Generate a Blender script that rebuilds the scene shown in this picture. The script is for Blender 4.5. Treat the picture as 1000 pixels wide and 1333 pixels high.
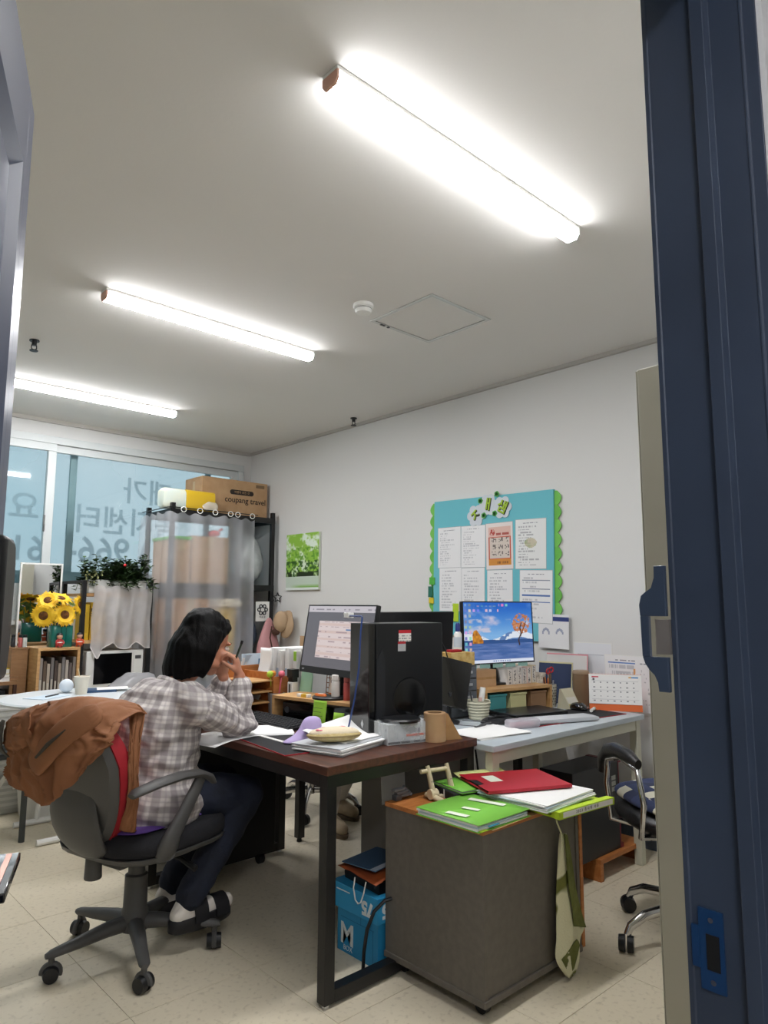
import bpy, bmesh, math, random
import numpy as np
from mathutils import Vector, Matrix, noise
S = bpy.context.scene
for _o in list(bpy.data.objects):
    bpy.data.objects.remove(_o)
COL = S.collection
# ---------------------------------------------------------------- camera
_f, _pitch, _roll, _yaw = 912.62, 0.13088, 0.00331, 0.74724
cy, sy, cp, sp = math.cos(_yaw), math.sin(_yaw), math.cos(_pitch), math.sin(_pitch)
fw = Vector((sy*cp, cy*cp, sp)); r0 = Vector((cy, -sy, 0)); u0 = r0.cross(fw)
rr = math.cos(_roll)*r0 + math.sin(_roll)*u0; uu = -math.sin(_roll)*r0 + math.cos(_roll)*u0
cam = bpy.data.cameras.new('camera'); cam.lens = _f/1333*36; cam.sensor_width = 36; cam.clip_start = .02
camo = bpy.data.objects.new('camera', cam); COL.objects.link(camo)
camo.matrix_world = Matrix(((rr.x, uu.x, -fw.x, 0), (rr.y, uu.y, -fw.y, 0), (rr.z, uu.z, -fw.z, 1.25), (0, 0, 0, 1)))
S.camera = camo
# ---------------------------------------------------------------- light and exposure
S.view_settings.view_transform = 'Standard'; S.view_settings.look = 'None'
S.view_settings.gamma = 1; S.view_settings.use_curve_mapping = False
S.view_settings.exposure = 1.72
TUBE = 46.0          # radiance of the LED tubes
SKY = .27
W = bpy.data.worlds.new('world'); S.world = W; W.use_nodes = True
nt = W.node_tree; nt.nodes.clear()
wo = nt.nodes.new('ShaderNodeOutputWorld'); bg = nt.nodes.new('ShaderNodeBackground')
tc = nt.nodes.new('ShaderNodeTexCoord'); nz = nt.nodes.new('ShaderNodeTexNoise'); rp = nt.nodes.new('ShaderNodeValToRGB')
nz.inputs['Scale'].default_value = 2.2; nz.inputs['Detail'].default_value = 5
rp.color_ramp.elements[0].position = .38; rp.color_ramp.elements[0].color = (.46, .69, .80, 1)
rp.color_ramp.elements[1].position = .62; rp.color_ramp.elements[1].color = (.76, .88, .95, 1)
nt.links.new(tc.outputs['Generated'], nz.inputs['Vector']); nt.links.new(nz.outputs['Fac'], rp.inputs['Fac'])
nt.links.new(rp.outputs['Color'], bg.inputs['Color']); bg.inputs['Strength'].default_value = SKY
nt.links.new(bg.outputs['Background'], wo.inputs['Surface'])
# ---------------------------------------------------------------- helpers
R = math.radians
def lin(h):
    if isinstance(h, str):
        h = h.lstrip('#'); h = [int(h[i:i+2], 16)/255 for i in (0, 2, 4)]
    return tuple(c/12.92 if c <= .04045 else ((c+.055)/1.055)**2.4 for c in h)
MATS = {}
def mat(name, col='#888888', rough=.55, metal=0., col2=None, scale=8., detail=3., lo=.35, hi=.65, bump=0., bscale=None,
        emit=0., coat=0., stretch=None, trans=0., alpha=1., coords='Object', spec=.5, sheen=0.):
    if name in MATS: return MATS[name]
    m = bpy.data.materials.new(name); m.use_nodes = True; n = m.node_tree; b = n.nodes['Principled BSDF']
    b.inputs['Roughness'].default_value = rough; b.inputs['Metallic'].default_value = metal
    b.inputs['Base Color'].default_value = (*lin(col), 1); b.inputs['Coat Weight'].default_value = coat
    b.inputs['Specular IOR Level'].default_value = spec; b.inputs['Transmission Weight'].default_value = trans
    b.inputs['Alpha'].default_value = alpha; b.inputs['Sheen Weight'].default_value = sheen
    if emit:
        b.inputs['Emission Color'].default_value = (*lin(col), 1); b.inputs['Emission Strength'].default_value = emit
    if col2 or bump:
        t = n.nodes.new('ShaderNodeTexCoord'); src = t.outputs[coords]
        if stretch:
            mp = n.nodes.new('ShaderNodeMapping'); mp.inputs['Scale'].default_value = stretch
            n.links.new(src, mp.inputs['Vector']); src = mp.outputs['Vector']
        if col2:
            z = n.nodes.new('ShaderNodeTexNoise'); z.inputs['Scale'].default_value = scale; z.inputs['Detail'].default_value = detail
            n.links.new(src, z.inputs['Vector'])
            rm = n.nodes.new('ShaderNodeValToRGB'); e = rm.color_ramp.elements
            e[0].position = lo; e[0].color = (*lin(col), 1); e[1].position = hi; e[1].color = (*lin(col2), 1)
            n.links.new(z.outputs['Fac'], rm.inputs['Fac']); n.links.new(rm.outputs['Color'], b.inputs['Base Color'])
        if bump:
            z2 = n.nodes.new('ShaderNodeTexNoise'); z2.inputs['Scale'].default_value = bscale or scale; z2.inputs['Detail'].default_value = 4
            n.links.new(src, z2.inputs['Vector']); bp = n.nodes.new('ShaderNodeBump')
            bp.inputs['Strength'].default_value = bump; bp.inputs['Distance'].default_value = .01
            n.links.new(z2.outputs['Fac'], bp.inputs['Height']); n.links.new(bp.outputs['Normal'], b.inputs['Normal'])
    MATS[name] = m; return m
def film(name, col, opacity, rough=.6, transl=.5, scale=6.):
    """thin plastic: part clear, part milky (translucent and diffuse)"""
    if name in MATS: return MATS[name]
    m = bpy.data.materials.new(name); m.use_nodes = True; n = m.node_tree; n.nodes.clear()
    o = n.nodes.new('ShaderNodeOutputMaterial'); mx = n.nodes.new('ShaderNodeMixShader'); tr = n.nodes.new('ShaderNodeBsdfTransparent')
    m2 = n.nodes.new('ShaderNodeMixShader'); tl = n.nodes.new('ShaderNodeBsdfTranslucent'); pb = n.nodes.new('ShaderNodeBsdfPrincipled')
    c = (*lin(col), 1); tl.inputs['Color'].default_value = c; pb.inputs['Base Color'].default_value = c; pb.inputs['Roughness'].default_value = rough
    m2.inputs[0].default_value = transl; n.links.new(pb.outputs[0], m2.inputs[1]); n.links.new(tl.outputs[0], m2.inputs[2])
    t = n.nodes.new('ShaderNodeTexCoord'); z = n.nodes.new('ShaderNodeTexNoise'); z.inputs['Scale'].default_value = scale
    mr = n.nodes.new('ShaderNodeMapRange'); mr.inputs['To Min'].default_value = max(0, opacity-.12); mr.inputs['To Max'].default_value = min(1, opacity+.12)
    n.links.new(t.outputs['Object'], z.inputs['Vector']); n.links.new(z.outputs['Fac'], mr.inputs['Value']); n.links.new(mr.outputs[0], mx.inputs[0])
    n.links.new(tr.outputs[0], mx.inputs[1]); n.links.new(m2.outputs[0], mx.inputs[2]); n.links.new(mx.outputs[0], o.inputs['Surface'])
    MATS[name] = m; return m
def printmat(name, emit=0., rough=.6):
    if name in MATS: return MATS[name]
    m = bpy.data.materials.new(name); m.use_nodes = True; n = m.node_tree; b = n.nodes['Principled BSDF']
    a = n.nodes.new('ShaderNodeVertexColor'); a.layer_name = 'ink'; b.inputs['Roughness'].default_value = rough
    n.links.new(a.outputs['Color'], b.inputs['Base Color'])
    if emit:
        b.inputs['Base Color'].default_value = (0, 0, 0, 1); n.links.remove(b.inputs['Base Color'].links[0])
        n.links.new(a.outputs['Color'], b.inputs['Emission Color']); b.inputs['Emission Strength'].default_value = emit
        b.inputs['Roughness'].default_value = .25
    MATS[name] = m; return m
def frame(d):
    d = Vector(d).normalized(); a = Vector((0, 0, 1)) if abs(d.z) < .9 else Vector((1, 0, 0))
    x = a.cross(d).normalized(); return x, d.cross(x), d
class M:
    def __init__(s): s.v = []; s.f = []
    def add(s, v, f, mx=None):
        k = len(s.v)
        if mx is not None: v = [mx @ Vector(p) for p in v]
        s.v += [tuple(p) for p in v]; s.f += [tuple(i+k for i in q) for q in f]; return s
    def box(s, x0, y0, z0, x1, y1, z1, mx=None):
        v = [(x, y, z) for z in (z0, z1) for y in (y0, y1) for x in (x0, x1)]
        return s.add(v, [(0, 2, 3, 1), (4, 5, 7, 6), (0, 1, 5, 4), (2, 6, 7, 3), (0, 4, 6, 2), (1, 3, 7, 5)], mx)
    def cb(s, c, sz, mx=None):
        return s.box(c[0]-sz[0]/2, c[1]-sz[1]/2, c[2]-sz[2]/2, c[0]+sz[0]/2, c[1]+sz[1]/2, c[2]+sz[2]/2, mx)
    def loft(s, rings, cap=True, closed=True):
        n = len(rings[0]); v = [p for r in rings for p in r]; f = []
        for i in range(len(rings)-1):
            for j in range(n if closed else n-1):
                a, b = i*n+j, i*n+(j+1) % n; f.append((a, b, b+n, a+n))
        if cap: f.append(tuple(range(n))[::-1]); f.append(tuple((len(rings)-1)*n+j for j in range(n)))
        return s.add(v, f)
    def tube(s, pts, r, n=8, cap=True, flat=None):
        pts = [Vector(p) for p in pts]; rs = r if isinstance(r, (list, tuple)) else [r]*len(pts); rings = []; X = None
        for i, p in enumerate(pts):
            d = (pts[min(i+1, len(pts)-1)]-pts[max(i-1, 0)]).normalized()
            if X is None: X = frame(d)[0]
            X = (X-d*X.dot(d)).normalized(); Y = d.cross(X)
            fx, fy = flat or (1, 1)
            rings.append([p+(X*math.cos(2*math.pi*k/n)*fx+Y*math.sin(2*math.pi*k/n)*fy)*rs[i] for k in range(n)])
        return s.loft(rings, cap)
    def cyl(s, a, b, r, r1=None, n=16, cap=True): return s.tube([a, b], [r, r if r1 is None else r1], n, cap)
    def lathe(s, prof, n=20, c=(0, 0, 0), cap=False, mx=None):
        k = M(); k.loft([[(r*math.cos(2*math.pi*j/n)+c[0], r*math.sin(2*math.pi*j/n)+c[1], z+c[2]) for j in range(n)] for r, z in prof], cap)
        return s.add(k.v, k.f, mx)
    def prism(s, poly, h0, h1, mx=None):
        n = len(poly); v = [(x, y, h0) for x, y in poly]+[(x, y, h1) for x, y in poly]
        f = [tuple(range(n))[::-1], tuple(range(n, 2*n))]+[(i, (i+1) % n, (i+1) % n+n, i+n) for i in range(n)]
        return s.add(v, f, mx)
    def ell(s, c, r, n=14, m=9, rot=None):
        r = (r, r, r) if not isinstance(r, (tuple, list)) else r; v = []; f = []; c = Vector(c)
        rot = rot or Matrix.Identity(3)
        v.append(c+rot@Vector((0, 0, -r[2])))
        for i in range(1, m):
            t = -math.pi/2+math.pi*i/m
            for j in range(n):
                a = 2*math.pi*j/n; v.append(c+rot@Vector((r[0]*math.cos(t)*math.cos(a), r[1]*math.cos(t)*math.sin(a), r[2]*math.sin(t))))
        v.append(c+rot@Vector((0, 0, r[2])))
        for j in range(n):
            f.append((0, 1+(j+1) % n, 1+j)); e = 1+(m-2)*n; f.append((e+j, e+(j+1) % n, len(v)-1))
            for i in range(m-2):
                a, b = 1+i*n+j, 1+i*n+(j+1) % n; f.append((a, b, b+n, a+n))
        return s.add(v, f)
    def grid(s, fn, nu, nv, cu=False):
        v = [fn(i/nu if cu else i/(nu-1), j/(nv-1)) for j in range(nv) for i in range(nu)]; f = []
        for j in range(nv-1):
            for i in range(nu if cu else nu-1):
                a, b = j*nu+i, j*nu+(i+1) % nu; f.append((a, b, b+nu, a+nu))
        return s.add(v, f)
    def torus(s, c, Rr, r, axis=(0, 0, 1), n=18, m=6, a0=0, a1=360):
        x, y, d = frame(axis); c = Vector(c); full = a1-a0 >= 360; k = n if full else n+1
        pts = [c+(x*math.cos(R(a0+(a1-a0)*i/n))+y*math.sin(R(a0+(a1-a0)*i/n)))*Rr for i in range(k)]
        if full:
            rings = [[p+((p-c).normalized()*math.cos(2*math.pi*q/m)+d*math.sin(2*math.pi*q/m))*r for q in range(m)] for p in pts]
            rings.append(rings[0]); return s.loft(rings, False)
        return s.tube(pts, r, m)
def tag(o, label=None, cat=None, group=None, kind=None):
    for k, v in (('label', label), ('category', cat), ('group', group), ('kind', kind)):
        if v: o[k] = v
    return o
def T(name, label, cat, loc=(0, 0, 0), rz=0, group=None, kind=None):
    o = bpy.data.objects.new(name, None); o.empty_display_size = .05; COL.objects.link(o); o.location = loc; o.rotation_euler = (0, 0, R(rz))
    return tag(o, label, cat, group, kind)
def mesh(m, name='m', smooth=35, flip=True):
    me = bpy.data.meshes.new(name); me.from_pydata([tuple(p) for p in m.v], [], m.f)
    if flip:
        b = bmesh.new(); b.from_mesh(me); bmesh.ops.recalc_face_normals(b, faces=b.faces); b.to_mesh(me); b.free()
    if smooth:
        me.shade_smooth()
        if smooth < 180: me.set_sharp_from_angle(angle=R(smooth))
    return me
def O(name, m, ma, parent=None, bev=0., smooth=35, sub=0, solid=0., loc=None, rot=None, flip=True, **tg):
    me = m if isinstance(m, bpy.types.Mesh) else mesh(m, name, smooth, flip)
    if not me.materials: me.materials.append(ma)
    o = bpy.data.objects.new(name, me); COL.objects.link(o)
    if parent: o.parent = parent
    if loc is not None: o.location = loc
    if rot is not None: o.rotation_euler = tuple(R(a) for a in rot)
    if solid:
        q = o.modifiers.new('solid', 'SOLIDIFY'); q.thickness = solid; q.offset = 0
    if bev:
        q = o.modifiers.new('bevel', 'BEVEL'); q.width = bev; q.segments = 2; q.limit_method = 'ANGLE'; q.angle_limit = R(40)
    if sub:
        q = o.modifiers.new('sub', 'SUBSURF'); q.levels = sub; q.render_levels = sub
    return tag(o, **tg) if tg else o
def base(o, label, cat, group=None, kind=None): return tag(o, label, cat, group, kind)
def text(body, size, ma, parent=None, loc=(0, 0, 0), rot=(90, 0, 0), ext=.0004, name='lettering', align='CENTER', bold=0., sx=1., space=1.):
    c = bpy.data.curves.new(name, 'FONT'); c.body = body; c.size = size; c.extrude = ext; c.align_x = align; c.align_y = 'CENTER'
    c.offset = bold; c.space_character = space
    c.materials.append(ma); f_ = bpy.data.objects.new('t', c); me = bpy.data.meshes.new_from_object(f_); bpy.data.objects.remove(f_); bpy.data.curves.remove(c)
    o = bpy.data.objects.new(name, me); COL.objects.link(o); o.location = loc; o.rotation_euler = tuple(R(a) for a in rot); o.scale = (sx, 1, 1)
    if parent: o.parent = parent
    return o
def clone(o, parent=None):
    c = o.copy(); COL.objects.link(c)
    if parent: c.parent = parent
    for ch in list(o.children): clone(ch, c)
    return c
def vn(u, v, s=0):
    """value noise on numpy arrays"""
    iu, iv = np.floor(u).astype(int), np.floor(v).astype(int); fu, fv = u-iu, v-iv
    fu = fu*fu*(3-2*fu); fv = fv*fv*(3-2*fv)
    def h(a, b):
        q = np.sin(a*127.1+b*311.7+s*74.7)*43758.5453; return q-np.floor(q)
    return (h(iu, iv)*(1-fu)+h(iu+1, iv)*fu)*(1-fv)+(h(iu, iv+1)*(1-fu)+h(iu+1, iv+1)*fu)*fv
def fbm(u, v, s=0, o=4):
    return sum(vn(u*2**k, v*2**k, s+k)*.5**(k+1) for k in range(o))/(1-.5**o)
def printed(name, w, h, fn, nx, ny, parent=None, loc=(0, 0, 0), rot=(0, 0, 0), emit=0., ma=None, bend=None, **tg):
    """a flat printed sheet: local x to the right, z up, facing -y; fn(u, v) gives sRGB"""
    m = M(); m.grid(lambda u, v: ((u-.5)*w, bend(u, v) if bend else 0, v*h), nx+1, ny+1)
    me = bpy.data.meshes.new(name); me.from_pydata(m.v, [], m.f)
    u, v = np.meshgrid((np.arange(nx)+.5)/nx, (np.arange(ny)+.5)/ny); c = np.clip(fn(u, v), 0, 1).reshape(-1, 3)
    c = np.where(c <= .04045, c/12.92, ((c+.055)/1.055)**2.4); c = np.repeat(np.concatenate([c, np.ones((len(c), 1))], 1), 4, 0)
    a = me.color_attributes.new('ink', 'FLOAT_COLOR', 'CORNER'); a.data.foreach_set('color', c.astype(np.float32).ravel())
    me.shade_smooth()
    o = O(name, me, ma or printmat('screen_print_%g' % emit if emit else 'ink_print', emit), parent, loc=loc, rot=rot)
    return tag(o, **tg) if tg else o
def rgb(h): return np.array([int(h[i:i+2], 16)/255 for i in (0, 2, 4)])
def mixc(a, b, t): t = np.asarray(t)[..., None]; return a*(1-t)+b*t
def flat(u, h): return np.broadcast_to(rgb(h), u.shape+(3,)).copy()
def doc(seed=0, lines=20, paper='e9e9ea', ink='a9aab0', bars=(), head=True, dens=.6):
    def fn(u, v):
        c = flat(u, paper); k = np.floor(v*lines*2).astype(int); rs = np.random.RandomState(seed); L = rs.uniform(.35, .88, lines*2+2)
        on = (k % 2 == 0) & (u > .1) & (u < .1+.8*L[np.clip(k, 0, len(L)-1)]) & (v < .86) & (v > .06)
        on &= vn(u*46, k*7.3+seed, seed) < dens
        c = mixc(c, rgb(ink), on*.6)
        if head: c = mixc(c, rgb('85858e'), ((abs(v-.93) < .011) & (abs(u-.5) < .26) & (vn(u*40, v*0, seed) < .7))*.8)
        for (b0, b1, hx) in bars: c = mixc(c, rgb(hx), ((v > b0) & (v < b1) & (u > .06) & (u < .94))*1.)
        return c
    return fn
# ---------------------------------------------------------------- materials
wallm = mat('wall_paint', '#dbdbd9', .7, bump=.05, bscale=90)
ceilm = mat('ceiling_paint', '#e3e1dd', .8, bump=.04, bscale=60)
tilem = mat('vinyl_tile', '#c9bda5', .34, col2='#ded3bb', scale=55, detail=9, lo=.28, hi=.46, bump=.02, bscale=40, coords='Object')
jointm = mat('floor_joint', '#bdb29a', .7)
navy = mat('navy_steel', '#353f50', .45, col2='#3b4658', scale=5)
navydoor = mat('door_paint', '#4a5168', .36, col2='#50576e', scale=4)
alu = mat('white_sash', '#c6cbcb', .4); teal = mat('grey_green_frame', '#7f989c', .5)
black = mat('black_plastic', '#121316', .42); blackm = mat('black_metal', '#111113', .38, bump=.02, bscale=200)
blackg = mat('black_gloss', '#08080a', .12, coat=.6); dgrey = mat('dark_grey_plastic', '#4a4b4d', .5, bump=.03, bscale=300)
white = mat('white_plastic', '#e6e6e2', .4); whitep = mat('white_paper', '#eeeeec', .75); chrome = mat('chrome', '#d0d0d2', .12, 1.)
beigem = mat('beige_steel', '#a9a594', .5, col2='#b1ad9d', scale=3)
walnut = mat('walnut_laminate', '#3f2319', .38, col2='#5b3424', scale=5, detail=6, stretch=(9, 1, 9))
oak = mat('light_wood', '#b98b58', .5, col2='#cda36c', scale=4, detail=5, stretch=(3, 3, 14))
orangew = mat('orange_wood', '#a8642e', .5, col2='#bd7a42', scale=5, detail=5, stretch=(2, 10, 10))
kraft = mat('kraft_card', '#b08c66', .8, col2='#bb9872', scale=12); kraft2 = mat('brown_paper', '#a07a4e', .75, col2='#ac8759', scale=30)
red = mat('red_fabric', '#9a1220', .7); redp = mat('red_plastic', '#b01a2c', .45)
ivory = mat('ivory_metal', '#c9c8b6', .45); deskgrey = mat('pale_desk', '#b9c2c8', .4)
# ---------------------------------------------------------------- the room
XR, YW, ZC, XL, YE = 3.61, 5.80, 2.70, -2.2, .413
def st(name, m, ma, parent=None, **k):
    o = O(name, m, ma, parent, smooth=k.pop('smooth', 0), **k)
    if not parent: o['kind'] = 'structure'
    return o
fl = st('floor', M().box(XL, -1.6, -.06, XR, YW, -.002), jointm)
t = .45; me = None; n = 0
for i in range(-5, 9):
    for j in range(-1, 13):
        x, y = i*t+.11, .42+j*t
        x0, x1, y0, y1 = max(x, XL), min(x+t, XR), max(y, .415), min(y+t, YW)
        if x1-x0 < .02 or y1-y0 < .02: continue
        g = .0011
        if x1-x0 > t-.001 and y1-y0 > t-.001:
            if me is None: me = mesh(M().box(g, g, -.0019, t-g, t-g, 0), 'tile', 0)
            O('tile', me, tilem, fl, loc=(x, y, 0))
        else: O('tile', mesh(M().box(g, g, -.0019, x1-x0-g, y1-y0-g, 0), 'tile', 0), tilem, fl, loc=(x0, y0, 0))
st('ceiling', M().box(XL, -1.6, ZC, XR, YW, ZC+.05), ceilm)
st('wall_right', M().box(XR, YE, 0, XR+.1, YW+.2, ZC), wallm)
st('wall_left', M().box(XL-.1, -1.6, 0, XL, YW+.2, ZC), wallm)
w = M(); w.box(XL, YW, 0, XR, YW+.14, 1.12); w.box(XL, YW, 2.56, XR, YW+.14, ZC); w.box(3.505, YW, 1.12, XR, YW+.14, 2.56); w.box(XL, YW, 1.12, -1.9, YW+.14, 2.56)
st('wall_window', w, wallm)
w = M(); w.box(XL, .264, 0, -.06, YE, ZC); w.box(.905, .264, 0, XR, YE, ZC); w.box(.881, .258, 0, .905, .265, 2.12); w.box(-.06, .264, 2.14, .905, YE, ZC)
st('wall_entrance', w, wallm)
st('wall_hall', M().box(XL, -1.7, 0, XR, -1.6, ZC), wallm); st('wall_hall_right', M().box(XR, -1.6, 0, XR+.1, .264, ZC), wallm)
st('baseboard_right', M().box(XR-.012, YE, 0, XR, YW, .10), mat('slate_vinyl', '#4a5460', .5))
st('baseboard_window', M().box(XL, YW-.012, 0, XR-.012, YW, .10), mat('slate_vinyl'))
crown = mat('crown_white', '#b9b6b0', .6)
st('trim_1', M().box(XR-.025, YE, ZC-.022, XR, YW, ZC), crown); st('trim_2', M().box(XL, YW-.025, ZC-.03, XR-.025, YW, ZC), crown)
st('trim_3', M().box(XL, YW-.10, 1.09, 3.505, YW, 1.125), mat('sill_grey', '#c9cbc8', .5))
# door frame: jamb with its stop and rebates
jb = M(); jp = [(.88, .413), (.8795, .407), (.8805, .405), (.88, .346), (.868, .342), (.868, .325), (.88, .322), (.88, .285), (.8785, .2845), (.8785, .2815), (.88, .281), (.88, .2655), (.905, .2655), (.905, .413)]
jb.prism(jp, 0, 2.14)
jam = st('trim_4', jb, navy, bev=.001); tag(jam, None, None)
O('header', M().box(-.06, .266, 2.12, .905, .413, 2.16), navy, jam)
O('hinge_post', M().box(-.075, .266, 0, -.035, .413, 2.14), navy, jam)
gp = [(.413, 1.300), (.427, 1.300), (.4275, 1.285), (.432, 1.272), (.441, 1.266), (.446, 1.262), (.449, 1.250), (.447, 1.215), (.447, 1.185), (.444, 1.176), (.4385, 1.168), (.432, 1.162), (.428, 1.153), (.427, 1.142), (.413, 1.142)]
mx = Matrix(((0, 0, 1, 0), (1, 0, 0, 0), (0, 1, 0, 0), (0, 0, 0, 1)))
hole = [(.413, 1.240), (.4365, 1.240), (.4365, 1.187), (.413, 1.187)]
gm = M(); gm.prism([p for p in gp[:6]]+[(.449, 1.250), (.448, 1.236), (.413, 1.236)], .868, .8745, mx)
gm.prism([(.4365, 1.236), (.448, 1.236), (.447, 1.185), (.4365, 1.185)], .868, .8745, mx)
gm.prism([(.413, 1.185), (.447, 1.185)]+gp[9:], .868, .8745, mx)
gu = O('latch_guard', gm, mat('guard_navy', '#3c485a', .35), jam, bev=.0008, smooth=0)
O('latch_lip', M().box(.874, .413, 1.188, .884, .431, 1.232), mat('bare_steel', '#a9a196', .3, .6), jam)
sk = M().box(.8775, .368, .806, .8802, .3965, .895); sk.box(.8765, .3965, .828, .8795, .405, .874)
spl = O('strike_plate', sk, mat('blue_film', '#153a64', .35), jam, smooth=0)
O('latch_hole', M().box(.8765, .373, .829, .8785, .388, .868), mat('hole_black', '#07080a', .9), jam, smooth=0)
for z in (.816, .884): O('screw', M().cyl((.8768, .382, z), (.8785, .382, z), .0032, n=10), chrome, jam)
# door leaf, open into the room
DA = math.degrees(math.atan2(.374, .927))
door = T('door_1', None, None, (0, 0, 0)); door['kind'] = 'structure'; door.location = (-.0186, .4127, 0); door.rotation_euler = (0, 0, R(90-22.0))
# local x along the leaf away from the hinge, local -y = face towards the opening
Lw = .90
O('leaf', M().box(0, .002, .012, Lw-.055, .042, 2.10), navydoor, door, bev=.002, smooth=0)
O('edge_strip', M().box(Lw-.0545, .0025, .012, Lw, .042, 2.10), navydoor, door, bev=.002, smooth=0)
def ringframe(x0, x1, z0, z1, wd, y0, y1):
    m = M(); a = [(x0, z0), (x1, z0), (x1, z1), (x0, z1)]; b = [(x0+wd, z0+wd), (x1-wd, z0+wd), (x1-wd, z1-wd), (x0+wd, z1-wd)]
    v = [(x, y1, z) for x, z in a]+[(x, y0, z) for x, z in [((p[0]+q[0])/2, (p[1]+q[1])/2) for p, q in zip(a, b)]]+[(x, y1, z) for x, z in b]
    f = []
    for k in range(2):
        for i in range(4): f.append((k*4+i, k*4+(i+1) % 4, k*4+4+(i+1) % 4, k*4+4+i))
    return m.add(v, f)
for z0, z1 in ((1.02, 1.925), (.16, .88)):
    O('moulding', ringframe(.12, .742, z0, z1, .05, -.012, .003), navydoor, door, smooth=0)
    O('moulding_groove', ringframe(.108, .754, z0-.012, z1+.012, .010, .0012, .0022), mat('groove_dark', '#151a26', .6), door, smooth=0)
lk = M(); lk.prism([(.72, 1.14), (.805, 1.14), (.822, 1.18), (.827, 1.26), (.826, 1.31), (.815, 1.338), (.80, 1.345), (.72, 1.345)], 0, .03, Matrix(((1, 0, 0, 0), (0, 0, -1, .002), (0, 1, 0, 0), (0, 0, 0, 1))))
O('lock_body', lk, mat('lock_black', '#060608', .38), door, bev=.008, label='glossy black upper end of the door lock')
copper = mat('copper_trim', '#c98f7d', .25, .8)
hm = M().box(.62, -.066, .893, .772, .002, .905)
O('lock_handle', hm, blackg, door, bev=.002, label='black lock handle with copper trim'); O('handle_trim', M().box(.64, -.056, .9052, .765, -.049, .9062), copper, door, smooth=0)
# ---------------------------------------------------------------- window
wn = T('window_1', None, None, (0, 0, 0)); wn['kind'] = 'structure'
fm = M(); Y0, Y1 = 5.755, 5.80
for b in ((-1.9, 2.50, 3.505, 2.56), (-1.9, 1.12, 3.505, 1.16), (3.445, 1.16, 3.505, 2.50), (-1.9, 1.16, -1.85, 2.50)): fm.box(b[0], Y0, b[1], b[2], YW+.10, b[3])
O('window_frame', fm, alu, wn, bev=.004, smooth=0)
def sash(x0, x1, y, name):
    m = M(); wd = .062
    for b in ((x0, 2.44, x1, 2.50), (x0, 1.16, x1, 1.40), (x0, 1.40, x0+wd, 2.44), (x1-wd, 1.40, x1, 2.44)): m.box(b[0], y-.018, b[1], b[2], y+.018, b[3])
    o = O('sash', m, alu, wn, bev=.003, smooth=0); return o
glassm = bpy.data.materials.new('window_glass'); glassm.use_nodes = True; g = glassm.node_tree; g.nodes.clear()
go = g.nodes.new('ShaderNodeOutputMaterial'); gx = g.nodes.new('ShaderNodeMixShader'); gt = g.nodes.new('ShaderNodeBsdfTransparent'); gg = g.nodes.new('ShaderNodeBsdfGlossy'); fr = g.nodes.new('ShaderNodeFresnel')
gt.inputs['Color'].default_value = (.90, .95, .95, 1); gg.inputs['Roughness'].default_value = .03; fr.inputs['IOR'].default_value = 1.5
mm_ = g.nodes.new('ShaderNodeMath'); mm_.operation = 'MULTIPLY'; mm_.inputs[1].default_value = 1.6
g.links.new(fr.outputs[0], mm_.inputs[0]); g.links.new(mm_.outputs[0], gx.inputs[0]); g.links.new(gt.outputs[0], gx.inputs[1]); g.links.new(gg.outputs[0], gx.inputs[2]); g.links.new(gx.outputs[0], go.inputs['Surface'])
for x0, x1, y in ((-1.85, -.02, 5.80), (-.08, 1.80, 5.775), (1.742, 3.445, 5.80)):
    s = sash(x0, x1, y, 'sash'); O('pane', M().grid(lambda u, v: (x0+.06+u*(x1-x0-.12), y, 1.40+v*1.04), 2, 2), glassm, s, smooth=0, flip=False)
O('latch', M().box(1.728, 5.748, 1.80, 1.742, 5.757, 1.93).box(1.73, 5.735, 1.81, 1.74, 5.75, 1.86), mat('latch_grey', '#6b6d6b', .4, .4), wn, bev=.002)
om = M()
for b in ((-1.9, 2.52, 3.505, 2.56), (-1.9, 1.40, 3.505, 1.50), (1.945, 1.5, 2.0, 2.52), (3.165, 1.5, 3.215, 2.52), (.1, 1.5, .15, 2.52)): om.box(b[0], 5.865, b[1], b[2], 5.895, b[3])
O('outer_frame', om, teal, wn, bev=.003, smooth=0)
frost = film('frosted_film', '#cfe0e6', .34, .5, .8, 2.2)
for x0, x1 in ((-1.85, .1), (.15, 1.945), (2.0, 3.165)):
    O('frosted_pane', M().grid(lambda u, v: (x0+u*(x1-x0), 5.88, 1.5+v*1.02), 2, 2), frost, wn, smooth=0, flip=False)
O('clear_pane', M().grid(lambda u, v: (3.215+u*.27, 5.88, 1.5+v*1.02), 2, 2), glassm, wn, smooth=0, flip=False)
vin = film('grey_vinyl', '#a9b8be', .45)
for s, x, z, sz, al in (('재가', 2.40, 2.20, .24, 'RIGHT'), ('복지센터', 2.0, 1.925, .25, 'RIGHT'), (') 966-', 1.955, 1.68, .29, 'RIGHT'), ('요양', 1.74, 1.985, .25, 'LEFT'), ('61', 1.80, 1.665, .27, 'LEFT')):
    text(s, sz, vin, wn, (x, 5.892, z), (90, 0, 180), align=al, bold=.004)
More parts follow.
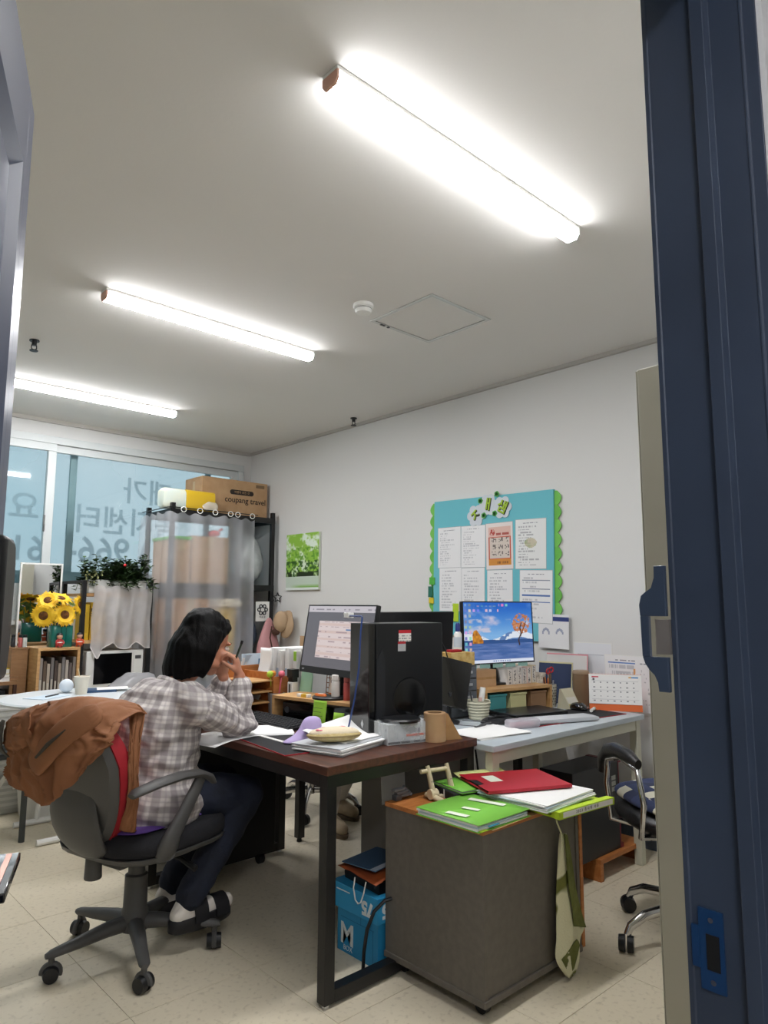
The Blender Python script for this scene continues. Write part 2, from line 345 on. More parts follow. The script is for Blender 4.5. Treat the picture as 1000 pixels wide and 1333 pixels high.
# ---------------------------------------------------------------- ceiling fittings
lm = mat('led_diffuser', '#fdfdff', .4, emit=TUBE); lms = mat('led_diffuser_side', '#fdfdff', .4, emit=TUBE*.30); lmv = mat('led_diffuser_rim', '#fdfdff', .4, emit=TUBE*.10); peach = mat('peach_cap', '#d9a892', .5)
LL = ('linear LED light nearest the door, largest in the picture', 'linear LED light in the middle of the ceiling row', 'linear LED light nearest the window')
for lb, x, y in zip(LL, (1.075, 1.148, 1.15), (1.385, 3.165, 4.875)):
    l = T('ceiling_light', lb, 'light', (x, y, ZC), 0, 'linear LED lights on the ceiling')
    O('backplate', M().box(0, -.033, -.012, 1.205, .033, 0), white, l, bev=.002, smooth=0)
    pr = [(-.031, -.012), (-.031, -.034), (-.02, -.05), (.02, -.05), (.031, -.034), (.031, -.012)]
    df = mesh(M().prism(pr, .008, 1.197, Matrix(((0, 0, 1, 0), (1, 0, 0, 0), (0, 1, 0, 0), (0, 0, 0, 1)))), 'diffuser', 0); df.materials.append(lm); df.materials.append(lms); df.materials.append(lmv)
    for p_ in df.polygons: p_.material_index = 0 if p_.normal.z < -.9 else (1 if p_.normal.z < -.2 else 2)
    O('diffuser', df, lm, l)
    pr2 = [(a*1.06, b if b > -.02 else b-.001) for a, b in pr]
    for q in (0, 1.197): O('end_cap', M().prism(pr2, q, q+.008, Matrix(((0, 0, 1, 0), (1, 0, 0, 0), (0, 1, 0, 0), (0, 0, 0, 1)))), peach if q == 0 else white, l, smooth=0)
h = T('access_hatch', 'square ceiling access hatch with aluminium rim', 'hatch', (2.51, 2.365, ZC))
hf = M()
for b in ((-.22, -.22, .22, -.20), (-.22, .20, .22, .22), (-.22, -.20, -.20, .20), (.20, -.20, .22, .20)): hf.box(b[0], b[1], -.006, b[2], b[3], 0)
O('rim', hf, mat('hatch_alu', '#c9c9c6', .35, .7), h, bev=.001, smooth=0); O('panel', M().box(-.196, -.196, -.003, .196, .196, .001), ceilm, h, smooth=0)
O('gap', M().box(-.2, -.2, -.0012, .2, .2, .0005), mat('gap_grey', '#77756f', .7), h, smooth=0)
O('catch', M().cb((-.14, .208, -.007), (.03, .012, .004)).cb((-.1, .208, -.007), (.012, .012, .006)), black, h)
sd = T('smoke_detector', 'round white smoke detector beside the hatch', 'detector', (2.142, 2.465, ZC))
O('base', M().lathe([(.001, 0), (.05, 0), (.05, -.014), (.046, -.018), (.001, -.018)], 24), white, sd); O('cover', M().lathe([(.04, -.016), (.042, -.03), (.036, -.042), (.018, -.047), (.001, -.047)], 24), white, sd)
O('ring_slot', M().lathe([(.0405, -.02), (.0425, -.024), (.0405, -.028)], 24), mat('slot_grey', '#9a9a96', .6), sd)
for lb, x, y in (('black sprinkler head near the right wall', 3.47, 4.10), ('black sprinkler head at left above the door', 1.115, 4.07)):
    s = T('sprinkler', lb, 'sprinkler', (x, y, ZC), 0, 'ceiling sprinkler heads')
    O('pipe', M().cyl((0, 0, 0), (0, 0, -.03), .013), black, s); O('flange', M().cyl((0, 0, 0), (0, 0, -.006), .026), black, s)
    O('frame', M().tube([(-.012, 0, -.028), (-.014, 0, -.045), (-.004, 0, -.058)], .003).tube([(.012, 0, -.028), (.014, 0, -.045), (.004, 0, -.058)], .003), black, s)
    O('deflector', M().cyl((0, 0, -.058), (0, 0, -.062), .022), black, s)
hl = T('hall_light', 'unseen hall ceiling light, placed to light the door jamb', 'light', (-.5, -.8, ZC))  # unseen lamp, positioned so it brightens the jamb and hall wall
O('panel', M().box(-.3, -.15, -.03, .3, .15, 0), mat('hall_diffuser', '#f4f6ff', .4, emit=17.), hl, smooth=0); O('rim', M().box(-.31, -.16, -.012, .31, .16, 0), white, hl, smooth=0)
# tall beige cabinet inside, right of the door
cb = T('steel_cabinet', 'tall beige steel cabinet just inside the door', 'cabinet', (1.5, .415, 0))
O('carcass', M().box(0, 0, .03, .88, .3415, 1.793), beigem, cb, bev=.003, smooth=0); O('plinth', M().box(.01, .01, 0, .87, .30, .03), beigem, cb, smooth=0)
for k in (0, 1):
    d = O('door', M().box(.0008+k*.44, .342, .034, .4392+k*.44, .3445, 1.79), beigem, cb, bev=.002, smooth=0); O('handle', M().box(.40+k*.05, .344, .95, .415+k*.05, .358, 1.05), chrome, d, bev=.002)
O('bolt_hole', M().cyl((-.002, .255, 1.775), (.001, .255, 1.775), .007, n=10), mat('rust_hole', '#4c3a2a', .8), cb)
# ---------------------------------------------------------------- brown desk (woman's) and its frame
AX = Matrix(((0, 0, 1, 0), (1, 0, 0, 0), (0, 1, 0, 0), (0, 0, 0, 1)))      # prism in the yz plane, extruded along x
dk = T('office_desk', 'walnut topped desk with black steel frame, woman sits at it', 'desk', (1.457, 1.835, 0))
O('tabletop', M().box(0, 0, .702, .745, 1.37, .73), walnut, dk, bev=.002, smooth=0)
def trestle(y, nm='leg'):
    O('leg', M().box(.008, y, .012, .048, y+.04, .662), blackm, dk, bev=.002, smooth=0); O('leg', M().box(.697, y, .012, .737, y+.04, .662), blackm, dk, bev=.002, smooth=0)
    O('floor_bar', M().box(.048, y, .012, .697, y+.04, .05), blackm, dk, bev=.002, smooth=0)
    for x in (.028, .717): O('levelling_foot', M().cyl((x, y+.02, 0), (x, y+.02, .013), .014, .012, 12), chrome, dk)
trestle(.01); trestle(1.27)
O('apron', M().box(.008, .01, .66, .737, .05, .702).box(.008, 1.27, .66, .737, 1.31, .702).box(.008, .05, .66, .048, 1.27, .702).box(.697, .05, .66, .737, 1.27, .702), blackm, dk, bev=.002, smooth=0)
# desk of the second worker, and her monitor seen from behind
d3 = T('office_desk', 'walnut topped desk behind the black monitor back', 'desk', (2.31, 2.46, 0))
O('tabletop', M().box(0, 0, .702, 1.14, .80, .73), walnut, d3, bev=.002, smooth=0)
for x in (.01, 1.09):
    for y in (.07, .70):
        O('leg', M().box(x, y, .02, x+.04, y+.04, .66), blackm, d3, bev=.002, smooth=0); O('levelling_foot', M().cyl((x+.02, y+.02, 0), (x+.02, y+.02, .02), .014, .012, 12), blackm, d3)
for y in (.07, .70): O('apron', M().box(.01, y, .66, 1.13, y+.04, .702), blackm, d3, smooth=0)
# white desk by the wall
d2 = T('office_desk', 'pale grey topped desk with ivory legs by the right wall', 'desk', (2.205, 1.757, 0))
O('tabletop', M().box(0, 0, .685, 1.20, .65, .71), deskgrey, d2, bev=.003, smooth=0)
for y in (.02, .605): O('apron', M().box(.02, y, .635, 1.18, y+.025, .684), ivory, d2, bev=.002, smooth=0)
for x in (.015, 1.145):
    for y in (.015, .60): O('leg', M().box(x, y, 0, x+.04, y+.04, .684), ivory, d2, bev=.003, smooth=0)
# black drawer pedestal under the brown desk
pe = T('drawer_pedestal', 'black drawer pedestal on castors under the walnut desk', 'pedestal', (1.60, 3.0, 0))
O('carcass', M().box(0, 0, .06, .46, .50, .60), blackm, pe, bev=.003, smooth=0)
for k in range(3):
    d = O('drawer', M().box(-.014, .008, .07+k*.176, 0, .492, .24+k*.176), blackm, pe, bev=.002, smooth=0); O('handle', M().box(-.024, .17, .19+k*.176, -.014, .33, .205+k*.176), dgrey, d)
for x in (.05, .41):
    for y in (.05, .45): O('castor', M().cyl((x-.012, y, .026), (x+.012, y, .026), .026).box(x-.015, y-.015, .04, x+.015, y+.015, .062), black, pe)
gp0 = T('steel_pedestal', 'grey steel pedestal under the pale desk behind the blue carton', 'pedestal', (2.085, 2.14, 0))
greym = mat('grey_steel', '#77736c', .5)
O('carcass', M().box(0, 0, .02, .36, .25, .60), greym, gp0, bev=.003, smooth=0); O('plinth', M().box(.01, .01, 0, .35, .24, .0195), black, gp0, smooth=0)
for k in range(3): O('drawer', M().box(.008, -.012, .03+k*.19, .352, -.0005, .21+k*.19), greym, gp0, bev=.002, smooth=0)
# ---------------------------------------------------------------- grey cabinet on castors
gc = T('mobile_cabinet', 'grey brown cabinet on castors piled with coloured folders', 'cabinet', (1.775, 1.462, 0))
gm_ = mat('cabinet_laminate', '#5d5850', .55, col2='#655f57', scale=40, bump=.03, bscale=200)
O('side_panel', M().box(0, 0, .05, .018, .44, .541), gm_, gc, bev=.001, smooth=0); O('side_panel', M().box(.517, 0, .05, .535, .44, .541), gm_, gc, bev=.001, smooth=0)
O('back_panel', M().box(.018, .004, .05, .517, .020, .541), gm_, gc, bev=.001, smooth=0); O('front_frame', M().box(.018, .425, .05, .517, .44, .541), gm_, gc, bev=.001, smooth=0)
O('plinth', M().box(-.004, -.004, .045, .536, .444, .066), gm_, gc, bev=.003, smooth=0)
O('top_panel', M().box(-.002, -.002, .541, .537, .442, .556), orangew, gc, bev=.001, smooth=0)
O('door', M().box(.5375, -.002, .055, .556, .44, .538), orangew, gc, bev=.002, smooth=0, label='orange wood edged door panel')
for x in (.05, .485):
    for y in (.05, .39): O('castor', M().cyl((x-.012, y, .023), (x+.012, y, .023), .023).box(x-.014, y-.014, .03, x+.014, y+.014, .047), black, gc)
def patch(rows, nu=30, nv=30, amp=.012, fr=9., seed=0, cre=.0):
    nu, nv = int(nu*1.7), int(nv*1.7)
    """smooth sheet through a grid of points, with small folds"""
    A = np.array(rows, float)
    def cr(P, t):
        n = len(P)-1; x = min(t*n, n-1e-6); i = int(x); f = x-i; p0, p1, p2, p3 = P[max(i-1, 0)], P[i], P[i+1], P[min(i+2, n)]
        return .5*(2*p1+(p2-p0)*f+(2*p0-5*p1+4*p2-p3)*f*f+(3*p1-p0-3*p2+p3)*f**3)
    def fn(u, v):
        p = cr(np.array([cr(r_, u) for r_ in A]), v); e = min(1, 6*v+.15)
        n = noise.noise(Vector((u*fr+seed, v*fr*.5, seed)))+.5*noise.noise(Vector((u*fr*2.3, v*fr*1.2+seed, seed)))
        rd = max(1-abs(noise.noise(Vector((u*fr*.8-v*3, v*fr*.35+u*2, seed+4))))*2.6, .8-abs(noise.noise(Vector((u*fr*.9+v*5, v*fr*.5-u*4, seed+14))))*3)
        return (p[0]+.3*amp*n, p[1]-(amp*n+cre*max(0, rd)**3)*e, p[2]+.3*amp*n)
    return M().grid(fn, nu, nv)
# towel hanging on a cord loop
tw = T('hand_towel', 'olive and cream patterned towel hanging on the grey cabinet', 'towel', (2.2, 1.462, 0))
TR = [[(-0.038, -0.021, 0.473), (-0.047, -0.033, 0.478), (-0.024, -0.027, 0.471), (-0.004, -0.023, 0.466)], [(-0.05, -0.021, 0.413), (-0.041, -0.033, 0.414), (-0.013, -0.027, 0.406), (0.012, -0.023, 0.4)], [(-0.064, -0.021, 0.318), (-0.032, -0.033, 0.313), (0.0, -0.027, 0.304), (0.035, -0.023, 0.294)], [(-0.07, -0.021, 0.247), (-0.018, -0.033, 0.236), (0.01, -0.027, 0.227), (0.064, -0.023, 0.211)], [(-0.073, -0.021, 0.187), (-0.007, -0.033, 0.172), (0.025, -0.027, 0.161), (0.094, -0.023, 0.14)], [(-0.075, -0.021, 0.147), (-0.014, -0.033, 0.133), (0.023, -0.027, 0.12), (0.062, -0.023, 0.107)], [(-0.079, -0.021, 0.082), (-0.045, -0.033, 0.075), (0.005, -0.027, 0.057), (0.053, -0.023, 0.041)], [(-0.022, -0.021, 0.012), (-0.017, -0.033, 0.012), (0.006, -0.027, 0.012), (0.026, -0.023, 0.012)]]
towm = mat('towel_cloth', '#dcd9b8', .9, col2='#6e7034', scale=7, detail=1.5, lo=.56, hi=.585, bump=.25, bscale=160); olive = mat('towel_olive', '#5c6128', .9, col2='#70753a', scale=22, bump=.25, bscale=160)
O('cloth', patch(TR, 16, 26, .006, 4, 3), towm, tw, solid=.003, smooth=180)
def shift(r, i0, i1, dx0, dx1, dy): return [(r[i0][0]+dx0, r[i0][1]+dy, r[i0][2]), (r[i1][0]+dx1, r[i1][1]+dy, r[i1][2])]
O('fold', patch([shift(r, 1, 3, .004, -.007, -.010) for r in TR[:5]], 8, 20, .003, 4, 6), olive, tw, solid=.002, smooth=180, label='olive inner fold of the towel')
O('fold', patch([[(TR[6][0][0]+.014, -.032, TR[6][0][2]+.0), (TR[5][2][0]+.004, -.034, TR[5][2][2])], [(TR[6][0][0]+.034, -.032, .055), (TR[6][3][0]-.010, -.032, .09)], [(TR[7][1][0]-.004, -.03, .022), (TR[7][2][0]+.004, -.03, .03)]], 8, 14, .003, 4, 9), olive, tw, solid=.002, smooth=180, label='olive lower fold of the towel')
O('loop', M().tube([TR[0][1], (TR[0][1][0]-.002, -.018, .51), (TR[0][1][0]-.004, -.014, .535), (TR[0][1][0]-.004, -.008, .545)], .003, 6), towm, tw)
O('hook', M().box(TR[0][1][0]-.014, -.014, .528, TR[0][1][0]+.006, .0, .545), white, tw, bev=.001)
# ---------------------------------------------------------------- task chair of the woman
tcx, tcy, trz = 1.185, 2.605, -75
ch = T('task_chair', 'grey task chair with red trim, brown coat over its back', 'chair', (tcx, tcy, 0), trz)
plast = mat('chair_plastic', '#4b4a49', .5, bump=.05, bscale=260); seatf = mat('seat_fabric', '#17171c', .9, bump=.2, bscale=260)
def castor(p, ang, par):
    c = math.cos(ang), math.sin(ang); q = Vector(p); s = Vector((-c[1], c[0], 0)); m = M()
    for sgn in (-1, 1): m.cyl(q+s*(.006*sgn)+Vector((0, 0, .027)), q+s*(.026*sgn)+Vector((0, 0, .027)), .027, .024, 18)
    cs = O('castor', m, black, par)
    O('fork', M().cyl(q+Vector((0, 0, .03)), q+Vector((c[0]*.0, c[1]*.0, .075)), .010, n=10).torus(q+Vector((0, 0, .027)), .029, .009, s, 12, 6, 0, 200), plast, cs)
base0 = 58+34    # world angles 34+72k -> local
for k in range(5):
    a = R(37+72*k-trz); e = Vector((math.cos(a), math.sin(a), 0)); sd_ = Vector((-e.y, e.x, 0)); rings = []
    for tt, wz, hz, z in ((.03, .030, .034, .108), (.10, .027, .030, .106), (.20, .022, .024, .094), (.287, .019, .016, .085), (.305, .010, .010, .083)):
        rings.append([e*tt+sd_*(wz*math.cos(q))+Vector((0, 0, z+hz*math.sin(q)*(.9 if math.sin(q) > 0 else .75))) for q in [2*math.pi*j/12 for j in range(12)]])
    lg = O('base_leg', M().loft(rings), plast, ch, smooth=60)
    castor(e*.285, a+.8+k, lg)
O('hub', M().lathe([(.001, .085), (.05, .085), (.052, .10), (.046, .15), (.042, .16), (.040, .27), (.030, .275), (.028, .36), (.001, .36)], 20), plast, ch)
O('seat_shell', M().loft([[(x*.25*k, y*.25*k+.03, z) for x, y in [(math.copysign(abs(math.cos(q))**.6, math.cos(q)), math.copysign(abs(math.sin(q))**.6, math.sin(q))) for q in [2*math.pi*j/28 for j in range(28)]]] for k, z in ((.45, .352), (.85, .368), (1.0, .385), (1.02, .40))]), plast, ch, smooth=60)
O('seat', M().loft([[(x*.25*k, y*.25*k+.03, z) for x, y in [(math.copysign(abs(math.cos(q))**.6, math.cos(q)), math.copysign(abs(math.sin(q))**.6, math.sin(q))) for q in [2*math.pi*j/28 for j in range(28)]]] for k, z in ((.97, .398), (1.01, .41), (1.01, .445), (.96, .466), (.6, .470))]), seatf, ch, smooth=80)
O('tilt_box', M().box(-.07, -.13, .33, .07, .08, .356).cyl((-.02, -.17, .30), (-.02, -.17, .375), .030, .027, 16), plast, ch, bev=.006)
O('tilt_lever', M().tube([(.05, .04, .345), (.16, .06, .335), (.23, .07, .31)], [.008, .008, .012]), black, ch)
# backrest
def backout(k=1., n=40):
    out = []
    for j in range(n):
        q = 2*math.pi*j/n; c, s = math.cos(q), math.sin(q); x = math.copysign(abs(c)**.75, c)*.222*k; z = .665+math.copysign(abs(s)**.8, s)*.235*k
        x *= 1-.36*max(0, (.72-z)/.29)**1.1; out.append((x, z))
    return out
def bk(x, z, o): return (x, -.225-.33*(z-.5)+.42*x*x+o, z)
def bshell(k0, o0, k1, o1):
    return M().loft([[bk(x*kk, .665+(z-.665)*kk, oo) for x, z in backout()] for kk, oo in ((k0*.5, o0), (k0, o0), (k1, o1), (k1*.5, o1))])
O('back_shell', bshell(.98, -.030, 1.03, -.002), plast, ch, smooth=50)
O('back_cushion', bshell(1.05, -.001, 1.0, .06), red, ch, smooth=50, label='red fabric backrest cushion')
def neck(zz):
    return zz
nr = []
for tt, (y, z, hw, th) in enumerate(((-.280, .70, .10, .010), (-.285, .59, .13, .020), (-.265, .49, .14, .034), (-.225, .425, .115, .034), (-.165, .385, .085, .026), (-.09, .365, .06, .016))):
    d = Vector((0, [.05, .05, .05, .07, .07, .07][tt], [-.1, -.1, -.08, -.05, -.02, 0][tt])).normalized(); nrm = Vector((0, d.z, -d.y))
    nr.append([Vector((hw*math.cos(q), y, z))+nrm*(th*math.sin(q)) for q in [2*math.pi*j/16 for j in range(16)]])
O('back_bracket', M().loft(nr), plast, ch, smooth=85, sub=1)
# armrests
for s in (1, -1):
    am = M(); X = .268*s
    am.tube([(X, -.255, .632), (X, -.235, .640), (X, -.15, .652), (X, -.05, .658), (X, .03, .652), (X, .08, .632), (X, .105, .606)], [.014, .021, .023, .023, .023, .020, .012], 12, flat=(1.35, .62))
    O('armrest', am, plast, ch, smooth=60)
    sm = M(); sm.tube([(X, .045, .640), (X, .02, .60), (X, -.03, .53), (X*.98, -.07, .47), (X*.95, -.085, .43), (X*.88, -.085, .392)], [.022, .024, .027, .032, .040, .034], 12, flat=(.6, 1.0))
    sm.tube([(X*.93, -.085, .40), (X*.7, -.06, .372), (X*.3, -.04, .362)], [.030, .024, .016], 10, flat=(1, .6))
    O('arm_bracket', sm, plast, ch, smooth=60)
cu = tag(O('seat_pad', M().loft([[(x*.20*k-.01, y*.19*k+.0, z) for x, y in [(math.copysign(abs(math.cos(q))**.5, math.cos(q)), math.copysign(abs(math.sin(q))**.5, math.sin(q))) for q in [2*math.pi*j/28 for j in range(28)]]] for k, z in ((1.0, .4705), (1.03, .475), (1.0, .482))]), mat('purple_cloth', '#6a4ba0', .85), loc=(tcx, tcy, 0), rot=(0, 0, trz), smooth=60), 'thin purple pad on the grey task chair seat', 'cushion')
# coat thrown over the backrest (chair coordinates, own thing)
ct = T('coat', 'brown coat draped over the back of the grey task chair', 'coat', (tcx, tcy, 0), trz)
coatm = mat('coat_cloth', '#875737', .8, col2='#94623f', scale=5, bump=.3, bscale=17)
ck_ = dict(solid=.004, smooth=180)
O('body', patch([[(-.10, -.27, .87), (.0, -.25, .905), (.11, -.23, .925), (.18, -.20, .915), (.225, -.17, .88)],
    [(-.125, -.40, .868), (.0, -.41, .915), (.12, -.39, .945), (.20, -.33, .93), (.245, -.24, .89)],
    [(-.105, -.46, .82), (-.02, -.49, .85), (.10, -.48, .875), (.21, -.42, .87), (.275, -.32, .85)],
    [(-.095, -.45, .765), (.0, -.48, .77), (.12, -.47, .78), (.225, -.42, .80), (.285, -.34, .82)],
    [(-.13, -.43, .675), (.0, -.45, .65), (.106, -.44, .625), (.205, -.42, .70), (.262, -.37, .795)]], 40, 40, .018, 8, 2, .022), coatm, ct, **ck_)
O('front', patch([[(.17, -.20, .91), (.20, -.19, .91), (.226, -.18, .885)], [(.222, -.235, .77), (.228, -.22, .76), (.232, -.20, .74)], [(.200, -.21, .60), (.208, -.20, .59), (.216, -.185, .58)], [(.14, -.20, .51), (.165, -.185, .50), (.19, -.17, .495)], [(.10, -.18, .484), (.13, -.16, .482), (.17, -.15, .488)]], 14, 34, .009, 5, 5, .006), coatm, ct, **ck_)
O('collar_flap', patch([[(-.122, -.43, .872), (-.05, -.45, .90), (.06, -.46, .93)], [(-.105, -.46, .86), (-.03, -.49, .88), (.08, -.50, .90)], [(-.06, -.49, .80), (.0, -.51, .82), (.09, -.50, .85)], [(-.01, -.49, .775), (.03, -.50, .79), (.10, -.49, .82)]], 20, 20, .008, 5, 11, .008), coatm, ct, **ck_)
O('lining', patch([[(-.125, -.47, .868), (-.095, -.48, .870)], [(-.135, -.49, .835), (-.06, -.505, .832)], [(-.11, -.50, .795), (-.03, -.52, .795)], [(-.03, -.50, .765), (-.012, -.505, .768)]], 8, 16, .003, 5, 3), mat('coat_lining', '#453f36', .8), ct, label='dark coat lining', **ck_)
def roll(rings, n=14, flaty=.45, seed=0):
    m = M(); pts = [Vector(p) for p, _ in rings]; rg = []; X = Vector((0, -1, 0))
    for i, p in enumerate(pts):
        d = (pts[min(i+1, len(pts)-1)]-pts[max(i-1, 0)]).normalized(); Y = (X-d*X.dot(d)).normalized(); Z = d.cross(Y); w = rings[i][1]
        rg.append([p+Z*(math.cos(2*math.pi*k/n)*w*(1+.12*noise.noise(Vector((i*.7, k*.9, seed)))))+Y*(math.sin(2*math.pi*k/n)*w*flaty*(1+.5*noise.noise(Vector((i*.9+5, k*.8, seed))))) for k in range(n)])
    return m.loft(rg)
O('sleeve', roll([((.30, -.40, .925), .040), ((.25, -.455, .89), .043), ((.20, -.48, .845), .045), ((.15, -.485, .80), .044), ((.105, -.485, .765), .045), ((.085, -.483, .75), .043)], seed=2), coatm, ct, sub=1, smooth=180)
O('sleeve_slit', M().tube([(.235, -.482, .872), (.19, -.508, .828), (.14, -.512, .785)], [.002, .0065, .004], 8), MATS['coat_lining'], ct)
# ---------------------------------------------------------------- chair with the checked cushion, right
c2 = T('swivel_chair', 'black chair with chrome base and arms at the pale desk', 'chair', (2.785, 1.262, 0), -37)
for k in range(5):
    a = R(153+72*k+37); e = Vector((math.cos(a), math.sin(a), 0)); 
    lg = O('base_leg', M().tube([e*.03+Vector((0, 0, .125)), e*.12+Vector((0, 0, .13)), e*.23+Vector((0, 0, .115)), e*.29+Vector((0, 0, .085)), e*.305+Vector((0, 0, .058))], [.020, .019, .017, .015, .013], 12, flat=(.8, 1.1)), chrome, c2, smooth=60)
    s = Vector((-math.sin(a+.9), math.cos(a+.9), 0)); m = M()
    for g in (-1, 1): m.cyl(e*.31+s*.004*g+Vector((0, 0, .03)), e*.31+s*.026*g+Vector((0, 0, .03)), .03, .027, 18)
    O('castor', m, black, lg)
O('gas_column', M().cyl((0, 0, .10), (0, 0, .26), .028).cyl((0, 0, .26), (0, 0, .40), .018), chrome, c2)
O('tilt_box', M().box(-.1, -.12, .375, .1, .1, .41), black, c2, bev=.008)
sq = lambda j, p, n=28: (math.copysign(abs(math.cos(2*math.pi*j/n))**p, math.cos(2*math.pi*j/n)), math.copysign(abs(math.sin(2*math.pi*j/n))**p, math.sin(2*math.pi*j/n)))
O('seat', M().loft([[(sq(j, .6)[0]*.25*k, sq(j, .6)[1]*.25*k+.02, z+.02*sq(j, .6)[1]*0) for j in range(28)] for k, z in ((.8, .408), (.97, .42), (1, .445), (.97, .475), (.7, .49))]), mat('black_leather', '#131316', .35, bump=.1, bscale=120), c2, smooth=80)
O('backrest', M().loft([[(sq(j, .7)[0]*.23*k, -.25+yo-.12*(.72+sq(j, .7)[1]*.25*k-.5), .75+sq(j, .7)[1]*.25*k) for j in range(28)] for k, yo in ((.8, -.03), (1, -.015), (1, .03), (.75, .05))]), MATS['black_leather'], c2, smooth=80)
O('back_bar', M().tube([(0, -.05, .39), (0, -.22, .385), (0, -.29, .45), (0, -.31, .62)], .016, 8, flat=(2, .7)), chrome, c2)
for s in (-1, 1):
    X = .285*s
    O('arm_frame', M().tube([(X*.6, .06, .40), (X*.98, .10, .42), (X, .12, .55), (X, .10, .645), (X, -.02, .675), (X, -.16, .66), (X, -.20, .55), (X*.95, -.14, .42), (X*.6, -.08, .40)], .011, 8), chrome, c2, smooth=60)
    O('arm_pad', M().tube([(X, .165, .585), (X, .150, .635), (X, .10, .675), (X, .02, .695), (X, -.10, .695), (X, -.17, .68)], [.018, .027, .029, .028, .027, .018], 12, flat=(1.0, .72)), MATS['black_leather'], c2, smooth=60)
cm = bpy.data.materials.new('check_cloth'); cm.use_nodes = True; n = cm.node_tree; b = n.nodes['Principled BSDF']; b.inputs['Roughness'].default_value = .9
tcn = n.nodes.new('ShaderNodeTexCoord'); ck = n.nodes.new('ShaderNodeTexChecker'); ck.inputs['Scale'].default_value = 15; ck.inputs['Color1'].default_value = (*lin('#1f2744'), 1); ck.inputs['Color2'].default_value = (*lin('#c9c6b4'), 1)
ck2 = n.nodes.new('ShaderNodeTexChecker'); ck2.inputs['Scale'].default_value = 7.5; ck2.inputs['Color1'].default_value = (0, 0, 0, 1); ck2.inputs['Color2'].default_value = (1, 1, 1, 1); mxn = n.nodes.new('ShaderNodeMix'); mxn.data_type = 'RGBA'
n.links.new(tcn.outputs['Object'], ck.inputs['Vector']); n.links.new(tcn.outputs['Object'], ck2.inputs['Vector']); n.links.new(ck2.outputs['Fac'], mxn.inputs[0]); mxn.inputs[6].default_value = (*lin('#2b3556'), 1); n.links.new(ck.outputs['Color'], mxn.inputs[7]); n.links.new(mxn.outputs[2], b.inputs['Base Color'])
tag(O('seat_cushion', M().loft([[(sq(j, .55)[0]*.245*k, sq(j, .55)[1]*.235*k+.03, z+.012*noise.noise(Vector((j*.6, k*3, 0)))) for j in range(28)] for k, z in ((.9, .488), (1, .497), (1.0, .515), (.9, .535), (.5, .548))]), cm, loc=(2.785, 1.262, 0), rot=(0, 0, -37), smooth=80, sub=1), 'navy and cream checked cushion on the chrome based chair', 'cushion')
# ---------------------------------------------------------------- computer on a wooden stand under the pale desk
ws = T('wooden_stand', 'low orange wood stand under a computer tower', 'stand', (3.02, 1.80, 0))
O('shelf', M().box(0, 0, .075, .42, .20, .097), orangew, ws, bev=.002, smooth=0)
for x in (0, .395): O('leg', M().box(x, 0, 0, x+.025, .20, .0745), orangew, ws, bev=.001, smooth=0)
pc = T('computer_tower', 'black computer tower with red edges on the wooden stand', 'computer', (2.84, 1.82, .098))
O('case', M().box(0, 0, 0, .40, .175, .40), black, pc, bev=.003, smooth=0)
O('front_bezel', M().prism([(.40, .01), (.418, .03), (.43, .09), (.418, .15), (.40, .165)], .02, .39), dgrey if 0 else blackg, pc, smooth=0)
O('red_trim', M().box(.399, -.001, .0, .406, .008, .40).box(.399, .167, 0, .406, .176, .40).box(.399, 0, .392, .43, .175, .402).box(.399, 0, -.0, .43, .175, .02), mat('red_trim', '#6e1420', .4), pc, smooth=0)
O('port_panel', M().box(.30, -.0012, .25, .345, .0002, .33), dgrey, pc, smooth=0)
for k in range(3): O('sticker', M().box(.335, -.0016, .268+k*.026, .372, .0002, .288+k*.026), mat('grey_label', '#9fa19c', .6), pc, smooth=0)
# ---------------------------------------------------------------- people
def blob(m, voxel, smooth_it=4, fac=.5):
    me = bpy.data.meshes.new('t'); me.from_pydata([tuple(p) for p in m.v], [], m.f)
    b = bmesh.new(); b.from_mesh(me); bmesh.ops.recalc_face_normals(b, faces=b.faces); b.to_mesh(me); b.free()
    o = bpy.data.objects.new('t', me); COL.objects.link(o)
    q = o.modifiers.new('r', 'REMESH'); q.mode = 'VOXEL'; q.voxel_size = voxel
    if smooth_it: s = o.modifiers.new('s', 'SMOOTH'); s.iterations = smooth_it; s.factor = fac
    bpy.context.view_layer.update(); out = bpy.data.meshes.new_from_object(o.evaluated_get(bpy.context.evaluated_depsgraph_get()))
    bpy.data.objects.remove(o); bpy.data.meshes.remove(me); out.shade_smooth(); out.materials.clear(); return out
def limb(m, pts, n=14):
    """tapered limb through (point, radius): swept tube plus a ball at each joint"""
    P = [Vector(p) for p, _ in pts]; r = [q for _, q in pts]
    for i in range(len(P)-1): m.cyl(P[i], P[i+1], r[i], r[i+1], n)
    for p, q in zip(P, r): m.ell(p, q, n, 8)
    return m
def basis(f, u):
    f = Vector(f).normalized(); u = Vector(u); u = (u-f*u.dot(f)).normalized(); return f, f.cross(u), u       # forward, right, up
def displace(me, amp, freq, seed=0, stretch=(1, 1, 1), keep=None):
    n = len(me.vertices); co = np.empty(n*3, np.float32); me.vertices.foreach_get('co', co); nr = np.empty(n*3, np.float32); me.vertex_normals.foreach_get('vector', nr)
    co = co.reshape(-1, 3); nr = nr.reshape(-1, 3)
    d = np.array([noise.noise(Vector((p[0]*freq*stretch[0]+seed, p[1]*freq*stretch[1], p[2]*freq*stretch[2]))) for p in co.tolist()])
    if keep is not None: d = d*keep(co)
    me.vertices.foreach_set('co', (co+nr*(d*amp)[:, None]).astype(np.float32).ravel()); me.update()
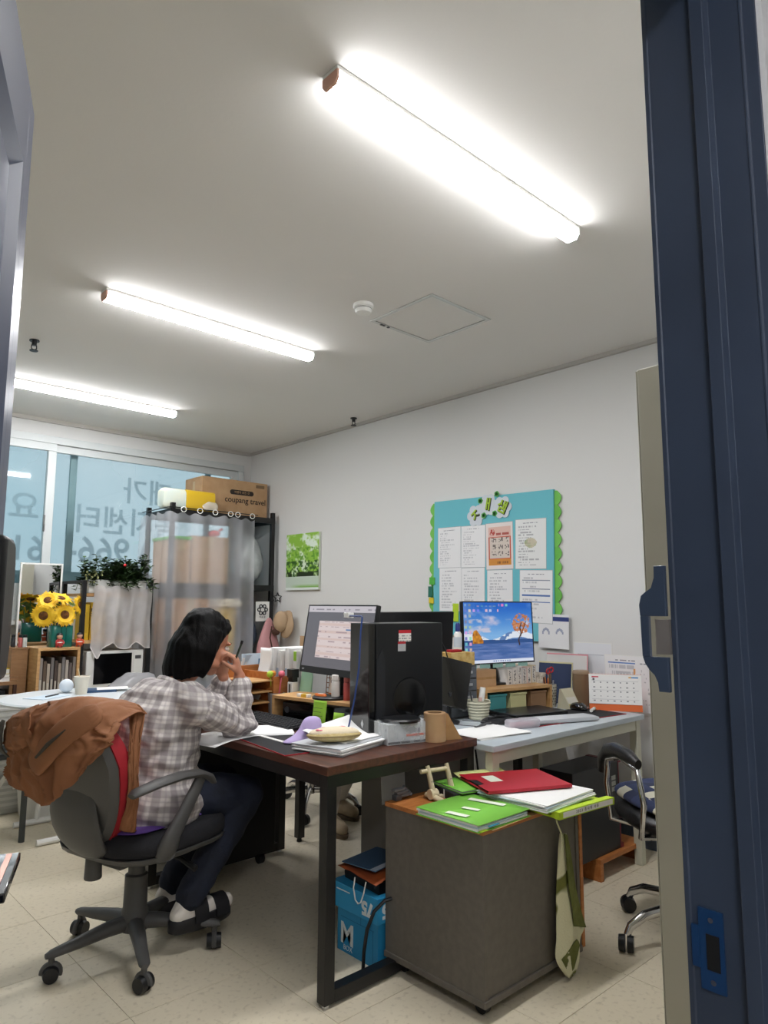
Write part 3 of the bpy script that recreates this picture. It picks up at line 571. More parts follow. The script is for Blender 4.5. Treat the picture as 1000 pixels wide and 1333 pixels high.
def head(m, c, f, u, s=1.):
    """skull, jaw, nose, lips, brow and ears of one head; c = centre of the skull"""
    F, Rt, U = basis(f, u); rot = Matrix((Rt, F, U)).transposed(); P = lambda r_, f_, u_: Vector(c)+(Rt*r_+F*f_+U*u_)*s
    m.ell(P(0, -.008, .025), (.072*s, .090*s, .085*s), 18, 12, rot); m.ell(P(0, .022, -.035), (.060*s, .066*s, .085*s), 16, 10, rot)
    m.ell(P(0, .060, -.098), (.030*s, .026*s, .022*s), 12, 8, rot)                                          # chin
    for g in (-1, 1):
        m.ell(P(.038*g, .056, -.030), (.026*s, .026*s, .024*s), 10, 8, rot); m.ell(P(.030*g, .078, .018), (.026*s, .012*s, .008*s), 10, 6, rot)   # cheek, brow
        m.ell(P(.074*g, -.006, -.012), (.010*s, .018*s, .032*s), 10, 8, rot); m.ell(P(.048*g, .020, -.078), (.02*s, .045*s, .02*s), 10, 8, rot)   # ear, jaw
    m.cyl(P(0, .088, .012), P(0, .112, -.034), .009*s, .014*s, 10); m.ell(P(0, .110, -.036), (.017*s, .015*s, .012*s), 10, 8, rot)                 # nose
    m.ell(P(0, .086, -.066), (.024*s, .012*s, .007*s), 10, 6, rot); m.ell(P(0, .084, -.078), (.021*s, .012*s, .008*s), 10, 6, rot)                 # lips
    return P, (F, Rt, U), rot
def hand(m, w, d, n, side=1, curl=(.5, .6, .5), sc=1., spread=.0, thumb=(.6, .5)):
    """w wrist, d direction of the hand, n back-of-hand normal; five separate fingers"""
    D, N = Vector(d).normalized(), Vector(n); N = (N-D*N.dot(D)).normalized(); A = D.cross(N)*side        # A towards the thumb
    w = Vector(w); ln = (.072, .080, .075, .060)
    rot = Matrix((A, D, N)).transposed()
    m.ell(w+D*.050*sc, (.040*sc, .050*sc, .016*sc), 14, 9, rot); m.ell(w+D*.015*sc, (.027*sc, .035*sc, .018*sc), 12, 8, rot)
    for i in range(4):
        p = w+D*(.088-.004*abs(i-1))*sc+A*(.030-.0205*i)*sc; L = ln[i]*sc; ang = 0; pts = [(p-D*.02*sc, .0090*sc), (p, .0092*sc)]
        for j, (fr_, cu) in enumerate(zip((.45, .32, .23), curl)):
            ang += cu*(1+.12*i); dv = D*math.cos(ang)-N*math.sin(ang)+A*(spread*(1.5-i)); p = p+dv.normalized()*L*fr_; pts.append((p, (.0086-.0007*j)*sc))
        limb(m, pts, 9)
    p = w+D*.025*sc+A*.026*sc; dv = (A*math.cos(thumb[0])+D*math.sin(thumb[0])-N*.35*thumb[1]).normalized(); pts = [(p-A*.01*sc, .014*sc), (p+dv*.030*sc, .0115*sc)]
    dv2 = (dv*.7+D*.6-N*.5*thumb[1]).normalized(); pts += [(p+dv*.030*sc+dv2*.028*sc, .0098*sc), (p+dv*.030*sc+dv2*.050*sc, .008*sc)]; limb(m, pts, 9)
skin = mat('skin', '#c28a6e', .5, col2='#b87a60', scale=22, lo=.4, hi=.7); skin.node_tree.nodes['Principled BSDF'].inputs['Subsurface Weight'].default_value = .12
skin.node_tree.nodes['Principled BSDF'].inputs['Subsurface Radius'].default_value = (.01, .004, .002)
hairm = mat('black_hair', '#030303', .5, col2='#080607', scale=14, stretch=(6, 6, .8), bump=.25, bscale=55, spec=.12)
denim = mat('dark_denim', '#0d1220', .85, col2='#141c30', scale=9, bump=.2, bscale=90)
sock = mat('white_sock', '#dcd5cc', .9, bump=.15, bscale=150); shoem = mat('black_shoe', '#16151a', .5)
def plaid():
    m = bpy.data.materials.new('plaid_shirt'); m.use_nodes = True; n = m.node_tree; b = n.nodes['Principled BSDF']; b.inputs['Roughness'].default_value = .85
    uv = n.nodes.new('ShaderNodeUVMap'); uv.uv_map = 'plaid'; sx = n.nodes.new('ShaderNodeSeparateXYZ'); n.links.new(uv.outputs[0], sx.inputs[0])
    def band(out, period, width, phase=0):
        a = n.nodes.new('ShaderNodeMath'); a.operation = 'MULTIPLY_ADD'; a.inputs[1].default_value = 1/period; a.inputs[2].default_value = phase; n.links.new(out, a.inputs[0])
        f = n.nodes.new('ShaderNodeMath'); f.operation = 'PINGPONG'; f.inputs[1].default_value = .5; n.links.new(a.outputs[0], f.inputs[0])
        r_ = n.nodes.new('ShaderNodeMapRange'); r_.interpolation_type = 'SMOOTHSTEP'; r_.inputs['From Min'].default_value = width*.5-.06; r_.inputs['From Max'].default_value = width*.5+.06
        r_.inputs['To Min'].default_value = 1; r_.inputs['To Max'].default_value = 0; n.links.new(f.outputs[0], r_.inputs['Value']); return r_.outputs[0]
    col = None
    for k, (ax, per, wd, ph, amt, hx) in enumerate(((0, .046, .44, 0, .46, '#5f535a'), (1, .046, .44, 0, .46, '#5f535a'), (0, .046, .10, .5, .35, '#8a7f86'), (1, .046, .10, .5, .35, '#8a7f86'))):
        bd = band(sx.outputs[ax], per, wd, ph); mu = n.nodes.new('ShaderNodeMath'); mu.operation = 'MULTIPLY'; mu.inputs[1].default_value = amt; n.links.new(bd, mu.inputs[0])
        x = n.nodes.new('ShaderNodeMix'); x.data_type = 'RGBA'; n.links.new(mu.outputs[0], x.inputs[0])
        if col is None: x.inputs[6].default_value = (*lin('#d6d0cc'), 1)
        else: n.links.new(col, x.inputs[6])
        x.inputs[7].default_value = (*lin(hx), 1); col = x.outputs[2]
    n.links.new(col, b.inputs['Base Color'])
    t = n.nodes.new('ShaderNodeTexCoord'); z = n.nodes.new('ShaderNodeTexNoise'); z.inputs['Scale'].default_value = 16; z.inputs['Detail'].default_value = 3; bp = n.nodes.new('ShaderNodeBump'); bp.inputs['Strength'].default_value = .35; bp.inputs['Distance'].default_value = .02
    n.links.new(t.outputs['Object'], z.inputs['Vector']); n.links.new(z.outputs['Fac'], bp.inputs['Height']); n.links.new(bp.outputs['Normal'], b.inputs['Normal'])
    return m
def cloth_uv(me, bones):
    """uv along and around the nearest bone; bones = (a, b, reference axis, radius)"""
    n = len(me.vertices); co = np.empty(n*3, np.float32); me.vertices.foreach_get('co', co); co = co.reshape(-1, 3).astype(float); best = None
    D = []; U = []; V = []
    for a, b, ref, rad in bones:
        a, b = np.array(a, float), np.array(b, float); d = b-a; L = np.linalg.norm(d); d /= L; ref = np.array(ref, float); x = ref-d*ref.dot(d); x /= np.linalg.norm(x); y = np.cross(d, x)
        q = co-a; t = q@d; tc_ = np.clip(t, 0, L); D.append(np.linalg.norm(q-tc_[:, None]*d, axis=1)/rad+(2.5*np.maximum(0, -t)/rad if len(D) in (1, 3) else 0)); U.append(np.arctan2(q@y, q@x)*rad); V.append(t)
    D = np.array(D); k = D.argmin(0)
    uv = me.uv_layers.new(name='plaid'); li = np.empty(len(me.loops), np.int32); me.loops.foreach_get('vertex_index', li); st_ = np.empty(len(me.polygons), np.int32); me.polygons.foreach_get('loop_start', st_)
    tot = np.empty(len(me.polygons), np.int32); me.polygons.foreach_get('loop_total', tot); face = np.repeat(np.arange(len(st_)), tot); first = li[st_][face]; bone = k[first]
    U, V = np.array(U), np.array(V); uu_ = U[bone, li]; u0_ = U[bone, first]; per = 2*math.pi*np.array([b[3] for b in bones])[bone]; uu_ = uu_-np.round((uu_-u0_)/per)*per
    uv.data.foreach_set('uv', np.stack([uu_, V[bone, li]], 1).astype(np.float32).ravel())
# ---- the woman at the desk (world coordinates; Empty at the seat)
wo_ = T('person', 'woman in a checked shirt at the desk, hand to her mouth with a pen', 'person', (1.2, 2.6, .46))
off = Vector((1.2, 2.6, .46)); L_ = lambda *p: Vector(p)-off
pel, wai, che, nek = L_(1.225, 2.62, .555), L_(1.225, 2.605, .68), L_(1.245, 2.585, .82), L_(1.300, 2.585, .945)
shR, shL = L_(1.312, 2.415, .888), L_(1.325, 2.755, .880)
elR, elL = L_(1.530, 2.485, .780), L_(1.585, 2.80, .775)
wrR, wrL = L_(1.535, 2.51, .960), L_(1.560, 2.68, .945)
hc = L_(1.425, 2.585, 1.098); hf_, hu_ = Vector((.93, .10, -.34)), Vector((.34, 0, .94))
hpR, hpL = L_(1.235, 2.56, .535), L_(1.20, 2.715, .545); knR, knL = L_(1.575, 2.50, .505), L_(1.60, 2.73, .505)
anR, anL = L_(1.335, 2.495, .170), L_(1.40, 2.76, .135)
def person(par, K, hands, voxel=.0048, hair=True):
    m = M()
    limb(m, [(K['pel'], .115), (K['wai'], .105), (K['che'], .118), ((K['che']*.4+K['nek']*.6), .07)]); m.ell((K['hpR']+K['hpL'])/2, (.11, .13, .095))
    limb(m, [((K['che']*.3+K['nek']*.7), .055), (K['nek'], .048), (K['hc']+Vector((-.01, 0, -.05)), .046)])
    for s in 'RL':
        limb(m, [(K['nek']*.7+K['che']*.3, .046), (K['sh'+s]+Vector((0, 0, -.02)), .040), ((K['sh'+s]+K['el'+s])/2+Vector((0, 0, -.006)), .038), (K['el'+s], .031), (K['el'+s]*.6+K['wr'+s]*.4, .033), (K['wr'+s], .024)])
        limb(m, [(K['hp'+s], .092), (K['hp'+s]*.5+K['kn'+s]*.5, .076), (K['kn'+s], .056), (K['kn'+s]*.65+K['an'+s]*.35, .052), (K['an'+s], .033)])
        d = K['toe'+s]-K['an'+s]; fl_ = Vector((d.x, d.y, 0)).normalized(); a = K['an'+s]
        limb(m, [(a-fl_*.035+Vector((0, 0, -.045)), .032), (a+fl_*.06+Vector((0, 0, -.048)), .034), (K['toe'+s], .026)])
        hand(m, *hands[s])
    P, fr_, rot = head(m, K['hc'], K['hf'], K['hu'])
    bm_ = blob(m, voxel, 3); o = O('body', bm_, skin, par); return P, fr_, rot, o
F, Rt, U = basis(hf_, hu_)
hands = {'R': (wrR, Vector((-.22, .12, .97)), Vector((.75, -.65, .1)), -1, (.75, 1.1, .8), .92, .03, (.9, 1.3)), 'L': (wrL, Vector((-.45, -.25, .86)), Vector((.8, .6, .2)), 1, (.3, .4, .3), .92, .02, (.8, .6))}
K = dict(pel=pel, wai=wai, che=che, nek=nek, shR=shR, shL=shL, elR=elR, elL=elL, wrR=wrR, wrL=wrL, hc=hc, hf=hf_, hu=hu_, hpR=hpR, hpL=hpL, knR=knR, knL=knL, anR=anR, anL=anL, toeR=anR+Vector((.165, .01, -.05)), toeL=anL+Vector((.16, .02, -.05)))
P, fr_, rot, bod = person(wo_, K, hands)
m = M()
for g in (-1, 1): m.ell(P(.031*g, .082, -.002), .0105, 10, 8)
O('eyes', m, mat('eye_white', '#d8d2cc', .2), wo_)
m = M()
for g in (-1, 1): m.ell(P(.031*g, .0905, -.003), (.0045, .0045, .0045), 8, 6)
O('irises', m, mat('eye_dark', '#1c120e', .15), wo_)
m = M()
for g in (-1, 1): m.tube([P(.018*g, .093, .020), P(.032*g, .093, .025), P(.047*g, .082, .021)], [.003, .0034, .0015], 6)
O('eyebrows', m, hairm, wo_)
# hair: a cap over the skull and a heavy bob to the shoulders
m = M(); m.ell(P(0, -.030, .045), (.084, .098, .084), 20, 14, rot); m.ell(P(0, -.045, -.02), (.088, .082, .10), 18, 12, rot)
rs = random.Random(3)
for i in range(30):
    a = R(68+224*i/29); x, y = math.sin(a), math.cos(a)               # from right temple round the back to left temple
    a0 = -82+164*i/29; x, y = math.sin(R(a0)), -math.cos(R(a0)); bk_ = -y
    p0 = P(x*.080, y*.086-.012, .03); dn = Vector((-.30, .01, -.95))
    ln_ = .130+.010*rs.random()+(.038*max(0, bk_))
    p1 = P(x*.094, y*.094-.022, -.05); p2 = P(x*.094, y*.090-.024, -.05)+dn*(ln_-.085); p2 += Vector((x*.004, 0, 0))
    p3 = p2+Vector((-.01, 0, -.03))+Vector((rs.uniform(-.004, .004), rs.uniform(-.004, .004), rs.uniform(-.012, .012)))
    limb(m, [(p0, .026), (p1, .028), (p2, .022), (p3, .008)], 10)
for g in (-1, 1):                                                      # front locks tucked behind the cheeks
    limb(m, [(P(.010*g, .050, .098), .016), (P(.050*g, .040, .074), .018), (P(.074*g, .006, .035), .018), (P(.084*g, -.018, -.03), .020), (P(.086*g, -.030, -.12), .012)], 10)
hm = blob(m, .0055, 5); displace(hm, .004, 60, 3, (1, 1, .12)); O('hair', hm, hairm, wo_)
# shirt
m = M(); limb(m, [(pel+Vector((.01, 0, -.08)), .180), (pel+Vector((.01, 0, .03)), .176), (wai+Vector((.005, 0, 0)), .170), (che+Vector((-.02, 0, -.01)), .162), (che*.45+nek*.55+Vector((-.012, 0, -.01)), .098)], 18)
m.ell((shR+shL)/2+Vector((-.035, 0, -.05)), (.11, .175, .09), 16, 10)
for s in ('R', 'L'):
    a, e, w_ = K['sh'+s], K['el'+s], K['wr'+s]; limb(m, [(nek*.75+a*.25+Vector((0, 0, -.045)), .072), (nek*.45+a*.55+Vector((-.004, 0, -.026)), .072), (a*.9+nek*.1+Vector((-.004, 0, -.014)), .071), (a+(e-a)*.18+Vector((0, 0, -.012)), .069), ((a+e)/2+Vector((0, 0, -.010)), .067), (e, .059), (e*.6+w_*.4, .055), (e*.25+w_*.75, .045), (e*.16+w_*.84, .038)], 16)
m.ell(pel+Vector((.005, 0, -.045)), (.190, .232, .135), 20, 12); sm = blob(m, .0065, 6)
def folds(co):
    return 1+1.6*np.exp(-((co-np.array(elR))**2).sum(1)/.006)+.8*np.exp(-((co-np.array(wai))**2).sum(1)/.02)
displace(sm, .014, 12, 1, (1, 1, 1.7), folds); displace(sm, .007, 27, 8, (1, 1, 1.4))
cloth_uv(sm, [(tuple(pel-Vector((0, 0, .2))), tuple(nek), (-.5, -1, 0), .14), (tuple(shR*.88+elR*.12), tuple(elR), (0, -1, 0), .065), (tuple(elR), tuple(wrR), (0, -1, 0), .05), (tuple(shL*.88+elL*.12), tuple(elL), (0, 1, 0), .065), (tuple(elL), tuple(wrL), (0, 1, 0), .05)])
plm = plaid(); sh_o = O('shirt', sm, plm, wo_)
m = M(); ax = (nek-che).normalized()
m.torus(nek+Vector((-.004, 0, -.012)), .062, .016, ax+Vector((.12, 0, 0)), 20, 8); cm_ = mesh(m, 'collar', 180); cloth_uv(cm_, [(tuple(nek-Vector((0, 0, .1))), tuple(nek), (-.5, -1, 0), .06)]); O('collar', cm_, plm, sh_o)
for s in ('R', 'L'):
    e, w_ = K['el'+s], K['wr'+s]; d = (w_-e).normalized(); w_ = w_*.84+e*.16; m = M().tube([w_-d*.045, w_-d*.038, w_-d*.004, w_+d*.003], [.041, .0445, .042, .036], 18, cap=False); cm_ = mesh(m, 'cuff', 180)
    cloth_uv(cm_, [(tuple(e), tuple(w_), (0, -1, 0), .042)]); O('cuff', cm_, plm, sh_o)
m = M(); q = che+Vector((-.128, -.012, .055)); m.tube([q, q+Vector((-.006, -.004, -.05)), q+Vector((-.006, -.006, -.11))], [.004, .005, .003], 8); cm_ = mesh(m, 'pleat', 180); cloth_uv(cm_, [(tuple(pel-Vector((0, 0, .2))), tuple(nek), (-.5, -1, 0), .14)]); O('back_pleat', cm_, plm, sh_o)
# jeans, socks, sandals
m = M(); limb(m, [(pel+Vector((0, 0, -.01)), .12), (wai+Vector((0, 0, -.07)), .105)])
for s in 'RL':
    h_, k_, a = K['hp'+s], K['kn'+s], K['an'+s]; limb(m, [(h_, .092), ((h_+k_)/2, .088), (k_, .070), (k_*.6+a*.4, .064), (k_*.12+a*.88, .056), (a+(a-k_).normalized()*-.012, .052)], 16)
jm = blob(m, .007, 5); displace(jm, .006, 22, 4); O('jeans', jm, denim, wo_)
for s in 'RL':
    a, t_ = K['an'+s], K['toe'+s]; fl_ = (Vector((t_.x, t_.y, 0))-Vector((a.x, a.y, 0))).normalized(); sd_ = Vector((-fl_.y, fl_.x, 0))
    m = M(); limb(m, [(a+(K['kn'+s]-a).normalized()*.07, .037), (a, .037), (a-fl_*.034+Vector((0, 0, -.042)), .034), (a+fl_*.06+Vector((0, 0, -.042)), .038), (t_+Vector((0, 0, .006)), .029)])
    O('sock', blob(m, .006, 3), sock, wo_)
    sole = []
    for z, k in ((-.098, .92), (-.092, 1.), (-.056, 1.), (-.050, .96)):
        c0 = a+fl_*.055; sole.append([c0+fl_*(.128*k*math.cos(q))+sd_*(.046*k*math.copysign(abs(math.sin(q))**.8, math.sin(q)))+Vector((0, 0, z)) for q in [2*math.pi*j/24 for j in range(24)]])
    sh = O('sandal', M().loft(sole), shoem, wo_, smooth=50)
    for tt, lift in ((.035, .012), (.125, -.010)):
        c0 = a+fl_*tt; pts = [c0+sd_*(.047*math.cos(q))+Vector((0, 0, -.068+(.066+lift)*math.sin(q))) for q in [math.pi*j/10 for j in range(11)]]
        O('strap', M().tube(pts, .016, 8, flat=(.32, 1.0)) if 0 else M().loft([[p+fl_*w_+nn for w_, nn in ((-.028, Vector()), (.028, Vector()), (.028, (p-c0-Vector((0, 0, -.05))).normalized()*.005), (-.028, (p-c0-Vector((0, 0, -.05))).normalized()*.005))] for p in pts]), shoem, sh, smooth=40)
pn = T('pen', 'dark pen held in the woman\'s raised hand', 'pen', (1.515, 2.50, 1.045))
O('barrel', M().cyl((-.012, .01, -.045), (.012, -.01, .045), .0045, n=10), mat('pen_green', '#2f3a2c', .4), pn); O('tip', M().cyl((-.012, .01, -.045), (-.016, .013, -.058), .0042, .001, 10), black, pn); O('cap', M().cyl((.012, -.01, .045), (.015, -.0125, .058), .0055, n=10), black, pn)
# ---- second worker, only a shoe and a sock show under the desks
p2 = T('person', 'second worker hidden behind the monitors, one beige shoe and white sock showing', 'person', (2.62, 3.52, .46))
o2 = Vector((2.62, 3.52, .46)); Q = lambda *p: Vector(p)-o2
K2 = dict(pel=Q(2.66, 3.56, .555), wai=Q(2.66, 3.55, .68), che=Q(2.66, 3.50, .81), nek=Q(2.66, 3.44, .92), shR=Q(2.49, 3.46, .87), shL=Q(2.83, 3.46, .87), elR=Q(2.47, 3.26, .775), elL=Q(2.85, 3.26, .775), wrR=Q(2.55, 3.05, .775), wrL=Q(2.77, 3.05, .775),
          hc=Q(2.66, 3.36, 1.04), hf=Vector((0, -.9, -.4)), hu=Vector((0, -.4, .9)), hpR=Q(2.58, 3.54, .54), hpL=Q(2.75, 3.54, .54), knR=Q(2.56, 3.16, .50), knL=Q(2.76, 3.18, .50), anR=Q(2.565, 3.20, .105), anL=Q(2.79, 3.40, .105))
K2['toeR'] = K2['anR']+Vector((-.02, -.12, -.06)); K2['toeL'] = K2['anL']+Vector((0, -.13, -.06))
hd2 = {'R': (K2['wrR'], Vector((.2, -.95, -.1)), Vector((0, 0, 1)), -1, (.3, .3, .2), .92, .02, (.7, .5)), 'L': (K2['wrL'], Vector((-.2, -.95, -.1)), Vector((0, 0, 1)), 1, (.3, .3, .2), .92, .02, (.7, .5))}
P2, f2, rot2, b2 = person(p2, K2, hd2, .007)
m = M(); m.ell(P2(0, -.025, .03), (.090, .100, .092), 18, 12, rot2); m.ell(P2(0, -.05, -.04), (.085, .075, .10), 16, 10, rot2); O('hair', blob(m, .009, 3), hairm, p2)
m = M(); limb(m, [(K2['pel'], .14), (K2['wai'], .13), (K2['che'], .15), (K2['nek']+Vector((0,0,-.01)), .085)]); m.ell((K2['shR']+K2['shL'])/2+Vector((0, 0, -.02)), (.205, .11, .09))
for s in 'RL': limb(m, [(K2['sh'+s], .078), (K2['el'+s], .055), (K2['wr'+s], .034)])
O('sweater', blob(m, .010, 4), mat('grey_knit', '#5b5f66', .9), p2)
m = M(); m.ell(K2['pel'], (.15, .13, .10))
for s in 'RL':
    h_, k_, a = K2['hp'+s], K2['kn'+s], K2['an'+s]; limb(m, [(h_, .10), (k_, .068), (k_*.58+a*.42, .058)])
O('trousers', blob(m, .009, 4), mat('dark_trouser', '#1c1d22', .85), p2)
beigesh = mat('beige_shoe', '#a8957a', .7, col2='#b5a287', scale=20)
for s in 'RL':
    a, t_ = K2['an'+s], K2['toe'+s]; m = M(); limb(m, [(a*.45+K2['kn'+s]*.55, .058), (a*.72+K2['kn'+s]*.28, .054), (a, .042), (a+Vector((0, .02, -.03)), .036)]); O('sock', blob(m, .007, 3), sock, p2)
    fl_ = (Vector((t_.x, t_.y, 0))-Vector((a.x, a.y, 0))).normalized(); m = M(); limb(m, [(a-fl_*.045+Vector((0, 0, -.055)), .040), (a+fl_*.04+Vector((0, 0, -.052)), .044), (a+fl_*.13+Vector((0, 0, -.062)), .036)], 16)
    me_ = blob(m, .006, 4); sh = O('shoe', me_, beigesh, p2)
    O('sole', M().loft([[a+fl_*(.05+.128*k*math.cos(q))+Vector((-fl_.y, fl_.x, 0))*(.050*k*math.sin(q))+Vector((0, 0, z)) for q in [2*math.pi*j/24 for j in range(24)]] for z, k in ((-.104, .95), (-.085, 1.), (-.082, .97))]), mat('sole_tan', '#5f4f3c', .7), sh)
c3 = clone(c2); c3.location = (2.73, 3.60, 0); c3.rotation_euler = (0, 0, R(180)); [setattr(q, 'location', (0, 0, -.11)) for q in c3.children if q.name.startswith('backrest')]; c3['label'] = 'chrome based office chair under the second worker, seen below the desks'
# ---------------------------------------------------------------- things on the walnut desk
ZD = .7302
def pile(name, label, cat, loc, rz, w, d, n, th, ma, group=None, jit=.006, seed=0, cols=None, part='sheet'):
    o = T(name, label, cat, loc, rz, group); rs = random.Random(seed); z = 0
    for k in range(n):
        a = R(rs.uniform(-1, 1)*jit*300); q = M().cb((0, 0, 0), (w, d, th*.96)); 
        O(part, q, cols[k % len(cols)] if cols else ma, o, loc=(rs.uniform(-jit, jit), rs.uniform(-jit, jit), z+th/2), rot=(0, 0, math.degrees(a)), smooth=0); z += th
    return o
# woman's monitor
def monitor(label, loc, rz, tilt, w, h, painter, emit, stand=True, nx=150, ny=90, chin=.012, z0=.20, bezel=.006, ma=None):
    t = T('monitor', label, 'monitor', loc, rz); k = M(); ma = ma or black
    hd = bpy.data.objects.new('housing', mesh(M().box(-w/2, .0, 0, w/2, .022, h).box(-w*.32, .022, h*.2, w*.32, .045, h*.72), 'housing', 0)); COL.objects.link(hd); hd.data.materials.append(ma); hd.parent = t; hd.location = (0, 0, z0); hd.rotation_euler = (R(tilt), 0, 0)
    bvl = hd.modifiers.new('b', 'BEVEL'); bvl.width = .004; bvl.segments = 2
    O('bezel', M().box(-w/2, -.003, 0, w/2, 0, chin).box(-w/2, -.003, h-bezel, w/2, 0, h).box(-w/2, -.003, chin, -w/2+bezel, 0, h-bezel).box(w/2-bezel, -.003, chin, w/2, 0, h-bezel), ma, hd, smooth=0)
    if painter: printed('screen', w-2*bezel, h-chin-bezel, painter, nx, ny, hd, (0, -.0012, chin), emit=emit)
    if stand:
        O('stand_neck', M().box(-.03, .03, .012, .03, .055, z0+h*.45), ma, t, bev=.003); O('stand_base', M().lathe([(.001, 0), (.085, 0), (.085, .008), (.075, .013), (.001, .013)], 28), ma, t)
    return t, hd
def form_screen(u, v):
    c = flat(u, '6f6c72'); c = mixc(c, rgb('cfc9cf'), (v > .905)*1.); c = mixc(c, rgb('8f8890'), ((v > .93) & (v < .955) & (vn(u*30, v*0, 3) > .5))*.8)
    d = (u > .20) & (u < 1.0) & (v > .16) & (v < .76); c = mixc(c, rgb('e6d6d4'), d*1.)
    rows = np.floor((v-.16)/.6*15); c = mixc(c, rgb('d9bdb4'), (d & (rows % 3 == 1))*.6); c = mixc(c, rgb('a58f96'), (d & (rows % 2 == 0) & (vn(u*34, rows*3.1, 5) > .55) & (np.abs((v-.16)/.6*15-rows-.5) < .22))*.7)
    c = mixc(c, rgb('5c7fb0'), (d & (np.abs(v-.62) < .008) & (u > .62) & (u < .92))*1.); return c
mA, hdA = monitor('monitor showing a pale form, turned to the woman', (1.99, 2.486, ZD+.0), -94, -9, .53, .315, form_screen, .25, z0=.205, chin=.03)
for ob_ in mA.children:
    if ob_.name.startswith('stand'): ob_.location.z = .1076; ob_.scale.z = .5 if 'neck' in ob_.name else 1
text('LED', .010, mat('logo_grey', '#b8b8bc', .4), hdA, (-.235, -.0035, .015))
# black tower pc with stickers
pw = T('computer_tower', 'black glossy computer tower standing on the walnut desk', 'computer', (1.835, 2.06, ZD), -10)
tw_ = mat('tower_black', '#0f1115', .28, bump=.02, bscale=150)
O('case', M().box(.03, 0, .012, .355, .155, .445), tw_, pw, bev=.004, smooth=0)
O('front_bezel', M().prism([(0, .012), (.03, .012), (.03, .445), (0, .445)], 0.004, .151, Matrix(((1, 0, 0, 0), (0, 0, 1, 0), (0, 1, 0, 0), (0, 0, 0, 1)))), blackg, pw, bev=.004, smooth=0)
O('bevel_strip', M().prism([(.031, .06), (.058, .06), (.070, .11), (.070, .30), (.056, .345), (.031, .30)], -.003, .001, Matrix(((1, 0, 0, 0), (0, 0, 1, 0), (0, 1, 0, 0), (0, 0, 0, 1)))), mat('strip_black', '#1d1f24', .35), pw, smooth=0)
O('side_disc', M().lathe([(.001, .0), (.074, .0), (.078, -.001), (.082, 0)], 36, mx=Matrix.Translation((.19, -.0006, .15)) @ Matrix.Rotation(R(90), 4, 'X')), mat('disc_black', '#0a0b0d', .18), pw, smooth=60)  # thin near-black disc on the tower's side panel
O('emblem', M().prism([(-.010, 0), (0, -.016), (.010, 0), (0, .016)], 0, .0015, Matrix(((0, 0, -1, -.0), (1, 0, 0, .05), (0, 1, 0, .06), (0, 0, 0, 1)))), mat('silver', '#b9bbbf', .3, .8), pw, smooth=0)
def stick_label(u, v):
    c = flat(u, 'dfddd8'); c = mixc(c, rgb('b3202c'), (v > .72)*1.); return mixc(c, rgb('77777c'), ((v < .62) & (vn(u*22, np.floor(v*9)*3, 4) > .5) & (np.floor(v*9) % 2 == 0))*.8)
printed('sticker', .060, .046, stick_label, 24, 18, pw, (.165, -.0012, .372), label='white sticker with a red band')
printed('sticker', .038, .038, lambda u, v: mixc(flat(u, 'a9a9ab'), rgb('a3202a'), (v > .72)*1.), 16, 16, pw, (.150, -.0014, .335), label='grey sticker with a red band')
O('feet', M().box(.01, .01, 0, .345, .145, .012), black, pw, smooth=0)
cb_ = T('cable', 'blue cable hanging down the front of the computer tower', 'cable', (1.84, 2.10, ZD+.46))
O('lead', M().tube([(.03, .13, .012), (.012, .03, .012), (-.018, -.01, .008), (-.030, -.015, -.05), (-.034, -.012, -.18), (-.045, .0, -.30), (-.055, .02, -.40), (-.05, .05, -.452)], .0035, 8), mat('blue_cable', '#27407a', .4), cb_)
O('plug', M().box(.02, .12, .004, .05, .15, .025), white, cb_, bev=.002)
# colleague's monitor from behind
mB, hdB = monitor('black monitor seen from behind, above the computer tower', (2.62, 2.64, ZD), 180, -4, .62, .365, None, 0, z0=.118)
# keyboard, mouse pad, papers
kb = T('keyboard', 'black keyboard on the walnut desk before the form monitor', 'keyboard', (1.80, 2.66, ZD), -90)
O('body', M().prism([(-.068, 0), (.068, 0), (.068, .018), (-.068, .010)], -.215, .215, Matrix(((0, 0, 1, 0), (1, 0, 0, 0), (0, 1, 0, 0), (0, 0, 0, 1)))), black, kb, bev=.002, smooth=0)
keym = mat('key_grey', '#26272b', .5); kme = mesh(M().loft([[(-.0082, -.0082, 0), (.0082, -.0082, 0), (.0082, .0082, 0), (-.0082, .0082, 0)], [(-.0065, -.006, .006), (.0065, -.006, .006), (.0065, .007, .006), (-.0065, .007, .006)]]), 'key', 0); kme.materials.append(keym)
for r_ in range(6):
    for c_ in range(21):
        if r_ == 0 and 4 < c_ < 9: continue
        y = -.055+r_*.0208; k = O('key', kme, keym, kb, loc=(-.202+c_*.0202, y, .0115+.0082*(y+.055)/.11), rot=(3.4, 0, 0))
mp = T('mouse_pad', 'black desk pad with red stitched edge on the walnut desk', 'mat', (1.60, 2.32, ZD), -97)
O('pad', M().box(-.27, -.115, 0, .27, .115, .003), mat('pad_black', '#15161a', .8), mp, smooth=0)
O('red_edge', M().box(-.273, -.118, 0, .273, -.115, .0034).box(-.273, .115, 0, .273, .118, .0034).box(-.273, -.115, 0, -.27, .115, .0034).box(.27, -.115, 0, .273, .115, .0034), red, mp, smooth=0)
pp = T('paper', 'white sheet lying over the desk edge by the woman\'s elbow', 'paper', (1.52, 2.53, ZD+.006), 12)
O('sheet', M().grid(lambda u, v: (-.18+u*.29, (v-.5)*.21, -.0012-.06*max(0, .35-u)**1.5), 12, 4), whitep, pp, solid=.0008, smooth=180)
pile('paper_stack', 'white sheets under the woman\'s right elbow', 'paper', (1.625, 2.53, ZD+.0035), 62, .21, .297, 4, .0012, whitep, seed=4, jit=.012)
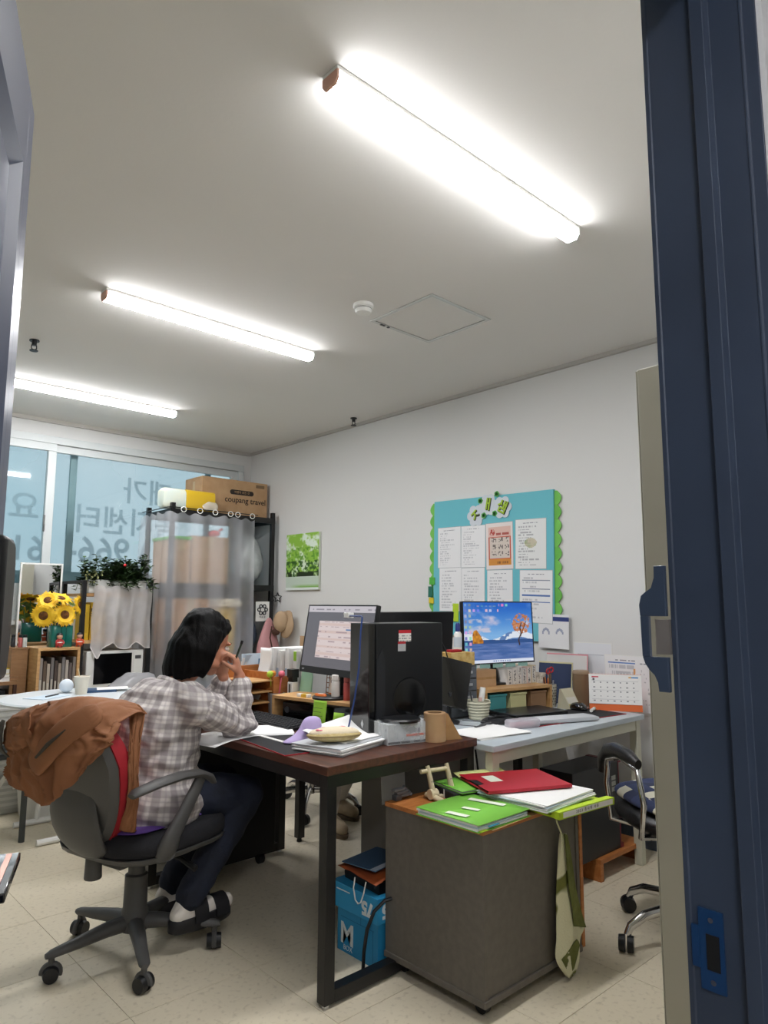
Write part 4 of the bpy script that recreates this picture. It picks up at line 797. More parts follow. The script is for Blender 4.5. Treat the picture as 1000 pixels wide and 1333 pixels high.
rl = T('ruler', 'white ruler lying on the desk pad', 'ruler', (1.585, 2.37, ZD+.0035), -92); O('strip', M().box(-.12, -.009, 0, .12, .009, .002), white, rl, smooth=0); O('edge', M().box(-.12, .009, 0, .12, .011, .001), mat('pink_print', '#cf8a92', .5), rl, smooth=0)
# lavender cloth pouch like a little cone
lv = tag(O('cloth_pouch', M().loft([[(cx_+a_*math.cos(q), b_*math.sin(q), z_) for q in [2*math.pi*j/24 for j in range(24)]] for cx_, a_, b_, z_ in ((-.03, .080, .045, 0), (-.03, .078, .045, .006), (-.008, .056, .040, .022), (.004, .044, .037, .045), (.010, .038, .033, .072), (.012, .030, .026, .086), (.012, .012, .010, .092))]), mat('lavender', '#b3a2cf', .8, bump=.15, bscale=30), loc=(1.66, 2.205, ZD+.004), rot=(0, 0, -14), sub=1, smooth=180), 'lavender cloth pouch on the walnut desk', 'pouch')
# thick stack of papers with the embroidered pouch
stk = T('paper_stack', 'thick stack of white documents at the walnut desk corner', 'paper', (1.70, 2.06, ZD), 14)
rs = random.Random(5)
for k in range(7):
    O('booklet', M().cb((0, 0, 0), (.30, .215, .0036)), whitep if k % 3 else mat('grey_cover', '#b9bcc0', .6), stk, loc=(rs.uniform(-.008, .008), rs.uniform(-.008, .008), .002+k*.0039), rot=(0, 0, rs.uniform(-3, 3)), smooth=0)
top = T('paper', 'open white sheet rising at the back of the document stack', 'paper', (1.76, 2.10, ZD+.0285), 10)
O('sheet', M().grid(lambda u, v: ((u-.5)*.27, (v-.5)*.21, .002+.075*max(0, v-.25)**1.6*(.5+u*.5)), 10, 14), whitep, top, solid=.0008, smooth=180)
po = T('embroidered_pouch', 'oval cream pouch with pink flowers on the document stack', 'pouch', (1.64, 2.03, ZD+.0295), -28)
O('body', M().ell((0, 0, .0245), (.098, .05, .024), 26, 12), mat('cream_cloth', '#c9b47c', .85, col2='#d6c592', scale=60, bump=.3, bscale=140), po, smooth=180); O('top_panel', M().ell((0, 0, .032), (.093, .045, .021), 24, 10), mat('cream_top', '#ded0b4', .85, bump=.2, bscale=120), po, smooth=180)
for x, y, r_ in ((-.055, -.014, .016), (-.035, .012, .010), (.03, .012, .013), (.06, -.006, .009)):
    f_ = M()
    for q in range(5): f_.ell((x+r_*.55*math.cos(q*1.257), y+r_*.45*math.sin(q*1.257), .0515-.55*(abs(x)**2+abs(y)**2)*3.4), (r_*.5, r_*.42, .0022), 8, 5)
    O('flower', f_, mat('pink_thread', '#d0647a', .8) if r_ > .011 else mat('rose_thread', '#d9a0a4', .8), po)
O('zip', M().torus((0, 0, .0225), 1, .0, (0, 0, 1)) if 0 else M().tube([(.0985*math.cos(R(a)), .0505*math.sin(R(a)), .0255) for a in range(0, 361, 12)], .0028, 6), mat('zip_brown', '#8f7c4e', .6), po)
# wrapped box, tape roll, flap, yellow box
wb = T('wrapped_box', 'carton wrapped in clear plastic with a black round lid', 'box', (1.945, 1.985, ZD), -14)
O('carton', M().box(-.10, -.055, 0, .10, .055, .075), mat('grey_white_card', '#b4b8bb', .6, col2='#cfd2d2', scale=18), wb, bev=.002, smooth=0)
O('lid', M().lathe([(.001, .0755), (.078, .0755), (.080, .083), (.074, .089), (.001, .090)], 28, (-.01, .01, 0)), black, wb)
O('plastic', M().grid(lambda u, v: (.103*math.cos(2*math.pi*u)*(1.02+.05*math.sin(9*u*6.28))*1.03/max(abs(math.cos(2*math.pi*u)), abs(math.sin(2*math.pi*u)), .6)*.92, .06*math.sin(2*math.pi*u)/max(abs(math.cos(2*math.pi*u)), abs(math.sin(2*math.pi*u)), .6)*.94, .002+.080*v+.007*v*math.sin(u*31)), 48, 8, True), film('clear_wrap', '#dfe6ea', .3, .12, .2, 30), wb, smooth=60, flip=False)
O('orange_stripe', M().box(-.02, -.0558, .028, .06, -.055, .036), mat('orange_ink', '#d0562b', .6), wb, smooth=0)
text('소모품', .016, mat('purple_ink', '#5b5672', .6), wb, (.02, -.0558, .047)); O('base_strip', M().box(-.098, -.0556, .004, .098, -.055, .012), black, wb, smooth=0)
tr_ = T('paper_roll', 'upright roll of brown kraft paper tape on the walnut desk', 'roll', (2.035, 1.905, ZD))
O('roll', M().lathe([(.030, 0), (.041, 0), (.0425, .002), (.0425, .106), (.041, .108), (.030, .108), (.030, 0)], 32), kraft, tr_); O('core', M().lathe([(.026, .001), (.0298, .001), (.0298, .107), (.026, .107), (.026, .001)], 28), mat('core_card', '#8c6e4b', .8), tr_)
fp = T('kraft_flap', 'standing triangular brown card beside the kraft roll', 'card', (2.092, 1.888, ZD)); O('card', M().prism([(-.012, 0), (.062, 0), (.050, .012), (.0, .098), (-.012, .104)], -.001, .001, Matrix(((.92, .0, .39, 0), (-.39, 0, .92, 0), (0, 1, 0, 0), (0, 0, 0, 1)))), kraft2, fp, smooth=0)
yb = T('tea_box', 'small yellow, black and white box at the desk corner', 'box', (2.145, 2.0, ZD), -12)
def tea(u, v):
    c = flat(u, 'd8d4c6'); c = mixc(c, rgb('c9a227'), (((u < .22) | ((u > .55) & (u < .95))) & (v > .15) & (v < .9))*1.); return mixc(c, rgb('17181b'), ((u > .24) & (u < .52) & (v > .1))*1.)
O('carton', M().box(-.055, -.0, 0, .055, .06, .068), white, yb, bev=.0015, smooth=0); printed('front_print', .106, .062, tea, 26, 16, yb, (0, -.0006, .003)); O('lid', M().box(-.06, -.004, .0685, .05, .064, .072), mat('charcoal_card', '#2b2c33', .6), yb, smooth=0)
# organisers at the far end of the desk
ri = T('desk_riser', 'small light wood monitor riser with bottles on it', 'shelf', (2.0, 2.50, ZD), -80)
O('shelf', M().box(-.28, -.09, .093, .28, .09, .107), oak, ri, bev=.001, smooth=0)
for x in (-.28, .266): O('side', M().box(x, -.09, 0, x+.014, .09, .0928), oak, ri, smooth=0)
dv = T('black_device', 'black box with a round dial under the wood riser', 'device', (2.0, 2.55, ZD), -80)
O('body', M().box(-.19, -.07, 0, .12, .07, .078), blackg, dv, bev=.003, smooth=0); O('dial', M().cyl((-.16, -.0705, .045), (-.16, -.074, .045), .014), mat('dial_grey', '#3d4046', .4), dv)
nt_ = T('sticky_note', 'lime green sticky note hanging from the wood riser', 'note', (1.905, 2.455, ZD+.107), -80); O('sheet', M().grid(lambda u, v: ((u-.5)*.075, -.012*math.sin(v*2.6)*v, .001-.105*v), 5, 12), mat('lime_paper', '#97c93f', .8), nt_, solid=.0006, smooth=180)
for i in range(4): O('writing', M().box(-.028, -.013-.001*i, -.03-i*.016, .024-.008*(i % 2), -.0122-.001*i, -.0275-i*.016), mat('pencil_grey', '#6f8a3c', .8), nt_, smooth=0)
nt2 = T('sticky_note', 'small green note standing left of the computer tower', 'note', (1.87, 2.30, ZD), -70); O('sheet', M().grid(lambda u, v: ((u-.5)*.05, .02*v, .075*v), 4, 6), MATS['lime_paper'], nt2, solid=.0006, smooth=180)
def bottle(label, x, y, z, h_, r_, c1, c2, cat='bottle'):
    o = T('bottle', label, cat, (x, y, z)); O('body', M().lathe([(.001, 0), (r_, 0), (r_*1.02, .004), (r_, h_*.72), (r_*.9, h_*.76), (r_*.6, h_*.78), (.001, h_*.78)], 18), mat('plastic_'+c1, '#'+c1, .4), o)
    O('cap', M().lathe([(.001, h_*.78), (r_*.95, h_*.78), (r_*.95, h_*.98), (r_*.85, h_), (.001, h_)], 18), mat('plastic_'+c2, '#'+c2, .4), o); return o
ZR = ZD+.1072
bottle('tall white bottle on the wood riser', 1.98, 2.445, ZR, .105, .018, 'ddd9d2', 'e6e2dc'); bottle('dusty red tube bottle on the wood riser', 2.0, 2.39, ZR, .10, .016, 'b5534f', 'c46a62'); bottle('short white jar behind the red bottle', 2.07, 2.42, ZR, .09, .02, 'e2d9d2', 'd9b7ae')
fg = T('figurine', 'small round white figurine on the wood riser', 'toy', (2.035, 2.52, ZR)); O('body', M().lathe([(.001, 0), (.024, 0), (.027, .02), (.024, .045), (.022, .05), (.025, .065), (.020, .085), (.001, .09)], 18), mat('cream_white', '#e3d9cf', .5), fg); O('face', M().ell((-.022, -.008, .068), (.004, .008, .006), 8, 6), mat('toy_brown', '#5d3d2e', .6), fg); O('skirt', M().lathe([(.026, .004), (.030, .0), (.028, .02)], 18), mat('toy_orange', '#c77a3d', .6), fg)
ob = T('tape_dispenser', 'small orange tape case on the wood riser', 'stationery', (1.945, 2.505, ZR), -80); O('case', M().loft([[(.032*math.cos(q)*k, .018*math.sin(q)*k, z) for q in [2*math.pi*j/20 for j in range(20)]] for z, k in ((0, .9), (.004, 1), (.016, 1), (.022, .85))]), mat('orange_plastic', '#d9702a', .4), ob); O('window', M().ell((0, 0, .0222), (.016, .009, .001), 12, 5), white, ob)
er = T('eraser', 'white and yellow eraser on the wood riser', 'eraser', (1.925, 2.60, ZR), -80); O('rubber', M().box(-.035, -.011, 0, .035, .011, .014), white, er, bev=.002); O('sleeve', M().box(-.008, -.0115, -.0, .022, .0115, .0145), mat('yellow_card', '#d9b13a', .6), er, smooth=0)
bs = T('wire_basket', 'brown wire basket behind the figurine', 'basket', (2.10, 2.58, ZR), -80); bm2 = M()
for i in range(9): bm2.tube([(-.07+i*.0175, 0, .0), (-.07+i*.0175, .01, .12)], .0022, 5)
for i in range(6): bm2.tube([(-.07, .002*i, .004+i*.022), (.07, .002*i, .004+i*.022)], .0022, 5)
tag(O('wires', bm2, mat('brown_wire', '#8f5a2a', .5), bs), kind='stuff'); O('rim', M().tube([(-.072, .01, .122), (.072, .01, .122)], .004, 6), MATS['brown_wire'], bs)
mi = T('phone_stand', 'mint green plastic holder left of the form monitor', 'holder', (2.035, 2.755, ZD), -75)
O('plate', M().prism([(-.035, 0), (.04, 0), (.034, .12), (.022, .155), (-.022, .16), (-.034, .14)], 0, .008, Matrix(((1, 0, 0, 0), (0, .2, .98, 0), (0, .98, -.2, .06), (0, 0, 0, 1)))), mat('mint_plastic', '#9fcbb0', .5), mi, bev=.002, smooth=0); O('foot', M().box(-.035, -.02, 0, .04, .05, .0595), MATS['mint_plastic'], mi, bev=.003)
st_ = T('stapler', 'white stapler standing beside the white folders', 'stationery', (2.02, 2.82, ZD), 0); O('body', M().box(-.018, -.02, 0, .018, .02, .15), white, st_, bev=.004); O('slot', M().box(-.0185, -.006, .10, -.0178, .008, .14), dgrey, st_, smooth=0); O('top', M().box(-.02, -.022, .17, .02, .022, .21).box(-.016, -.018, .15, .016, .018, .17), black, st_, bev=.002)
fh = T('file_box', 'orange wood desk organiser behind the woman\'s hand', 'organiser', (1.93, 3.02, ZD), 4)
O('back', M().box(-.13, .12, 0, .16, .132, .21), orangew, fh, smooth=0); O('front', M().box(.02, -.13, 0, .16, -.118, .17), orangew, fh, smooth=0)
for x in (-.13, .02, .148): O('divider', M().box(x, -.118, 0, x+.012, .12, .19 if x > -.1 else .16), orangew, fh, smooth=0)
for z in (.05, .10, .15): O('tray', M().box(-.118, -.118, z, .02, .12, z+.006), oak, fh, smooth=0)
rs = random.Random(8)
FL = ('leftmost of the five white folders standing on the walnut desk', 'second from the left of the five standing white folders', 'middle one of the five standing white folders', 'standing white folder with a lime green label, fourth of the row', 'rightmost of the five white folders, nearest the form monitor')
for i in range(5):
    q = T('folder', FL[i], 'folder', (2.06+.012*i, 3.07-.058*i, ZD), -4, 'white folders standing on the desk'); th = .034
    O('cover', M().box(-.01, -th/2, 0, .24, th/2, .30-.012*(i % 2)).box(-.0105, -th/2+.002, .01, -.0095, th/2-.002, .28), white if i % 2 else whitep, q, bev=.003, smooth=0, rot=(5-2*i, 0, 0))
    if i == 3: O('label', M().box(-.012, -.012, .24, -.0106, .012, .285), MATS['lime_paper'], q, smooth=0, label='lime green label')
    O('spine_label', M().box(-.0118, -.010, .08, -.0108, .010, .20), mat('label_blue', '#a9bcd0', .7), q, smooth=0)
cs = tag(O('paper_sheet', M().grid(lambda u, v: (-.05-.075*(1-v)**2.2+.0*u, (u-.5)*.10, .05+.25*v), 6, 14), whitep, loc=(2.06, 3.04, ZD), solid=.001, smooth=180), 'curled white sheet hanging before the folder row', 'paper')
dc = T('document_stack', 'loose white documents standing beside the woman\'s hand', 'paper', (2.12, 3.25, ZD), -10)
for i in range(7): O('sheet', M().box(-.12, -.001, 0, .10, .001, .26-.02*(i % 3)), whitep if i % 3 else mat('pale_blue_paper', '#c9d8e4', .8), dc, loc=(.01*(i % 2), .018*i-.05, 0), rot=(-6+3*i, 0, -8+4*i), smooth=0)
O('blue_tab', M().box(-.04, -.058, .20, -.02, -.054, .235), mat('blue_tab', '#2f6f9f', .6), dc, smooth=0); 
bf = T('magazine_file', 'thin black file standing among the white folders', 'file', (2.05, 3.135, ZD), -6); O('cover', M().box(0, -.003, 0, .2, .003, .29).box(0, -.012, 0, .004, .012, .29), black, bf, smooth=0)
kf = T('cardboard_sheet', 'brown cardboard behind the white folders', 'card', (2.33, 3.05, ZD), -4); O('board', M().box(-.0, -.16, 0, .008, .16, .345), kraft, kf, smooth=0)
pcu = T('pencil_cup', 'grey cup with pens topped by coloured balls', 'cup', (1.98, 2.90, ZD)); O('cup', M().lathe([(.001, 0), (.034, 0), (.040, .095), (.037, .095), (.031, .004), (.001, .004)], 20), mat('cup_grey', '#8b8c90', .5), pcu)
for i, (x, y, cc) in enumerate(((-.015, .01, 'a9c93c'), (.012, -.008, 'e06a7c'), (.0, .02, 'd8913a'))):
    p_ = O('pen', M().cyl((x*.4, y*.4, .006), (x*1.6, y*1.6, .17), .004, n=8), mat('pen_'+cc, '#'+cc, .4), pcu); O('ball', M().ell((x*1.7, y*1.7, .182), .017, 12, 8), MATS['pen_'+cc], p_)
gp_ = T('paper_bag', 'small dark olive gift bag beside the wood riser', 'bag', (1.985, 2.795, ZD), 10); O('bag', M().loft([[(x*k, y*k, z) for x, y in ((-.03, -.036), (.03, -.036), (.03, .036), (-.03, .036))] for z, k in ((0, .9), (.085, 1.05))]), mat('olive_paper', '#474f2c', .7), gp_, smooth=0); O('print', M().ell((-.0305, -.006, .04), (.001, .012, .015), 8, 6), mat('olive_light', '#9aa372', .7), gp_)
O('handle', M().torus((-.031, 0, .085), .02, .002, (1, 0, 0), 10, 5, 0, 180), MATS['olive_light'], gp_)
jar = T('jar', 'clear plastic tub with a dark lid by the woman\'s hand', 'jar', (1.83, 2.97, ZD)); O('tub', M().lathe([(.001, 0), (.045, 0), (.05, .06), (.047, .06), (.042, .004), (.001, .004)], 22), film('clear_tub', '#cfe0e2', .35, .1, .2), jar); O('lid', M().lathe([(.001, .061), (.052, .061), (.052, .074), (.001, .076)], 22), black, jar)
dish = T('plate', 'shallow white dish on the desk beyond the woman', 'dish', (1.80, 3.11, ZD)); O('dish', M().lathe([(.001, 0), (.04, 0), (.075, .016), (.072, .018), (.038, .004), (.001, .004)], 28), white, dish); O('rim', M().torus((0, 0, .017), .0745, .002, (0, 0, 1), 28, 5), mat('rim_dark', '#2d2f33', .4), dish)
# ---------------------------------------------------------------- pale desk by the wall
ZP = .7102
def lake(u, v):
    n1 = fbm(u*5, v*6, 2, 5); n2 = fbm(u*9, v*11, 7, 5)
    c = mixc(np.broadcast_to(rgb('7fb4e6'), u.shape+(3,)), rgb('1560c4'), np.clip((v-.45)/.5, 0, 1)); c = mixc(c, rgb('d9c9dc'), np.clip((n1-.45)*4, 0, 1)*np.clip((v-.40)*6, 0, 1)*np.clip((1.02-v)*4, 0, 1)*.9)
    c = mixc(c, rgb('e8d2d6'), np.clip((n2-.52)*5, 0, 1)*((v > .5) & (v < .72))*.7)
    ridge = .40+.13*fbm(u*4+2, u*0, 5, 4)+.06*np.sin(u*9+1); mt = (v < ridge) & (v > .33); c = mixc(c, rgb('5b7fb4'), mt*1.); c = mixc(c, rgb('eef2f8'), (mt & (n2 > .46) & (v > ridge-.11))*.9)
    c = mixc(c, rgb('274f8a'), ((v < .365+.02*n1) & (v > .31))*1.); wat = v <= .315; w_ = mixc(np.broadcast_to(rgb('3a5f9e'), u.shape+(3,)), rgb('7f8fc4'), np.clip(fbm(u*7, v*40, 4, 3)*1.3-.3, 0, 1)); c = np.where(wat[..., None], w_, c)
    tr = ((u > .12) & (u < .27) & (v > .32) & (v < .32+.26*(1-np.abs(u-.17)/.12)*(0.6+.6*vn(u*30, v*4, 3)))); c = mixc(c, mixc(np.broadcast_to(rgb('8a4d12'), u.shape+(3,)), rgb('e09a2c'), vn(u*40, v*30, 9)), tr*1.)
    d = np.hypot((u-.83)/.15, (v-.64)/.19)+.35*(fbm(u*22, v*22, 6, 3)-.5); cr_ = (d < .9) & (fbm(u*30, v*30, 11, 3) > .40); c = mixc(c, mixc(np.broadcast_to(rgb('a85c34'), u.shape+(3,)), rgb('e09a68'), vn(u*50, v*50, 2)), cr_*.95)
    tk = (np.abs(u-(.79+.12*(v-.30)**1.0+.01*np.sin(v*30))) < .008+.01*np.clip(.5-v, 0, 1)) & (v > .27) & (v < .66); c = mixc(c, rgb('3c2418'), tk*1.); tk2 = (np.abs(u-(.83+.35*(v-.46))) < .006) & (v > .42) & (v < .68); c = mixc(c, rgb('4a2c1c'), tk2*1.)
    gx, gy = np.floor(u*17), np.floor(v*11); ic = (((gx < 2) & (v > .1)) | ((gy > 8) & (u < .5) & (v < .94) & (vn(gx*3.3, gy*5.1, 2) > .4)) | ((gy == 10) & (u > .5) & (u < .66))); ic &= (np.abs(u*17-gx-.5) < .28) & (np.abs(v*11-gy-.52) < .26)
    icol = np.stack([vn(gx*7.7, gy*3.1, 1)*.6+.4, vn(gx*2.7, gy*6.1, 5)*.5+.45, vn(gx*5.7, gy*9.1, 8)*.4+.55], -1); c = np.where(ic[..., None], icol, c)
    tb = v < .05; c = mixc(c, rgb('dde3f2'), tb*1.); c = mixc(c, rgb('5f78b0'), (tb & (np.abs(u-.52) < .14) & (np.floor(u*60) % 2 == 0) & (np.abs(v-.025) < .012))*1.); return c
mC, hdC = monitor('monitor with a lake and autumn tree wallpaper on the pale desk', (3.0, 2.335, ZP), -9, -2, .50, .325, lake, .27, z0=.232, nx=220, ny=140, chin=.008, stand=False)
O('stand_neck', M().tube([(.03, .07, .012), (.025, .10, .12), (.015, .08, .22), (.0, .045, .34)], [.018, .018, .018, .02], 10, flat=(1.5, .6)), black, mC)
O('stand_base', M().box(-.10, .0, 0, .12, .14, .012), black, mC, bev=.003)
tabm = mat('tab_green', '#8fb8b0', .7)
for i in range(5): O('index_tab', M().box(-.235+i*.09, -.003, -.018, -.165+i*.09, -.0015, .004), tabm, hdC, smooth=0, label=None)
# riser shelf of light wood under and behind that monitor, with things in it
rz_ = T('desk_riser', 'light wood monitor riser on the pale desk, books behind it', 'shelf', (3.04, 2.30, ZP), -9)
O('shelf', M().box(-.26, -.09, .108, .21, .10, .122), oak, rz_, smooth=0)
for x in (-.26, .196): O('side', M().box(x, -.09, 0, x+.014, .10, .1078), oak, rz_, smooth=0)
mC.location.z = ZP+.0; 
for ob_ in mC.children:
    if ob_.name.startswith('stand'): ob_.location.z = .1225
for nm, x, cc, lb in (('storage_box', -.17, '3f8a8c', 'teal box under the monitor riser'), ('storage_box', -.03, 'c9c592', 'pale yellow box under the monitor riser'), ('storage_box', .115, '8d6b4c', 'brown carton under the monitor riser')):
    q = T(nm, lb, 'box', (3.04+x*.99, 2.30-x*.156-.03, ZP), -9); O('carton', M().box(-.055, -.05, 0, .055, .08, .085), mat('card_'+cc, '#'+cc, .7), q, bev=.002, smooth=0); O('lid', M().box(-.058, -.053, .0855, .058, .083, .095), mat('card_'+cc), q, smooth=0)
rs = random.Random(12); BK = ('leftmost of the six', 'second from the left', 'third from the left', 'fourth from the left, greyish', 'fifth from the left, pinkish', 'rightmost of the six, cream')
for i in range(6):
    q = T('book', 'book on the riser behind the lake monitor, '+BK[i], 'book', (3.06+.034*i, 2.372-.006*i, ZP+.1225), -9, 'books on the riser behind the lake monitor'); hh = .078+.008*(i % 3)
    O('cover', M().box(-.016, -.06, 0, .016, .06, hh), mat('book_%d' % i, ('#dcd9d4', '#d2cfcc', '#dedbd8', '#c7c7ca', '#d9bfb8', '#cfc3a4')[i], .7), q, bev=.001, smooth=0)
    printed('spine_print', .026, hh*.9, (lambda s_: lambda u, v: mixc(flat(u, 'd8d5d0'), rgb('4a4a50'), ((np.abs(u-.5) < .3) & (vn(u*5, v*22, s_) > .55))*.8))(i), 8, 24, q, (0, -.0606, hh*.05))
kb2 = T('kraft_box', 'brown box on the riser behind the monitor arm', 'box', (2.87, 2.385, ZP+.1225), -9); O('carton', M().box(-.085, -.05, 0, .085, .05, .085), kraft, kb2, smooth=0); O('tape', M().box(-.085, -.0505, .038, .085, -.0501, .050), kraft2, kb2, smooth=0)
# grey drawers with a wooden box on top, tablet in front
dr = T('storage_tower', 'small grey drawer unit beside the lake monitor', 'drawers', (2.655, 2.375, ZP), -6)
O('carcass', M().box(-.09, -.09, 0, .09, .03, .245), dgrey, dr, bev=.002, smooth=0)
for k in range(4):
    d = O('drawer', M().box(-.082, -.097, .008+k*.059, .082, -.0905, .060+k*.059), mat('drawer_grey', '#5c6168', .4), dr, bev=.002, smooth=0); O('handle', M().box(-.02, -.104, .030+k*.059, .05, -.097, .042+k*.059), mat('handle_silver', '#b9bcc0', .35, .5), d, bev=.001)
wbx = T('wooden_box', 'patterned yellow wood box on the grey drawers', 'box', (2.655, 2.345, ZP+.2455), -6); O('box', M().box(-.08, -.055, 0, .08, .045, .062), mat('yellow_wood', '#b98f45', .6, col2='#d9bd7d', scale=30), wbx, bev=.002, smooth=0); O('red_lid_item', M().box(-.05, -.03, .0625, .02, .01, .075), red, wbx, bev=.003)
bt = T('spray_bottle', 'slim white and blue bottle on the wooden box', 'bottle', (2.705, 2.37, ZP+.308)); O('body', M().lathe([(.001, 0), (.020, 0), (.020, .085), (.010, .10), (.001, .10)], 16), white, bt); O('cap', M().lathe([(.012, .095), (.012, .13), (.008, .14), (.001, .14)], 14), mat('deep_blue', '#27357a', .4), bt)
O('label', M().lathe([(.0204, .02), (.0204, .07)], 16), mat('pale_blue_paper'), bt)
tb_ = T('tablet_stand', 'black tablet tilted on a stand in front of the grey drawers', 'tablet', (2.47, 2.22, ZP), -30); O('tablet', M().box(-.075, -.005, 0, .075, .005, .22), blackg, tb_, bev=.004, loc=(0, -.02, .075), rot=(-16, 0, 0), smooth=0, )
tb_.children[0].rotation_euler = (R(-14), R(14), 0); O('stand', M().tube([(0, .02, .004), (0, .01, .08), (0, -.015, .14)], .008, 8).cyl((0, .01, 0), (0, .01, .01), .05, n=20), black, tb_)
mic = T('cable', 'black cables arching over the tablet', 'cable', (2.45, 2.26, ZP)); O('lead', M().tube([(-.03, 0, .002), (-.03, .0, .20), (-.02, .0, .34), (.01, .0, .37), (.04, 0, .33), (.09, .0, .20)], .003, 6), black, mic); O('lead', M().tube([(-.05, .02, .002), (-.06, .02, .12), (-.055, .02, .28), (-.03, .02, .31), (-.02, 0, .24)], .003, 6), black, mic)
O('plug', M().cyl((-.02, 0, .22), (-.02, 0, .25), .007), black, mic)
wbk = T('basket', 'white woven plastic basket of stationery on the pale desk', 'basket', (2.66, 2.205, ZP)); bm3 = M()
for k in range(6): z0 = .004+k*.0135; r_ = .044+.0022*k; bm3.lathe([(r_, z0), (r_+.003, z0+.005), (r_+.003, z0+.008), (r_, z0+.0125)], 24)
O('weave', bm3, mat('cream_plastic', '#cfcdb6', .5), wbk); O('liner', M().lathe([(.001, .002), (.043, .002), (.0535, .086), (.056, .090), (.051, .086)], 24), MATS['cream_plastic'], wbk)
O('white_tube', M().cyl((.005, 0, .02), (.035, .0, .145), .014, n=14), white, wbk); O('pen', M().cyl((-.02, .01, .02), (-.035, .02, .13), .004, n=8), dgrey, wbk); O('pink_tube', M().cyl((-.02, -.02, .02), (-.01, -.02, .105), .009, n=10), mat('plastic_d9b7ae', '#d9b7ae', .4), wbk)
# black laptop, grey sleeve, pencil case, papers, mouse, memo
pad2 = T('mouse_pad', 'black desk pad with red edge on the pale desk', 'mat', (3.04, 1.985, ZP), -7); O('pad', M().box(-.34, -.13, 0, .31, .13, .003), MATS['pad_black'], pad2, smooth=0); O('red_edge', M().box(-.343, -.133, 0, .313, -.13, .0034).box(.31, -.13, 0, .313, .13, .0034), red, pad2, smooth=0)
lp = T('laptop', 'closed black laptop on the pale desk', 'laptop', (2.93, 2.115, ZP+.0035), -12)
O('base', M().box(-.17, -.10, .002, .17, .11, .014), black, lp, bev=.003, smooth=0); O('lid', M().box(-.17, -.10, .0148, .17, .11, .023), mat('laptop_lid', '#1c1d20', .35), lp, bev=.004, smooth=0)
sl = tag(O('laptop_sleeve', M().loft([[(x*k, y*k, z) for x, y in ((-.19, -.055), (.19, -.055), (.20, .0), (.19, .055), (-.19, .055), (-.2, 0))] for z, k in ((0, .97), (.004, 1), (.013, 1), (.017, .97))]), mat('pale_grey_cloth', '#c3c5c9', .7, bump=.1, bscale=40), loc=(2.89, 1.915, ZP+.0038), rot=(0, 0, -20), smooth=60), 'flat pale grey fabric sleeve across the pale desk', 'sleeve')
pcs = T('pencil_case', 'translucent lilac pencil case at the pale desk front', 'case', (2.635, 1.935, ZP), -16); O('case', M().loft([[(x*.085*k, y*.035*k, z) for x, y in [sq(j, .5) for j in range(28)]] for z, k in ((0, .9), (.006, 1), (.030, 1.), (.036, .92), (.037, .4))]), film('lilac_plastic', '#dedce4', .6, .2, .3), pcs, smooth=60); O('contents', M().box(-.06, -.018, .004, .06, .018, .02), mat('rose_thread'), pcs, bev=.004)
pile('paper_stack', 'white papers on the near corner of the pale desk', 'paper', (2.42, 1.955, ZP), -6, .30, .21, 6, .0012, whitep, seed=9, jit=.012)
gl = T('eyeglasses', 'eyeglasses with thin dark frame on the white papers', 'glasses', (2.50, 2.05, ZP+.0078), 20)
for x in (-.034, .034): O('lens_rim', M().torus((x, 0, .004), .025, .0022, (0, .25, 1), 18, 6), dgrey, gl); O('temple', M().tube([(x*1.8, .01, .006), (x*1.9, .12, .006)], .002, 6), dgrey, gl)
O('bridge', M().tube([(-.009, 0, .006), (0, .002, .009), (.009, 0, .006)], .002, 6), dgrey, gl)
sc = T('black_case', 'black cloth folded near the white basket', 'cloth', (2.66, 2.09, ZP)); O('cloth', M().loft([[(x*.09*k, y*.06*k, z+.004*math.sin(j)) for j, (x, y) in enumerate([sq(j, .7) for j in range(28)])] for z, k in ((.004, 1), (.012, .95), (.018, .7))]), MATS['pad_black'], sc, smooth=60)
O('fold', M().tube([(-.07, .0, .02), (.0, .01, .026), (.07, -.01, .02)], .006, 6), MATS['pad_black'], sc)
ms = T('computer_mouse', 'black glossy mouse before the desk calendar', 'mouse', (3.265, 2.045, ZP+.0036), 160); O('body', M().loft([[(x*.032*k, y*.055*k+.004, z) for x, y in [sq(j, .8) for j in range(28)]] for z, k in ((0, .95), (.008, 1), (.022, .92), (.032, .7), (.037, .35))]), blackg, ms, smooth=70); O('wheel', M().cyl((-.004, .035, .031), (.004, .035, .031), .008, n=12), dgrey, ms)
me2 = T('memo_stand', 'cream memo pad leaning on a slanted stand', 'memo pad', (3.30, 2.125, ZP), -6); O('stand', M().prism([(-.05, 0), (.04, 0), (.035, .006), (.02, .10), (.01, .10)], -.045, .045, Matrix(((0, 0, 1, 0), (1, 0, 0, 0), (0, 1, 0, 0), (0, 0, 0, 1)))), mat('memo_cream', '#cfc9ae', .7), me2, smooth=0); printed('note', .075, .085, lambda u, v: mixc(flat(u, 'd9d6cc'), rgb('c9bf6f'), (v < .3)*1.), 8, 10, me2, (0, -.049, .006), (-33, 0, 0))
cup2 = T('pen_cup', 'white perforated pen cup with red scissors', 'cup', (3.285, 2.235, ZP)); O('cup', M().lathe([(.001, 0), (.036, 0), (.042, .115), (.039, .115), (.033, .004), (.001, .004)], 24), mat('cup_ivory', '#cfcbbd', .5), cup2); hl_ = M()
for r_ in range(7):
    for k in range(20): a = 2*math.pi*(k+.5*(r_ % 2))/20; rr_ = .0372+.0009*r_*1.0; hl_.cb((rr_*math.cos(a), rr_*math.sin(a), .014+r_*.0145), (.0035, .0035, .007))
tag(O('perforation', hl_, mat('slot_dark', '#6f6c62', .8), cup2, smooth=0), kind='stuff')
